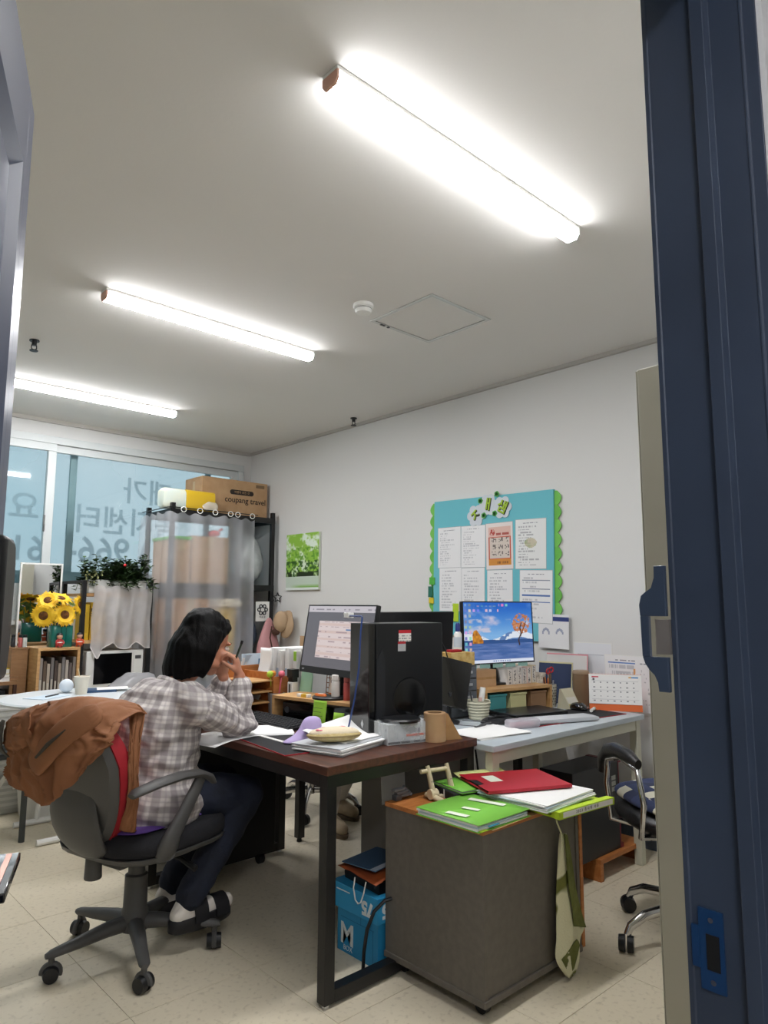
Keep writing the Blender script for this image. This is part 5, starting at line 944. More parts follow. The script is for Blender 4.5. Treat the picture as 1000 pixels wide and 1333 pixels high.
sci = O('scissors', M().torus((-.008, -.005, .185), .014, .004, (0, 1, .1), 14, 6).torus((.022, -.005, .19), .014, .004, (.2, 1, .1), 14, 6), mat('scissor_red', '#c4242c', .35), cup2); O('blades', M().box(-.006, -.008, .06, .018, -.002, .172), chrome, sci, smooth=0)
for i, (x, y, cc, hh) in enumerate(((-.02, -.012, 'c9702e', .15), (-.026, .004, '2b2b30', .155), (-.014, .014, 'b5562a', .148), (.02, .012, '35353b', .14), (.026, -.006, '8a8a90', .135), (.006, .02, 'd28a4a', .15))): O('pencil', M().cyl((x*.6, y*.6, .008), (x*1.35, y*1.35, hh), .0036, n=7), mat('pencil_'+cc, '#'+cc, .5), cup2)
# papers leaning against the wall, navy folder, tumbler, calendar
def lean(name, label, cat, x, y, w, h_, ma, tilt=-10, rz=-90, th=.003, edge=None):
    o = T(name, label, cat, (x, y, ZP), rz); O('board', M().box(-w/2, 0, 0, w/2, th, h_), ma, o, rot=(tilt, 0, 0), bev=.0008, smooth=0)
    if edge: O('border', M().box(-w/2, -.0006, h_-.008, w/2, 0, h_).box(w/2-.006, -.0006, 0, w/2, 0, h_-.008), edge, o, rot=(tilt, 0, 0), smooth=0)
    return o
lean('picture_folder', 'large pale folder with pink edge leaning on the wall', 'folder', 3.53, 2.29, .25, .265, mat('pale_card', '#cfccca', .6), -9, -80, .006, mat('pink_print'))
lean('document_folder', 'navy blue folder with cream edge leaning upright', 'folder', 3.41, 2.285, .20, .225, mat('navy_card', '#1f2f52', .6), -9, -80, .005, mat('cream_edge', '#cfc79a', .6))
lean('craft_paper', 'patterned pale paper leaning left of the navy folder', 'paper', 3.36, 2.37, .10, .165, mat('pattern_paper', '#c3b8a8', .7, col2='#8d8378', scale=60), -8, -80, .004)
tm = T('tumbler', 'tall brown kraft tumbler beside the calendar', 'cup', (3.445, 2.135, ZP)); O('body', M().lathe([(.001, 0), (.038, 0), (.040, .004), (.0445, .165), (.001, .165)], 28), mat('kraft_cup', '#8d7459', .6), tm); O('lid', M().lathe([(.044, .1655), (.0465, .168), (.0465, .178), (.042, .186), (.001, .187)], 28), mat('kraft_lid', '#a18a6f', .5), tm)
cl = T('desk_calendar', 'white desk calendar with an orange base and orange back', 'calendar', (3.43, 1.925, ZP), -60)
def cal(u, v):
    c = flat(u, 'ecebe9'); gx, gy = np.floor((u-.06)/.126), np.floor(v/.155); fx, fy = (u-.06)/.126-gx, v/.155-gy
    c = mixc(c, rgb('77777c'), ((fx > .2) & (fx < .45) & (fy > .55) & (fy < .8) & (gx >= 0) & (gx < 7) & (gy < 5))*.8); c = mixc(c, rgb('b9b9bc'), ((fy < .06) & (u > .05) & (u < .95))*.5)
    c = mixc(c, rgb('c43040'), ((u > .05) & (u < .18) & (v > .90) & (v < .94))*1.); c = mixc(c, rgb('2f7fc0'), ((u > .82) & (u < .95) & (v > .90) & (v < .94))*1.); c = mixc(c, rgb('d9a03c'), ((u > .76) & (u < .82) & (v > .9) & (v < .94))*1.); return mixc(c, rgb('33343a'), ((u > .08) & (u < .11) & (v > .80) & (v < .87))*1.)
ca = 14
O('front_board', M().box(-.13, 0, 0, .13, .0025, .187), mat('orange_card', '#d9662b', .6), cl, rot=(-ca, 0, 0), loc=(0, -.045, 0), smooth=0)
O('back_board', M().box(-.13, -.0025, 0, .13, 0, .187), MATS['orange_card'], cl, rot=(ca, 0, 0), loc=(0, .045, 0), smooth=0)
O('leaf', M().box(-.13, -.003, .034, .13, -.0005, .185), whitep, cl, rot=(-ca, 0, 0), loc=(0, -.045, 0), smooth=0); pc_ = printed('month_page', .258, .149, cal, 76, 48, cl, (0, -.045, 0), (-ca, 0, 0)); pc_.location = (0, -.045-.0033+.035*math.sin(R(ca)), .035*math.cos(R(ca)))
text('2', .016, mat('ink_dark', '#33343a', .6), pc_, (-.112, -.0006, .124))
for i in range(16): O('ring', M().torus((-.12+i*.016, 0, .182), .006, .0009, (1, 0, 0), 10, 4), white, cl)
er2 = T('chalk', 'white glue stick lying before the calendar', 'stationery', (3.27, 1.965, ZP+.0036), 20); O('stick', M().cyl((-.035, 0, .008), (.035, 0, .008), .008, n=12), white, er2); O('cap', M().cyl((.035, 0, .008), (.05, 0, .008), .009, n=12), mat('memo_cream'), er2)
# ---------------------------------------------------------------- on and around the grey cabinet
ZB = .5564
def binder(label, loc, rz, w, d, th, cover, sheets=3, cat='folder', rot=None, over=.0):
    o = T('folder', label, cat, loc, rz)
    O('back_cover', M().cb((0, 0, .0012), (w, d, .002)), cover, o, smooth=0); zz = .0028
    for k in range(sheets): O('sheet', M().cb(((k % 2)*.004-.002, (k % 3)*.003, zz+th/2), (w*.96+over, d*.95, th*.9)), whitep if k % 2 == 0 else mat('pale_blue_paper'), o, smooth=0, rot=(0, 0, (k % 3-1)*.8)); zz += th
    O('front_cover', M().grid(lambda u, v: ((u-.5)*w, (v-.5)*d, zz+.0025+.006*max(0, u-.6)**2), 8, 3), cover, o, solid=.0016, smooth=180)
    return o, zz+.0035
green = mat('green_card', '#79c043', .6); lime = mat('lime_card', '#b5d32c', .55)
g1, zz = binder('bright green folder on the grey cabinet, nearest the door', (1.875, 1.585, ZB), 0, .265, .27, .006, green, 3)
labm = mat('label_white', '#dfe6d3', .7)
for x, y, w, d, a in ((.082, -.01, .026, .135, 12), (-.022, -.005, .02, .062, 12), (-.10, -.005, .024, .08, 8)): O('paper_label', M().cb((x, y, zz+.003), (w, d, .0008)), labm, g1, smooth=0, rot=(0, 0, a))
O('yellow_tab', M().cb((-.11, -.134, .004), (.03, .012, .002)), lime, g1, smooth=0); O('blue_tab', M().cb((-.06, -.136, .012), (.05, .008, .002)), mat('cyan_card', '#3f9fc0', .6), g1, smooth=0)
lf = T('plastic_file', 'lime green plastic file with a white label, overhanging the cabinet', 'file', (2.205, 1.530, ZB+.0022), -4.5)
O('body', M().box(-.15, -.15, .0, .155, .12, .006), lime, lf, smooth=0)
O('spine', M().prism([(-.15, .0), (-.182, -.002), (-.182, .022), (-.15, .020)], -.15, .155, Matrix(((0, 0, 1, 0), (1, 0, 0, 0), (0, 1, 0, 0), (0, 0, 0, 1)))), lime, lf, smooth=0)
O('label', M().box(-.13, -.1828, .0015, .145, -.1821, .0185), white, lf, smooth=0); text('2023 종사자 서류', .013, mat('ink_dark'), lf, (0, -.1832, .0098), ext=.0002, space=1.5)
pile('paper_stack', 'stack of white papers on the lime green file', 'paper', (2.16, 1.535, ZB+.0205), 2, .30, .285, 7, .0032, whitep, seed=3, jit=.008, cols=[whitep, mat('pale_green_paper', '#bcd6b8', .7), whitep, whitep, mat('pale_blue_paper'), whitep, whitep])
bk2 = T('folder', 'black document case under the red folder', 'folder', (2.10, 1.76, ZB), -20); O('body', M().box(-.14, -.09, 0, .14, .09, .030), MATS['pad_black'], bk2, bev=.003, smooth=0); O('band', M().box(-.1415, -.02, .0, -.1405, -.012, .030), white, bk2, smooth=0)
g2, z2 = binder('green folder lying on the black document case', (2.08, 1.765, ZB+.0305), -12, .22, .18, .002, green, 2)
rd = T('folder', 'red folder with a white label on top of the cabinet pile', 'folder', (2.175, 1.64, ZB+.0525), -25)
O('back_cover', M().cb((0, 0, -.004), (.33, .25, .002)), redp, rd, smooth=0); O('sheets', M().cb((0, .002, .0005), (.315, .24, .0065)), MATS['pad_black'], rd, smooth=0)
O('front_cover', M().prism([(-.165, -.125), (.165, -.125), (.165, .125), (-.165, .125), (-.165, .045), (-.135, .03), (-.135, -.03), (-.165, -.045)], .0042, .0058), redp, rd, bev=.0005, smooth=0)
O('edge_fold', M().box(-.165, -.1255, -.005, .165, -.124, .0058), redp, rd, smooth=0); O('label', M().cb((-.075, .03, .0062), (.05, .085, .0006)), labm, rd, smooth=0)
pp2 = T('paper', 'pale yellow sheet at the back of the folder pile', 'paper', (2.18, 1.80, ZB+.045), -20); O('sheet', M().grid(lambda u, v: ((u-.5)*.21, (v-.5)*.06, .002+.01*v), 6, 4), mat('yellow_paper', '#d5d98f', .7), pp2, solid=.0008, smooth=180)
tp = T('paper', 'brown envelope under the green folder', 'paper', (1.92, 1.58, ZB+.0), 3)
tp.location.z = ZB-.0004; O('sheet', M().box(-.13, -.135, 0, .15, .10, .0004), kraft2, tp, smooth=0)
# cream folding stand
hs = T('tablet_stand', 'cream plastic folding stand with two arms on the cabinet', 'stand', (1.945, 1.768, ZB), -12); cream = mat('cream_plastic_2', '#cfc2a0', .45)
for x in (-.042, .042):
    O('foot', M().tube([(x, -.055, .010), (x, -.02, .011), (x, .04, .016), (x, .06, .012)], [.0095, .011, .013, .010], 10, flat=(1.1, .9)), cream, hs, smooth=60); O('hinge', M().cyl((x-.015, .02, .022), (x+.015, .02, .022), .018, n=18), cream, hs)
    a = O('arm', M().tube([(x, .02, .024), (x, .036, .065), (x, .052, .102), (x, .056, .112)], [.013, .0115, .0105, .009], 8, flat=(1.2, .65)), cream, hs, smooth=60); O('scale_mark', M().box(x-.004, .022, .058, x+.004, .0245, .066), dgrey, a, smooth=0)
O('crossbar', M().cyl((-.075, .05, .096), (.042, .05, .096), .0075), cream, hs); O('rear_brace', M().box(-.04, .03, .0, .04, .05, .010), cream, hs, bev=.002)
cd_ = T('cable', 'coiled grey cable behind the cream stand', 'cable', (1.86, 1.885, ZB)); O('coil', M().tube([(.03*math.cos(a*.9)-.002*a, .015*math.sin(a*.9), .008+.0016*a) for a in range(22)], .006, 6), mat('cable_grey', '#6d6d70', .5), cd_); O('plug', M().box(-.06, -.012, 0, -.03, .012, .02), dgrey, cd_, bev=.003)
en = T('paper', 'white paper standing behind the cream stand', 'paper', (2.03, 2.12, ZB-.09), 0); O('sheet', M().box(-.07, 0, 0, .06, .002, .20), whitep, en, smooth=0, rot=(-4, 0, 0))
# blue paper carton with bag on top
bx = T('paper_carton', 'bright blue paper carton under the walnut desk', 'box', (1.752, 1.915, 0), 0); blu = mat('blue_card', '#1c7fae', .55, col2='#2187b6', scale=6)
O('carton', M().box(0, 0, 0, .20, .22, .205), blu, bx, bev=.001, smooth=0); O('lid', M().box(-.010, -.010, .150, .21, .245, .235), mat('blue_lid', '#2a93c4', .55), bx, bev=.001, smooth=0)
O('seam', M().box(-.0004, .02, .118, .0, .20, .1192).box(-.0004, .09, .118, 0, .0912, .15), mat('seam_blue', '#0f5577', .7), bx, smooth=0); O('seam', M().box(-.0004, .025, 0, 0, .0265, .118), MATS['seam_blue'], bx, smooth=0)
wi = mat('print_white', '#d9dfe0', .6)
text('75', .062, wi, bx, (-.0106, .045, .190), (90, 180, -90), bold=.003); text('75', .062, wi, bx, (.04, -.0106, .190), (90, 180, 0), bold=.003); text('M', .10, wi, bx, (-.0008, .165, .062), (90, 0, -90), bold=.002); text('BOX', .024, wi, bx, (-.0008, .16, .018), (90, 0, -90)); O('stripe', M().box(-.0106, .14, .212, -.0101, .215, .216), wi, bx, smooth=0)
ob2 = T('paper_bag', 'black and orange paper bag with a white cord on the blue carton', 'bag', (1.75, 1.91, .2355)); O('bag', M().loft([[(x*k+.02, y*k+.02, z) for x, y in ((.0, .0), (.17, .0), (.18, .20), (.02, .21))] for z, k in ((0, 1.), (.022, 1.02), (.036, .98))]), black, ob2, smooth=0)
O('orange_flap', M().grid(lambda u, v: (-.004+.20*u, .01+.21*v, .040+.018*math.sin(u*2.6+v)+.006*noise.noise(Vector((u*4, v*4, 1)))), 12, 12), mat('orange_paper', '#c2622e', .6, col2='#9a4a26', scale=9), ob2, solid=.0012, smooth=180)
O('cord', M().tube([(-.006, .06, .040), (-.014, .062, .005), (-.017, .075, -.030), (-.0165, .09, -.038), (-.016, .105, -.030), (-.014, .118, .005), (-.006, .12, .040)], .0026, 6), white, ob2)
mg = T('magazine', 'blue and white magazine on top of the orange bag', 'magazine', (1.86, 2.04, .302), 8); O('cover', M().box(-.10, -.075, -.002, .10, .085, .0015), mat('steel_blue_print', '#3f5f7d', .5), mg, smooth=0); O('white_band', M().box(-.10, -.075, .0016, .10, -.05, .002), mat('pale_blue_paper'), mg, smooth=0)
mg.location.z = .308
bc = T('cable', 'thick black cable bending down in front of the blue carton', 'cable', (1.70, 1.92, 0)); O('lead', M().tube([(.10, -.06, .245), (.055, -.035, .235), (.02, -.02, .205), (-.003, -.01, .15), (-.012, -.005, .08), (-.012, 0, .0065), (-.04, .02, .0065)], .0065, 8), black, bc); O('plug', M().cyl((.10, -.06, .245), (.125, -.07, .247), .010), black, bc)
# ---------------------------------------------------------------- notice board and papers on the right wall
nb = T('notice_board', 'turquoise notice board with green scalloped sides on the wall', 'notice board', (XR-.002, 2.872, 1.50), -90)
# local x runs towards the camera side (-y world), local -y faces the room
bdm = mat('board_turquoise', '#69bcc9', .7); bdt = Matrix.Rotation(R(2.0), 4, 'Y')
bo = O('board', M().box(-.49, -.018, -.46, .49, 0, .455), bdm, nb, smooth=0, bev=.001); bo.rotation_euler = (0, R(1.4), 0)
scg = mat('scallop_green', '#76c257', .75)
for s in (-1, 1):
    n = 11
    for k in range(n):
        z = -.43+.083*k; x = .49*s
        pts = [(x-.02*s, z-.046)]+[(x+s*(.018+.030*math.sin(math.pi*q/8)), z-.046+.092*q/8) for q in range(9)]+[(x-.02*s, z+.046)]
        O('scallop', M().prism(pts, .004+.001*(k % 2), .0085+.001*(k % 2), Matrix(((1, 0, 0, 0), (0, 0, -1, 0), (0, 1, 0, 0), (0, 0, 0, 1)))), scg if k % 3 else mat('scallop_green_2', '#6ab84e', .75), bo, smooth=0)
for x, z, w, h_, ma_ in ((-.50, -.10, .05, .05, mat('leaf_green', '#4fae3c', .7)), (-.515, -.175, .04, .075, mat('deep_teal', '#1d6b58', .7)), (-.505, -.235, .045, .04, mat('sun_yellow', '#d9c22c', .7)), (-.28, -.31, .05, .12, lime)): O('paper_cutout', M().box(x-w/2, -.024, z-h_/2, x+w/2, -.0205, z+h_/2), ma_, bo, smooth=0)
# title: letters on cloud shaped paper
tt = T('title_cutout', 'lime lettering on white cloud shapes atop the notice board', 'sign', (XR-.022, 2.868, 1.885), -90); cw = mat('cloud_white', '#cfd6dd', .7); lgm = mat('letter_lime', '#a6c832', .6); dkm = mat('letter_outline', '#161c14', .7)  # dark material is the black outline behind the lime letters
for x, z, chx, a in ((-.105, -.05, 'ㅈ', -38), (.0, .012, 'ㅐ', 12), (.115, -.015, '샘', 28)):
    m = M()
    for q in range(6): m.cyl((x+.045*math.cos(q*1.047), .0, z+.045*math.sin(q*1.047)), (x+.045*math.cos(q*1.047), -.003-.0002*q, z+.045*math.sin(q*1.047)), .030, n=16)
    c_ = O('cloud', m.cyl((x, 0, z), (x, -.0045, z), .05, n=16), cw, tt, smooth=30)
    text(chx, .088, dkm, c_, (x+.004, -.0052, z-.004), (90, a, 0), ext=.0006, bold=.004); text(chx, .088, lgm, c_, (x, -.0072, z), (90, a, 0), ext=.0012, bold=.0022)
for x, z in ((-.062, .045), (-.035, -.055), (.055, -.05), (.075, .075)):
    f_ = M()
    for q in range(5): f_.cyl((x+.010*math.cos(q*1.257), -.004, z+.010*math.sin(q*1.257)), (x+.010*math.cos(q*1.257), -.008, z+.010*math.sin(q*1.257)), .010, n=10)
    O('flower', f_, mat('flower_green', '#5fb85a', .7), tt)
# sheets on the board: position by wall coordinate y, top z
def poster_orange(u, v):
    c = flat(u, 'e6dcd8'); i = (u > .1) & (u < .93) & (v > .08) & (v < .92); c = mixc(c, rgb('dcb8ac'), (i & (v > .70))*1.); c = mixc(c, rgb('c2543c'), (i & (v > .10) & (v < .70))*1.); c = mixc(c, rgb('d4c8bd'), (i & (u > .14) & (u < .89) & (v > .24) & (v < .69))*1.); c = mixc(c, rgb('cf8a34'), (i & (v < .22))*1.)
    gx, gy = np.floor((u-.14)/.25), np.floor((v-.24)/.15); t_ = (vn(u*26, v*34, 3) > .5) & ((u-.14)/.25-gx > .25) & ((v-.24)/.15-gy > .3) & (v > .25) & (v < .68) & (u > .2) & (u < .86); c = mixc(c, rgb('5d5450'), t_*.8)
    c = mixc(c, rgb('b03a30'), ((np.hypot((u-.24)/.1, (v-.80)/.075) < 1) & (vn(u*30, v*30, 2) > .35))*.9); c = mixc(c, rgb('a84a40'), ((v > .73) & (v < .78) & (u > .36) & (u < .86) & (vn(u*24, v*0, 7) > .35))*.9); return mixc(c, rgb('7a4a1e'), ((v > .12) & (v < .17) & (u > .42) & (u < .9) & (vn(u*30, v*0, 4) > .45))*.8)
def form_photo(u, v):
    c = doc(31, 18, 'e4e5e4', '8f9094')(u, v); return mixc(c, mixc(np.broadcast_to(rgb('c8b89c'), u.shape+(3,)), rgb('8fa06a'), vn(u*9, v*9, 3)), ((np.hypot((u-.5)/.2, (v-.52)/.10) < 1))*.75)
bars = ((.80, .815, '7f8796'), (.64, .655, '7f8796'), (.50, .53, '4a6fae'), (.38, .40, '4a6fae'), (.18, .185, 'b0b3b8'))
SH = [(3.216, 1.775, .205, .275, doc(1, 18), 'sheet with faint table text, top left of the board'), (3.005, 1.770, .205, .275, doc(2, 18), 'sheet with faint table text, second in the board\'s top row'), (2.785, 1.772, .213, .297, poster_orange, 'sheet printed with a pink and orange flyer on the board'), (2.548, 1.775, .225, .305, form_photo, 'form with a faint picture, top right of the board'),
      (3.205, 1.497, .205, .29, doc(5, 16), 'plain text sheet, lower left of the board'), (3.01, 1.490, .195, .29, doc(6, 16), 'plain text sheet, second in the board\'s lower row'), (2.79, 1.468, .20, .29, doc(7, 16), 'text sheet right above the lake monitor'), (2.520, 1.458, .235, .315, doc(8, 12, bars=bars), 'form with blue bars, lower right of the board')]
for i, (y, zt, w, h_, fn, lb) in enumerate(SH):
    s = T('notice_sheet', lb, 'notice', (XR-.0215-.0012*(i % 2), y, zt-h_), -90, 'sheets pinned on the notice board'); s.rotation_euler = (0, R((.6, 1.2, 0, 1.6, .4, 1., .8, 2.0)[i]), R(-90))
    printed('page', w, h_, fn, 44, 60, s); O('sleeve_edge', M().box(-w/2-.003, .0002, -.003, w/2+.003, .0008, h_+.003), film('sleeve_plastic', '#e6ecee', .5, .15, .2), s, smooth=0)
s = T('notice_sheet', 'sheet with a navy heading bar, at the board\'s bottom right', 'notice', (XR-.021, 2.40, .995), -90); s.rotation_euler = (0, R(1.5), R(-90))
printed('page', .21, .20, lambda u, v: mixc(mixc(flat(u, 'e4e4e6'), rgb('2b3a78'), ((v > .80) & (v < .93))*1.), rgb('8a92ad'), (((np.abs(np.hypot((u-.70)/.14, (v-.42)/.18)-.75) < .2) & (v > .42)) | ((np.abs(np.hypot((u-.25)/.14, (v-.42)/.18)-.75) < .2) & (v > .40)))*.8), 40, 40, s)
for nm, y, zt, w, h_, fn, lb, yy in (('wall_paper', 2.155, 1.035, .235, .17, lambda u, v: mixc(flat(u, 'dfe1e6'), rgb('a9adb6'), ((np.abs(v-.62) < .012) & (u > .1) & (u < .8))*.8), 'white sheet in a clear sleeve taped to the wall above the tumbler', 0), ('wall_paper', 1.955, .975, .24, .30, doc(15, 9, bars=((.86, .885, '5f86c4'), (.60, .625, '5f86c4'), (.34, .36, '8fa6cc'))), 'schedule sheet with blue bars taped above the calendar', 0)):
    s = T('notice_sheet', lb, 'notice', (XR-.003-(.003 if 'schedule' in lb else 0), y, zt-h_), -90); printed('page', w, h_, fn, 44, 44, s); O('backing', M().box(-w/2-.004, .0003, -.004, w/2+.004, .0012, h_+.004), white, s, smooth=0)
    if 'schedule' in lb: O('orange_mark', M().box(.045, -.0008, .205, .085, -.0002, .235), mat('orange_mark', '#e0a46a', .7), s, smooth=0)
s = T('notice_sheet', 'long white sheet hanging right of the calendar', 'notice', (XR-.011, 1.845, .685), -90); printed('page', .10, .27, doc(17, 14, dens=.3), 20, 40, s); O('backing', M().box(-.052, .0003, -.002, .052, .0012, .272), white, s, smooth=0)
# canvas picture of trees
def trees(u, v):
    n = fbm(u*9, v*11, 3, 5); n2 = fbm(u*20, v*24, 8, 4); c = mixc(np.broadcast_to(rgb('dfeedd'), u.shape+(3,)), rgb('8fc044'), np.clip((n-.36)*5, 0, 1)); c = mixc(c, rgb('5f9a2c'), np.clip((n2-.5)*5, 0, 1)*(v < .75)); d = (v < .52) & (v > .24); c = mixc(c, rgb('2f5a1c'), (d*np.clip((n2-.46)*6, 0, 1)))
    c = mixc(c, rgb('1d2f14'), ((v < .32) & (v > .22))*np.clip((n-.42)*6, 0, 1)); g_ = v <= .235; c = np.where(g_[..., None], mixc(np.broadcast_to(rgb('c3d3c4'), u.shape+(3,)), rgb('7fb256'), np.clip((.10-v)*20, 0, 1)*np.clip(u*3-.4, 0, 1)), c); return mixc(c, rgb('dfe8e2'), (v < .035)*1.)
cv = T('canvas_picture', 'canvas picture of green trees on the right wall', 'picture', (XR-.002, 4.905, 1.37), -90); O('stretcher', M().box(-.235, -.022, 0, .235, 0, .485), mat('canvas_edge', '#cfd6c6', .8), cv, bev=.002, smooth=0); printed('print', .47, .485, trees, 70, 72, cv, (0, -.0226, 0))
# ---------------------------------------------------------------- black shelf rack behind the clear curtain
rk = T('shelf_rack', 'tall black metal shelf rack behind the clear curtain', 'shelf', (2.557, 5.285, 0))
for x, y in ((0, 0), (.965, 0), (0, .445), (.965, .445)): O('post', M().box(x, y, 0, x+.035, y+.035, 2.065), blackm, rk, bev=.002, smooth=0)
for z in (.18, .78, 1.40, 2.0): O('shelf', M().box(.0, .0, z, 1.0, .48, z+.012).box(0, -.002, z-.035, 1., .012, z+.014).box(0, .468, z-.035, 1., .482, z+.014).box(-.002, .012, z-.035, .012, .468, z+.014).box(.988, .012, z-.035, 1.002, .468, z+.014), blackm, rk, smooth=0)
cur = T('curtain', 'clear milky plastic curtain hung around the black rack', 'curtain', (2.54, 5.25, 0)); flm = film('milky_film', '#f3f4f9', .36, .35, .35, 3.)
def curf(u, v):
    s = u*1.33; z = 1.985-.02*math.sin(u*34)**2*(1-v)-(1.985-.50)*v; wv = .030*math.sin(s*30+.5*math.sin(v*3))*(0.5+.7*v)+.015*math.sin(s*11+v*2)
    if s < .48: return (-.035-abs(wv)*.8-.14*max(0, v-.75)*0, .50-s, z)
    q = s-.48; return (-.035+q*.96+.006*math.sin(s*40), -.02+wv-.01*v, z)
cuo = O('sheet', M().grid(curf, 130, 26), flm, cur, smooth=180, flip=False)
for i, x in enumerate((.10, .245, .385, .53, .60, .745)): 
    O('hook', M().torus((x-.01, -.03, 2.006), .021, .0035, (.2, 1, 0), 14, 6), white, cur)
O('rod', M().cyl((-.02, -.015, 2.02), (.80, -.015, 2.02), .004, n=8).cyl((-.02, -.015, 2.02), (-.02, .5, 2.02), .004, n=8), blackm, cur)
def carton(label, x0, y0, z0, w, d, h_, ma, rz=0, lid=None, name='storage_box', grp=None, tape=True):
    o = T(name, label, 'box', (x0, y0, z0), rz, grp); O('carton', M().box(0, 0, 0, w, d, h_), ma, o, bev=.003, smooth=0)
    if tape: O('tape', M().box(w*.5-.03, -.0008, h_*.75, w*.5+.03, -.0002, h_).box(w*.5-.03, 0, h_, w*.5+.03, d, h_+.0008), mat('tape_brown', '#b9a077', .3), o, smooth=0)
    if lid: O('lid', M().box(-.008, -.008, h_, w+.008, d+.008, h_+.025), lid, o, bev=.003, smooth=0)
    return o
carton('brown carton in the rack, left on the upper shelf', 2.60, 5.33, 1.4125, .16, .36, .36, kraft, lid=mat('leaf_green'), name='storage_box'); carton('brown carton in the rack behind the curtain folds, upper shelf middle', 2.775, 5.33, 1.4125, .34, .36, .40, kraft)
rdb = T('red_item', 'bright red packet on the middle carton in the rack', 'packet', (2.99, 5.34, 1.814)); O('packet', M().ell((0, .03, .03), (.055, .05, .03), 14, 8), mat('bright_red', '#d92c2c', .5), rdb); O('tie', M().cyl((.03, .0, .055), (.06, -.01, .07), .01), mat('bright_red'), rdb)
def sack(name, label, cat, c, r, ma, seed, ma2=None):
    m = M(); m.ell(c, r, 28, 18); me_ = mesh(m, name, 180); displace(me_, min(r)*.28, 1/max(r)*1.1, seed); displace(me_, min(r)*.14, 1/max(r)*3.2, seed+5); return O(name, me_, ma, None, label=label, cat=cat) if False else tag(O(name, me_, ma), label, cat)
sack('plastic_bag', 'crumpled pale grey plastic bag on the rack\'s upper shelf', 'bag', (3.37, 5.47, 1.64), (.13, .16, .215), mat('grey_bag', '#a9aeb2', .35, col2='#c3c7c9', scale=14), 2)
carton('orange brown carton on the rack\'s middle shelf', 2.62, 5.33, .7925+.435-.435, .33, .32, .50, mat('orange_card_2', '#b98a5c', .7))
carton('grey blue crate behind the curtain on the lower shelf', 2.65, 5.33, .1925, .36, .34, .40, mat('blue_grey_plastic', '#6a7486', .5), tape=False, lid=mat('blue_grey_plastic'))
yb2 = T('yellow_tub', 'yellow tub with a cream lid on the rack\'s middle shelf', 'tub', (3.14, 5.45, .7925)); O('tub', M().lathe([(.001, 0), (.11, 0), (.125, .43), (.001, .43)], 28), mat('tub_yellow', '#cfa91f', .5), yb2); O('lid', M().lathe([(.13, .43), (.165, .435), (.17, .47), (.15, .50), (.001, .505)], 28), mat('lid_cream', '#d9ccb2', .6), yb2)
sack('plastic_bag', 'dark blue grey bag on the rack\'s middle shelf at right', 'bag', (3.40, 5.50, .985), (.10, .13, .20), mat('slate_bag', '#4c5870', .5, col2='#5d6a82', scale=9), 4)
wc = T('hang_tag', 'white card with a dark flower mark hanging in the rack', 'card', (3.43, 5.262, 1.10), -6); O('card', M().box(-.065, -.001, 0, .065, .001, .17), white, wc, smooth=0); fm_ = M()
for q in range(6): fm_.torus((.034*math.cos(q*1.047), -.0022, .10+.034*math.sin(q*1.047)), .014, .005, (0, 1, 0), 10, 5)
O('flower_mark', fm_, mat('mark_dark', '#23262e', .6), wc); text('마음꽃', .022, mat('mark_dark'), wc, (0, -.0016, .035))
cp = T('moving_box', 'brown cardboard box with black lettering atop the rack', 'box', (3.025, 5.445, 2.0145), 0); O('carton', M().box(-.12, 0, 0, .545, .31, .335), kraft, cp, bev=.004, smooth=0); O('tape', M().box(-.121, .13, .0, -.1203, .17, .30).box(-.12, .13, .335, .545, .17, .3358), MATS['tape_brown'], cp, smooth=0)
inkb = mat('box_ink', '#2a211b', .8); O('pill', M().prism([(.275+math.copysign(.10, math.cos(q))+.022*math.cos(q), .225+.022*math.sin(q)) for q in [2*math.pi*(j+.5)/24 for j in range(24)]], 0, .001, Matrix(((1, 0, 0, 0), (0, 0, -1, -.0002), (0, 1, 0, 0), (0, 0, 0, 1)))), inkb, cp, smooth=0)
text('여행의 모든 것', .026, kraft, cp, (.275, -.0016, .225), ext=.0003); text('coupang travel', .072, inkb, cp, (.315, -.001, .155), ext=.0004, bold=.0008); O('corner_mark', M().box(.42, -.001, .285, .51, -.0003, .315), inkb if 0 else mat('faded_ink', '#7d654a', .8), cp, smooth=0)
yp = T('tissue_pack', 'yellow and white plastic wrapped pack atop the rack', 'pack', (2.50, 5.31, 2.0145)); O('pack', M().loft([[(x, y*.058+.066, z) for y, z in [(sq(j, .5)[0], .09+.088*sq(j, .5)[1]) for j in range(28)]] for x in (.20, .215, .45, .465)]), mat('pack_yellow', '#dcb52a', .35), yp, smooth=50)
O('pack', M().loft([[(x, y*.056+.066, z*k+.09) for y, z in [(sq(j, .5)[0], .086*sq(j, .5)[1]) for j in range(28)]] for x, k in ((.0, .8), (.02, 1), (.185, 1), (.198, .95))]), mat('pack_white', '#d9dcc9', .35, col2='#c9d6cf', scale=8), yp, smooth=50, label='white end of the pack')
me_ = mesh(M().ell((.41, .0, .05), (.07, .012, .04), 20, 12), 'wrap', 180); displace(me_, .02, 18, 3); O('loose_wrap', me_, film('loose_film', '#efe9dc', .75, .2, .3), yp)
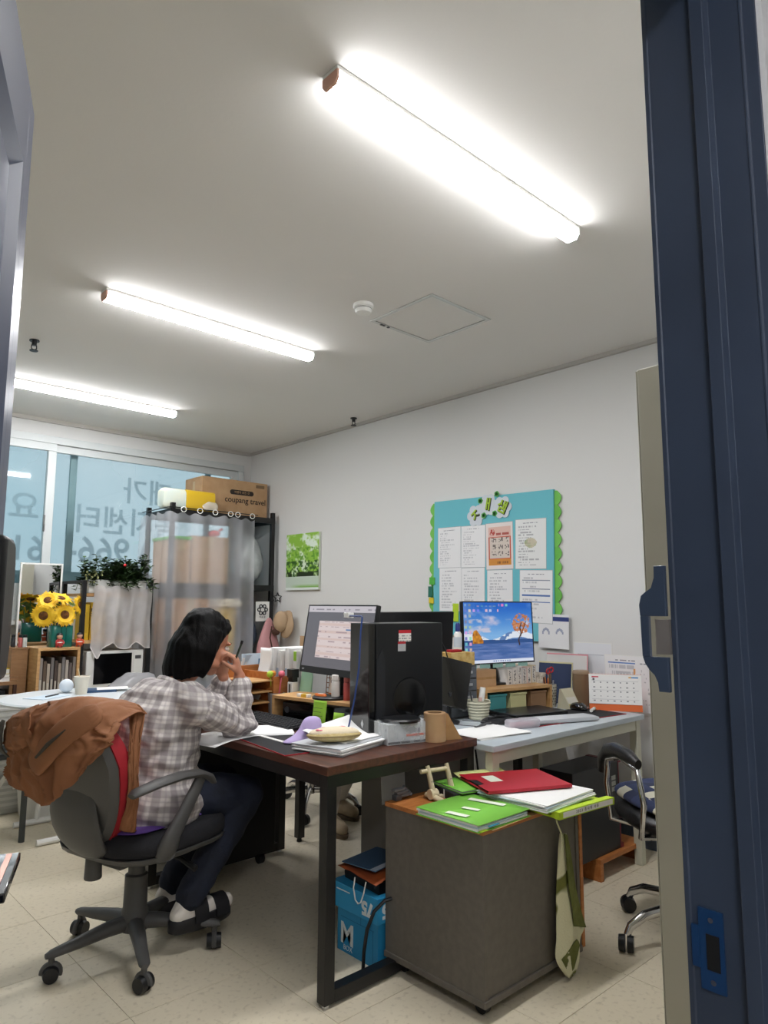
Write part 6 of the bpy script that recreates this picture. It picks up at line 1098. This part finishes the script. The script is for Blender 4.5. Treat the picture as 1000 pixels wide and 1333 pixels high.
# bags and hat hanging on the rack's right post
pk = tag(O('pink_cloth', M().loft([[(.0+x*w, y*.5*w, z) for x, y in [sq(j, .8) for j in range(24)]] for z, w in ((-.30, .115), (-.22, .105), (-.10, .065), (-.02, .03), (.0, .012))]), mat('pink_cloth', '#c28e90', .85, bump=.2, bscale=30), loc=(3.46, 5.20, 1.13), smooth=70), 'dusty pink cloth bag hanging at the rack\'s right post', 'bag')
ht = T('hat', 'tan hat hanging on the wall by the rack', 'hat', (3.50, 5.08, 1.10)); tan = mat('tan_felt', '#b59a7c', .9, bump=.15, bscale=60)
O('crown', M().ell((.0, .0, .0), (.055, .085, .09), 20, 12), tan, ht); me_ = mesh(M().ell((.035, -.02, -.015), (.02, .115, .11), 26, 14), 'brim', 180); displace(me_, .035, 11, 2); O('brim', me_, tan, ht); O('strap', M().tube([(-.05, .06, -.04), (-.06, .07, -.14), (-.05, .05, -.22)], .010, 6, flat=(1, .4)), mat('dark_brown', '#4a2f22', .8), ht); O('inner', M().ell((-.02, .04, -.09), (.03, .05, .03), 10, 8), mat('dark_brown'), ht)
so = T('star_ornament', 'small black star ornament on the rack\'s post', 'ornament', (3.57, 5.24, 1.305)); sp_ = [(.045*(1 if k % 2 == 0 else .45)*math.sin(R(36*k)), .045*(1 if k % 2 == 0 else .45)*math.cos(R(36*k))) for k in range(11)]
O('star', M().tube([(x, 0, z) for x, z in sp_], .005, 6), black, so); O('pin', M().tube([(-.03, .01, -.02), (-.045, .03, -.03)], .006, 6), black, so)
# ---------------------------------------------------------------- left of the rack: planter shelf, microwave, books, mirror
ps = T('plant_rack', 'low black rack with wood boards by the window', 'shelf', (1.85, 5.17, 0))
for x, y in ((.0, .0), (.50, 0), (0, .40), (.50, .40)): O('post', M().box(x, y, 0, x+.03, y+.03, 1.415), blackm, ps, bev=.001, smooth=0)
O('top_rail', M().box(0, .03, 1.395, .03, .40, 1.415), blackm, ps, smooth=0); O('top_rail', M().box(.03, .40, 1.395, .5, .43, 1.415), blackm, ps, smooth=0)
for z in (.30, .63, .965, 1.30): O('board', M().box(.031, .0, z, .499, .42, z+.022), oak, ps, smooth=0)
mw = T('microwave', 'white microwave oven with a black door under the plants', 'microwave', (1.905, 5.17, .6525)); O('body', M().box(0, 0, 0, .42, .34, .255), white, mw, bev=.006, smooth=0); O('door', M().box(.055, -.006, .022, .33, -.0005, .235), mat('oven_glass', '#0a0a0c', .08), mw, bev=.002, smooth=0); O('control_panel', M().box(.345, -.004, .012, .41, -.0005, .245), white, mw, smooth=0); O('display', M().box(.355, -.0052, .19, .40, -.0042, .215), dgrey, mw, smooth=0); O('button', M().box(.365, -.007, .03, .39, -.0042, .05), mat('silver'), mw, smooth=0)
plw = T('planter', 'white trough planter of leafy plants behind a white cloth', 'planter', (1.90, 5.19, 1.3225)); O('trough', M().box(0, 0, 0, .43, .18, .10), white, plw, bev=.006, smooth=0); O('soil', M().box(.01, .01, .08, .42, .17, .1005), mat('soil', '#3b2d22', .9), plw, smooth=0)
rs = random.Random(6); lfm = M(); stm = M()
def leaf(m, p, d, L, w, up):
    d = Vector(d).normalized(); s = d.cross(Vector(up)); s = s.normalized() if s.length > 1e-3 else Vector((1, 0, 0)); n = s.cross(d); a = Vector(p); v = [a, a+d*L*.5+s*w-n*.0*L, a+d*L+n*(-.15*L), a+d*L*.5-s*w]; m.add(v, [(0, 1, 2, 3)])
for i in range(120):
    x, y = rs.uniform(.0, .43), rs.uniform(.0, .17); h_ = rs.uniform(.06, .17)*(1 if rs.random() < .75 else 1.25); tx, ty = x+rs.uniform(-.06, .06), y+rs.uniform(-.09, .05); pts = []
    droop = rs.random() < .35
    for k in range(6):
        q = k/5; z = .09+h_*q*(1 if not droop else (1-1.5*q)*.9); pts.append(Vector((x+(tx-x)*q*1.3, y+(ty-y)*q*(1.2 if not droop else 1.6), z)))
    stm.tube(pts, .0022, 5)
    for k in range(24):
        q = .1+.9*k/23; j = min(4, int(q*5)); p = pts[j].lerp(pts[j+1], q*5-j); a = rs.uniform(0, 6.28); leaf(lfm, p, (math.cos(a), math.sin(a), rs.uniform(-.2, .8)), rs.uniform(.032, .056), rs.uniform(.012, .019), (0, 0, 1))
tag(O('foliage', lfm, mat('leaf_mix', '#22381d', .6, col2='#3f5a2e', scale=14), plw, smooth=0, flip=False), kind='stuff'); tag(O('stems', stm, mat('stem_green', '#46552f', .7), plw), kind='stuff')
bl_ = M()
for i in range(26): bl_.ell((rs.uniform(-.03, .09), rs.uniform(-.05, .06), rs.uniform(.06, .16)), .009, 7, 5)
tag(O('berries', bl_, mat('berry_cream', '#8f9465', .6), plw), kind='stuff'); O('red_flower', M().ell((.245, -.03, .21), .012, 8, 6), mat('bright_red'), plw)
wcl = T('lace_cloth', 'white translucent cloth hung below the plants', 'cloth', (1.92, 5.155, 1.37))
def clf(u, v):
    hem = .40+.05*abs(math.sin(u*7.5+.6))+.07*(1 if u < .18 else 0)*(1-abs(u-.09)/.09 if u < .18 else 0); return (.44*u+.004*math.sin(v*9), -.012+.013*math.sin(u*26+v*2)*(.4+v), -hem*v+.012*math.sin(u*20)*(1-v))
O('cloth', M().grid(clf, 70, 20), film('white_cloth', '#e6e2e2', .74, .6, .4, 12.), wcl, smooth=180, flip=False)
O('hem', M().tube([clf(i/39, 1.) for i in range(40)], .004, 5), mat('hem_white', '#dcd6d4', .8), wcl)
cc_ = mat('pack_yellow'); yk = T('yellow_binder', 'yellow binder on the plant rack beside the sunflowers', 'binder', (1.85, 5.215, .9875), 0)
O('cover', M().box(.035, 0, 0, .075, .16, .255), cc_, yk, bev=.002, smooth=0); yk2 = T('yellow_box', 'yellow and black printed carton on the plant rack', 'box', (1.935, 5.22, .9875)); O('carton', M().box(0, 0, 0, .105, .16, .27), cc_, yk2, bev=.002, smooth=0)
O('spine_mark', M().box(.045, -.001, .05, .065, -.0002, .2), mat('tub_yellow'), yk, smooth=0)
printed('front_print', .10, .25, lambda u, v: mixc(flat(u, 'd9b02a'), rgb('1c1b18'), (((v > .62) & (v < .86) & (np.floor(v*40) % 3 > 0)) | ((v < .36) & (vn(u*4, v*7, 3) > .55)))*1.), 16, 30, yk2, (.0525, -.001, .01))
br = T('white_binder', 'white binder with red line on the plant rack beside the mirror', 'binder', (1.89, 5.33, 1.3225)); 
br.location = (1.885, 5.40, .9875); O('cover', M().box(0, 0, 0, .06, .16, .30), white, br, bev=.002, smooth=0); O('red_line', M().box(.01, -.001, .25, .05, -.0002, .262), red, br, smooth=0)
# cube bookcase with files, vase with sunflowers, two dolls
bcx = T('bookcase', 'light wood cube bookcase filled with thin files', 'bookcase', (1.562, 5.12, 0))
for b in ((0, 0, .04, .018, .33, .928), (.262, 0, .04, .28, .33, .928)): O('side', M().box(*b), oak, bcx, smooth=0)
O('top', M().box(0, 0, .928, .28, .33, .946), oak, bcx, bev=.001, smooth=0); O('shelf', M().box(.018, 0, .50, .262, .325, .518), oak, bcx, smooth=0); O('shelf', M().box(.018, 0, .04, .262, .325, .058), oak, bcx, smooth=0); O('back', M().box(.018, .32, .058, .262, .329, .928), oak, bcx, smooth=0); O('plinth', M().box(.005, .01, 0, .275, .32, .04), oak, bcx, smooth=0)
FC = ('#8c8480', '#5b4a3c', '#a89a8c', '#6f6a68', '#473a33', '#94877a', '#7b7674', '#b5aaa0', '#5f5450', '#857b74')
FN = ('grey', 'dark brown', 'pale beige', 'slate grey', 'near black', 'tan', 'mid grey', 'cream', 'umber', 'taupe')
for i in range(10):
    q = T('file', FN[i]+' file, '+('leftmost', 'second from left', 'third from left', 'fourth from left', 'fifth from left', 'fifth from right', 'fourth from right', 'third from right', 'second from right', 'rightmost')[i]+' in the cube bookcase', 'file', (1.584+i*.0242, 5.135, .5182), 0, 'thin files in the cube bookcase'); hh = .36-.02*(i % 3); O('cover', M().box(0, 0, 0, .019, .25, hh), mat('file_%d' % i, FC[i], .7), q, bev=.001, smooth=0); O('spine_label', M().box(.004, -.001, hh*.25, .015, -.0003, hh*.6), mat('label_cream', '#b9b2a6', .7), q, smooth=0)
bo2 = T('wood_panel', 'narrow brown wood cabinet side left of the cube bookcase', 'cabinet', (1.448, 5.30, 0)); O('panel', M().box(0, 0, 0, .105, .30, .935), mat('brown_wood', '#8d6743', .5, col2='#9b744e', scale=4, stretch=(3, 3, 14)), bo2, bev=.002, smooth=0); O('top_edge', M().box(-.003, -.003, .9355, .108, .303, .945), mat('brown_wood'), bo2, smooth=0)
mr = T('mirror', 'tall standing mirror with a thin white frame by the window', 'mirror', (1.565, 5.655, .62), -4); fr_m = M()
for b in ((0, 0, 0, .012, .018, .93), (.285, 0, 0, .297, .018, .93), (.012, 0, .918, .285, .018, .93), (.012, 0, 0, .285, .018, .012)): fr_m.box(*b)
O('frame', fr_m, white, mr, smooth=0); O('glass', M().box(.012, .006, .012, .285, .014, .918), mat('mirror_glass', '#e2e4e4', .02, 1.), mr, smooth=0); O('stand', M().box(.1, .02, -.62, .2, .04, .5), white, mr, smooth=0)
va = T('vase', 'square teal glass vase of sunflowers on the bookcase', 'vase', (1.73, 5.22, .9465)); O('glass', M().loft([[(x*.075*k, y*.055*k, z) for x, y in [sq(j, .35) for j in range(28)]] for z, k in ((0, .96), (.005, 1), (.145, 1), (.148, .97), (.148, .90), (.01, .9), (.01, .2))]), mat('teal_glass', '#1f7f72', .12, trans=.25), va, smooth=50); O('rib', M().box(-.012, -.057, .01, -.006, -.0552, .14).box(.02, -.057, .01, .026, -.0552, .14), mat('teal_dark', '#135a50', .2), va, smooth=0)
pet = mat('petal_yellow', '#e8b310', .6, col2='#f2c62a', scale=30); dkc = mat('sunflower_disc', '#4a2c12', .9, col2='#7a4a18', scale=60); leafm = mat('leaf_pale', '#5d7a35', .6)
SF = (('sunflower facing left, upper left of the bunch', -.105, 1.27, -.03, (-.35, -.75, .55), .075), ('sunflower at the top of the bunch, seen edge on', -.015, 1.285, -.02, (.1, -.45, .9), .085), ('sunflower facing the room with a clear dark centre', .005, 1.17, -.06, (.1, -.97, .2), .085), ('sunflower drooping at the lower left of the bunch', -.13, 1.165, -.04, (-.45, -.8, -.1), .085), ('sunflower leaning right beside the yellow binder', .125, 1.235, -.01, (.55, -.75, .25), .075))
for lb, x, z, y, nrm, r_ in SF:
    s = T('sunflower', lb, 'flower', (1.73+x, 5.22+y, z), 0, 'sunflowers in the teal vase'); N = Vector(nrm).normalized(); X_ = Vector((0, 0, 1)).cross(N).normalized(); Y_ = N.cross(X_)
    O('stem', M().tube([N*-.015, N*-.045+Vector((-x*.25, .01, -.05)), (-x*.65, -y*.8, (.9465+.10)-z)], .005, 6), leafm, s); O('disc', M().ell((0, 0, 0), (r_*.38, r_*.38, .012), 16, 8, Matrix((X_, Y_, N)).transposed()), dkc, s)
    for k in range(2):
        m = M()
        for q in range(17):
            a = 2*math.pi*(q+.5*k)/17; d = X_*math.cos(a)+Y_*math.sin(a); t_ = N.cross(d); p0 = d*r_*.33+N*(.002-.004*k); L = r_*(.72-.06*k); v = [p0-t_*.006, p0+d*L*.45-t_*.014+N*.008, p0+d*L-N*(.004-.01*((q*7) % 3-1)), p0+d*L*.45+t_*.014+N*.008, p0+t_*.006]; m.add(v, [(0, 1, 2, 3, 4)])
        tag(O('petals', m, pet, s, smooth=0, flip=False), kind='stuff')
    m = M()
    for q in range(4): leaf(m, N*-.035, tuple(X_*math.cos(q*1.6+x*30)+Y_*math.sin(q*1.6+x*30)-N*.35), .085, .022, N)
    O('leaves', m, leafm, s, smooth=0, flip=False); s.children[-1]['kind'] = 'stuff'
def doll(label, x, y, z, c1):
    o = T('doll', label, 'toy', (x, y, z), 0); O('body', M().lathe([(.001, 0), (.022, 0), (.024, .02), (.02, .05), (.012, .058), (.001, .058)], 16), mat('doll_'+c1, '#'+c1, .5), o); O('head', M().ell((0, 0, .075), (.02, .02, .021), 14, 10), mat('doll_face', '#cf9f83', .6), o); O('hair', M().ell((0, .003, .084), (.021, .021, .016), 14, 8), black, o)
    for s in (-1, 1): O('arm', M().tube([(.018*s, -.004, .05), (.026*s, -.012, .032), (.018*s, -.022, .024)], .006, 7), MATS['doll_'+c1], o); O('foot', M().ell((.010*s, -.014, .006), (.009, .014, .006), 8, 6), mat('dark_brown'), o)
    O('belt', M().lathe([(.0215, .03), (.0235, .034), (.0215, .038)], 16), white, o)
doll('small red coated doll before the teal vase', 1.705, 5.145, .9465, 'a8302c'); doll('small orange coated doll right of the teal vase', 1.845, 5.16, .9465, 'c04a24')
for x, y, cc, lb in ((1.515, 5.36, 'b5605c', 'pink capped bottle on the brown wood cabinet'), (1.54, 5.345, 'cfd4cf', 'white bottle on the brown wood cabinet'), (1.48, 5.40, '2a2b2f', 'black bottle on the brown wood cabinet')): bottle(lb, x, y, .9465, .085, .014, cc, '17181b')
# low shelf at the far left with stacked books
ls = T('low_shelf', 'low dark shelf at the left under the window', 'shelf', (1.16, 5.28, 0)); O('top', M().box(0, 0, .70, .33, .30, .722), mat('brown_wood'), ls, smooth=0); O('side', M().box(0, 0, 0, .02, .30, .70), mat('dark_brown'), ls, smooth=0); O('side', M().box(.31, 0, 0, .33, .30, .70), mat('dark_brown'), ls, smooth=0); O('board', M().box(.02, 0, .48, .31, .30, .50), mat('dark_brown'), ls, smooth=0)
for i, (zz_, th, cc, lb) in enumerate(((.7225, .028, 'd5d2ca', 'thick white book, lowest of the stack on the low shelf'), (.751, .020, 'b9b6ae', 'grey book in the middle of the stack on the low shelf'), (.7715, .034, 'e2c52c', 'yellow book, topmost on the low shelf'))):
    q = T('book', lb, 'book', (1.20+.01*i, 5.30, zz_), 2*i, 'books stacked on the low shelf'); O('pages', M().box(.003, .003, .002, .297, .217, th-.002), whitep, q, smooth=0); O('cover', M().box(0, 0, 0, .30, .22, .002).box(0, 0, th-.002, .30, .22, th).box(0, .217, .002, .30, .22, th-.002), mat('book_'+cc, '#'+cc, .6), q, smooth=0)
bp = T('patterned_box', 'black and white patterned box inside the low shelf', 'box', (1.22, 5.30, .5005)); O('box', M().box(0, 0, 0, .20, .22, .16), mat('pattern_bw', '#1a1a1c', .7, col2='#c9c9c4', scale=16, lo=.5, hi=.53), bp, smooth=0); O('lid', M().box(-.004, -.004, .13, .204, .224, .165), black, bp, smooth=0)
# ---------------------------------------------------------------- round table and what stands by it
rt = T('round_table', 'white round table with white tube legs behind the coat', 'table', (1.54, 4.22, 0)); wtm = mat('table_white', '#dfe6ea', .3)
O('top', M().lathe([(.001, .70), (.41, .70), (.425, .705), (.428, .714), (.42, .722), (.001, .722)], 56), wtm, rt)
for y in (-.2, .2): O('leg', M().tube([(-.26, y, .018), (.26, y, .018)], .016, 8), white, rt); O('leg', M().tube([(-.14, y, .018), (-.12, y, .35), (-.10, y, .698)], .014, 8), white, rt); O('leg', M().tube([(.14, y, .018), (.12, y, .35), (.10, y, .698)], .014, 8), white, rt)
pcp = T('paper_cup', 'cream paper cup on the round table', 'cup', (1.565, 4.30, .7222)); O('cup', M().lathe([(.001, .001), (.030, .001), (.031, 0), (.043, .098), (.0455, .101), (.043, .1035), (.040, .098), (.029, .004), (.001, .004)], 28), mat('cup_cream', '#ddd6c6', .6), pcp); O('straw', M().cyl((.0, .0, .01), (-.015, .02, .145), .003, n=8), mat('stick_pale', '#d9c49f', .6), pcp)
tag(O('white_ball', M().ell((0, 0, .04), .04, 22, 14), mat('ball_white', '#dfe8f2', .5), loc=(1.52, 4.42, .7222), smooth=180), 'white ball beside the paper cup on the round table', 'ball'); bpc = T('notebook', 'dark blue notebook under papers on the round table', 'notebook', (1.70, 4.36, .7222), -20); O('cover', M().box(-.09, -.07, 0, .09, .07, .014), mat('deep_blue_2', '#2c4a6b', .5), bpc, smooth=0); O('sheet', M().box(-.02, -.06, .0145, .16, .08, .0155), whitep, bpc, smooth=0)
pile('paper_stack', 'bluish papers at the left of the round table', 'paper', (1.37, 4.28, .7222), 30, .21, .14, 2, .0012, mat('pale_blue_paper'), seed=1); pn2 = T('pen', 'dark pen on the bluish papers', 'pen', (1.40, 4.29, .7253), 40); O('barrel', M().cyl((-.06, 0, .004), (.06, 0, .004), .004, n=8), dgrey, pn2); O('tip', M().cyl((.06, 0, .004), (.072, 0, .004), .003, .001, 8), chrome, pn2)
sack('plastic_bag', 'sagging clear grey plastic bag beside the round table', 'bag', (2.02, 4.66, .62), (.20, .15, .17), film('bag_film', '#bcbcc0', .66, .25, .35, 8.), 8)
dh = T('drawer_cabinet', 'white ribbed storage drawers behind the round table', 'drawers', (1.12, 4.75, 0)); O('carcass', M().box(0, 0, 0, .46, .34, .66), mat('milky_plastic', '#cfd0cc', .45), dh, bev=.006, smooth=0)
for k in range(3):
    d = O('drawer', M().box(.015, -.012, .03+k*.21, .445, -.0005, .22+k*.21), mat('milky_plastic'), dh, bev=.004, smooth=0)
    for j in range(5): O('rib', M().box(.03, -.016, .05+k*.21+j*.034, .43, -.012, .066+k*.21+j*.034), white, d, smooth=0)
tb2 = T('white_bin', 'white plastic bin on the floor under the coat', 'bin', (1.50, 4.62, 0)); O('bin', M().loft([[(x*.15*k, y*.11*k, z) for x, y in [sq(j, .5) for j in range(28)]] for z, k in ((0, .82), (.01, .86), (.22, 1), (.228, 1.05), (.228, .99), (.015, .84), (.015, .2))]), white, tb2, smooth=50); O('handle', M().tube([(-.155, -.05, .20), (-.175, 0, .17), (-.155, .05, .20)], .006, 6), white, tb2)
fc = T('folding_chair', 'dark grey framed chair at the left edge behind the door', 'chair', (1.05, 4.12, 0), 10); df_ = mat('dark_green_grey', '#3d4140', .5)
O('back_frame', M().tube([(.20, .0, .0), (.20, .0, .40), (.20, -.01, .47), (.17, -.015, .50), (-.17, -.015, .50), (-.20, -.01, .47), (-.20, 0, .40), (-.20, 0, 0)], .016, 8), df_, fc, smooth=60); O('seat', M().box(-.18, .02, .43, .18, .38, .46), df_, fc, bev=.01)
for x in (-.19, .19): O('leg', M().tube([(x, .05, .43), (x, .30, .22), (x, .46, .0)], .012, 8), white, fc)
O('foot_bar', M().cyl((-.19, .30, .2), (.19, .30, .2), .01), white, fc)
# ---------------------------------------------------------------- cables under the desks
for lb, pts in (('black cables hanging below the pale desk', [(2.50, 2.30, .68), (2.52, 2.28, .45), (2.55, 2.32, .12), (2.60, 2.36, .008)]), ('black cable looping under the pale desk at the back', [(2.75, 2.36, .68), (2.78, 2.34, .40), (2.72, 2.36, .2), (2.70, 2.37, .008)])):
    o = T('cable', lb, 'cable', pts[-1]); P0 = Vector(pts[-1]); O('lead', M().tube([Vector(p)-P0 for p in pts], .006, 7), black, o); O('lead', M().tube([Vector(p)-P0+Vector((.05, .01, 0)) for p in pts], .005, 7), black, o)
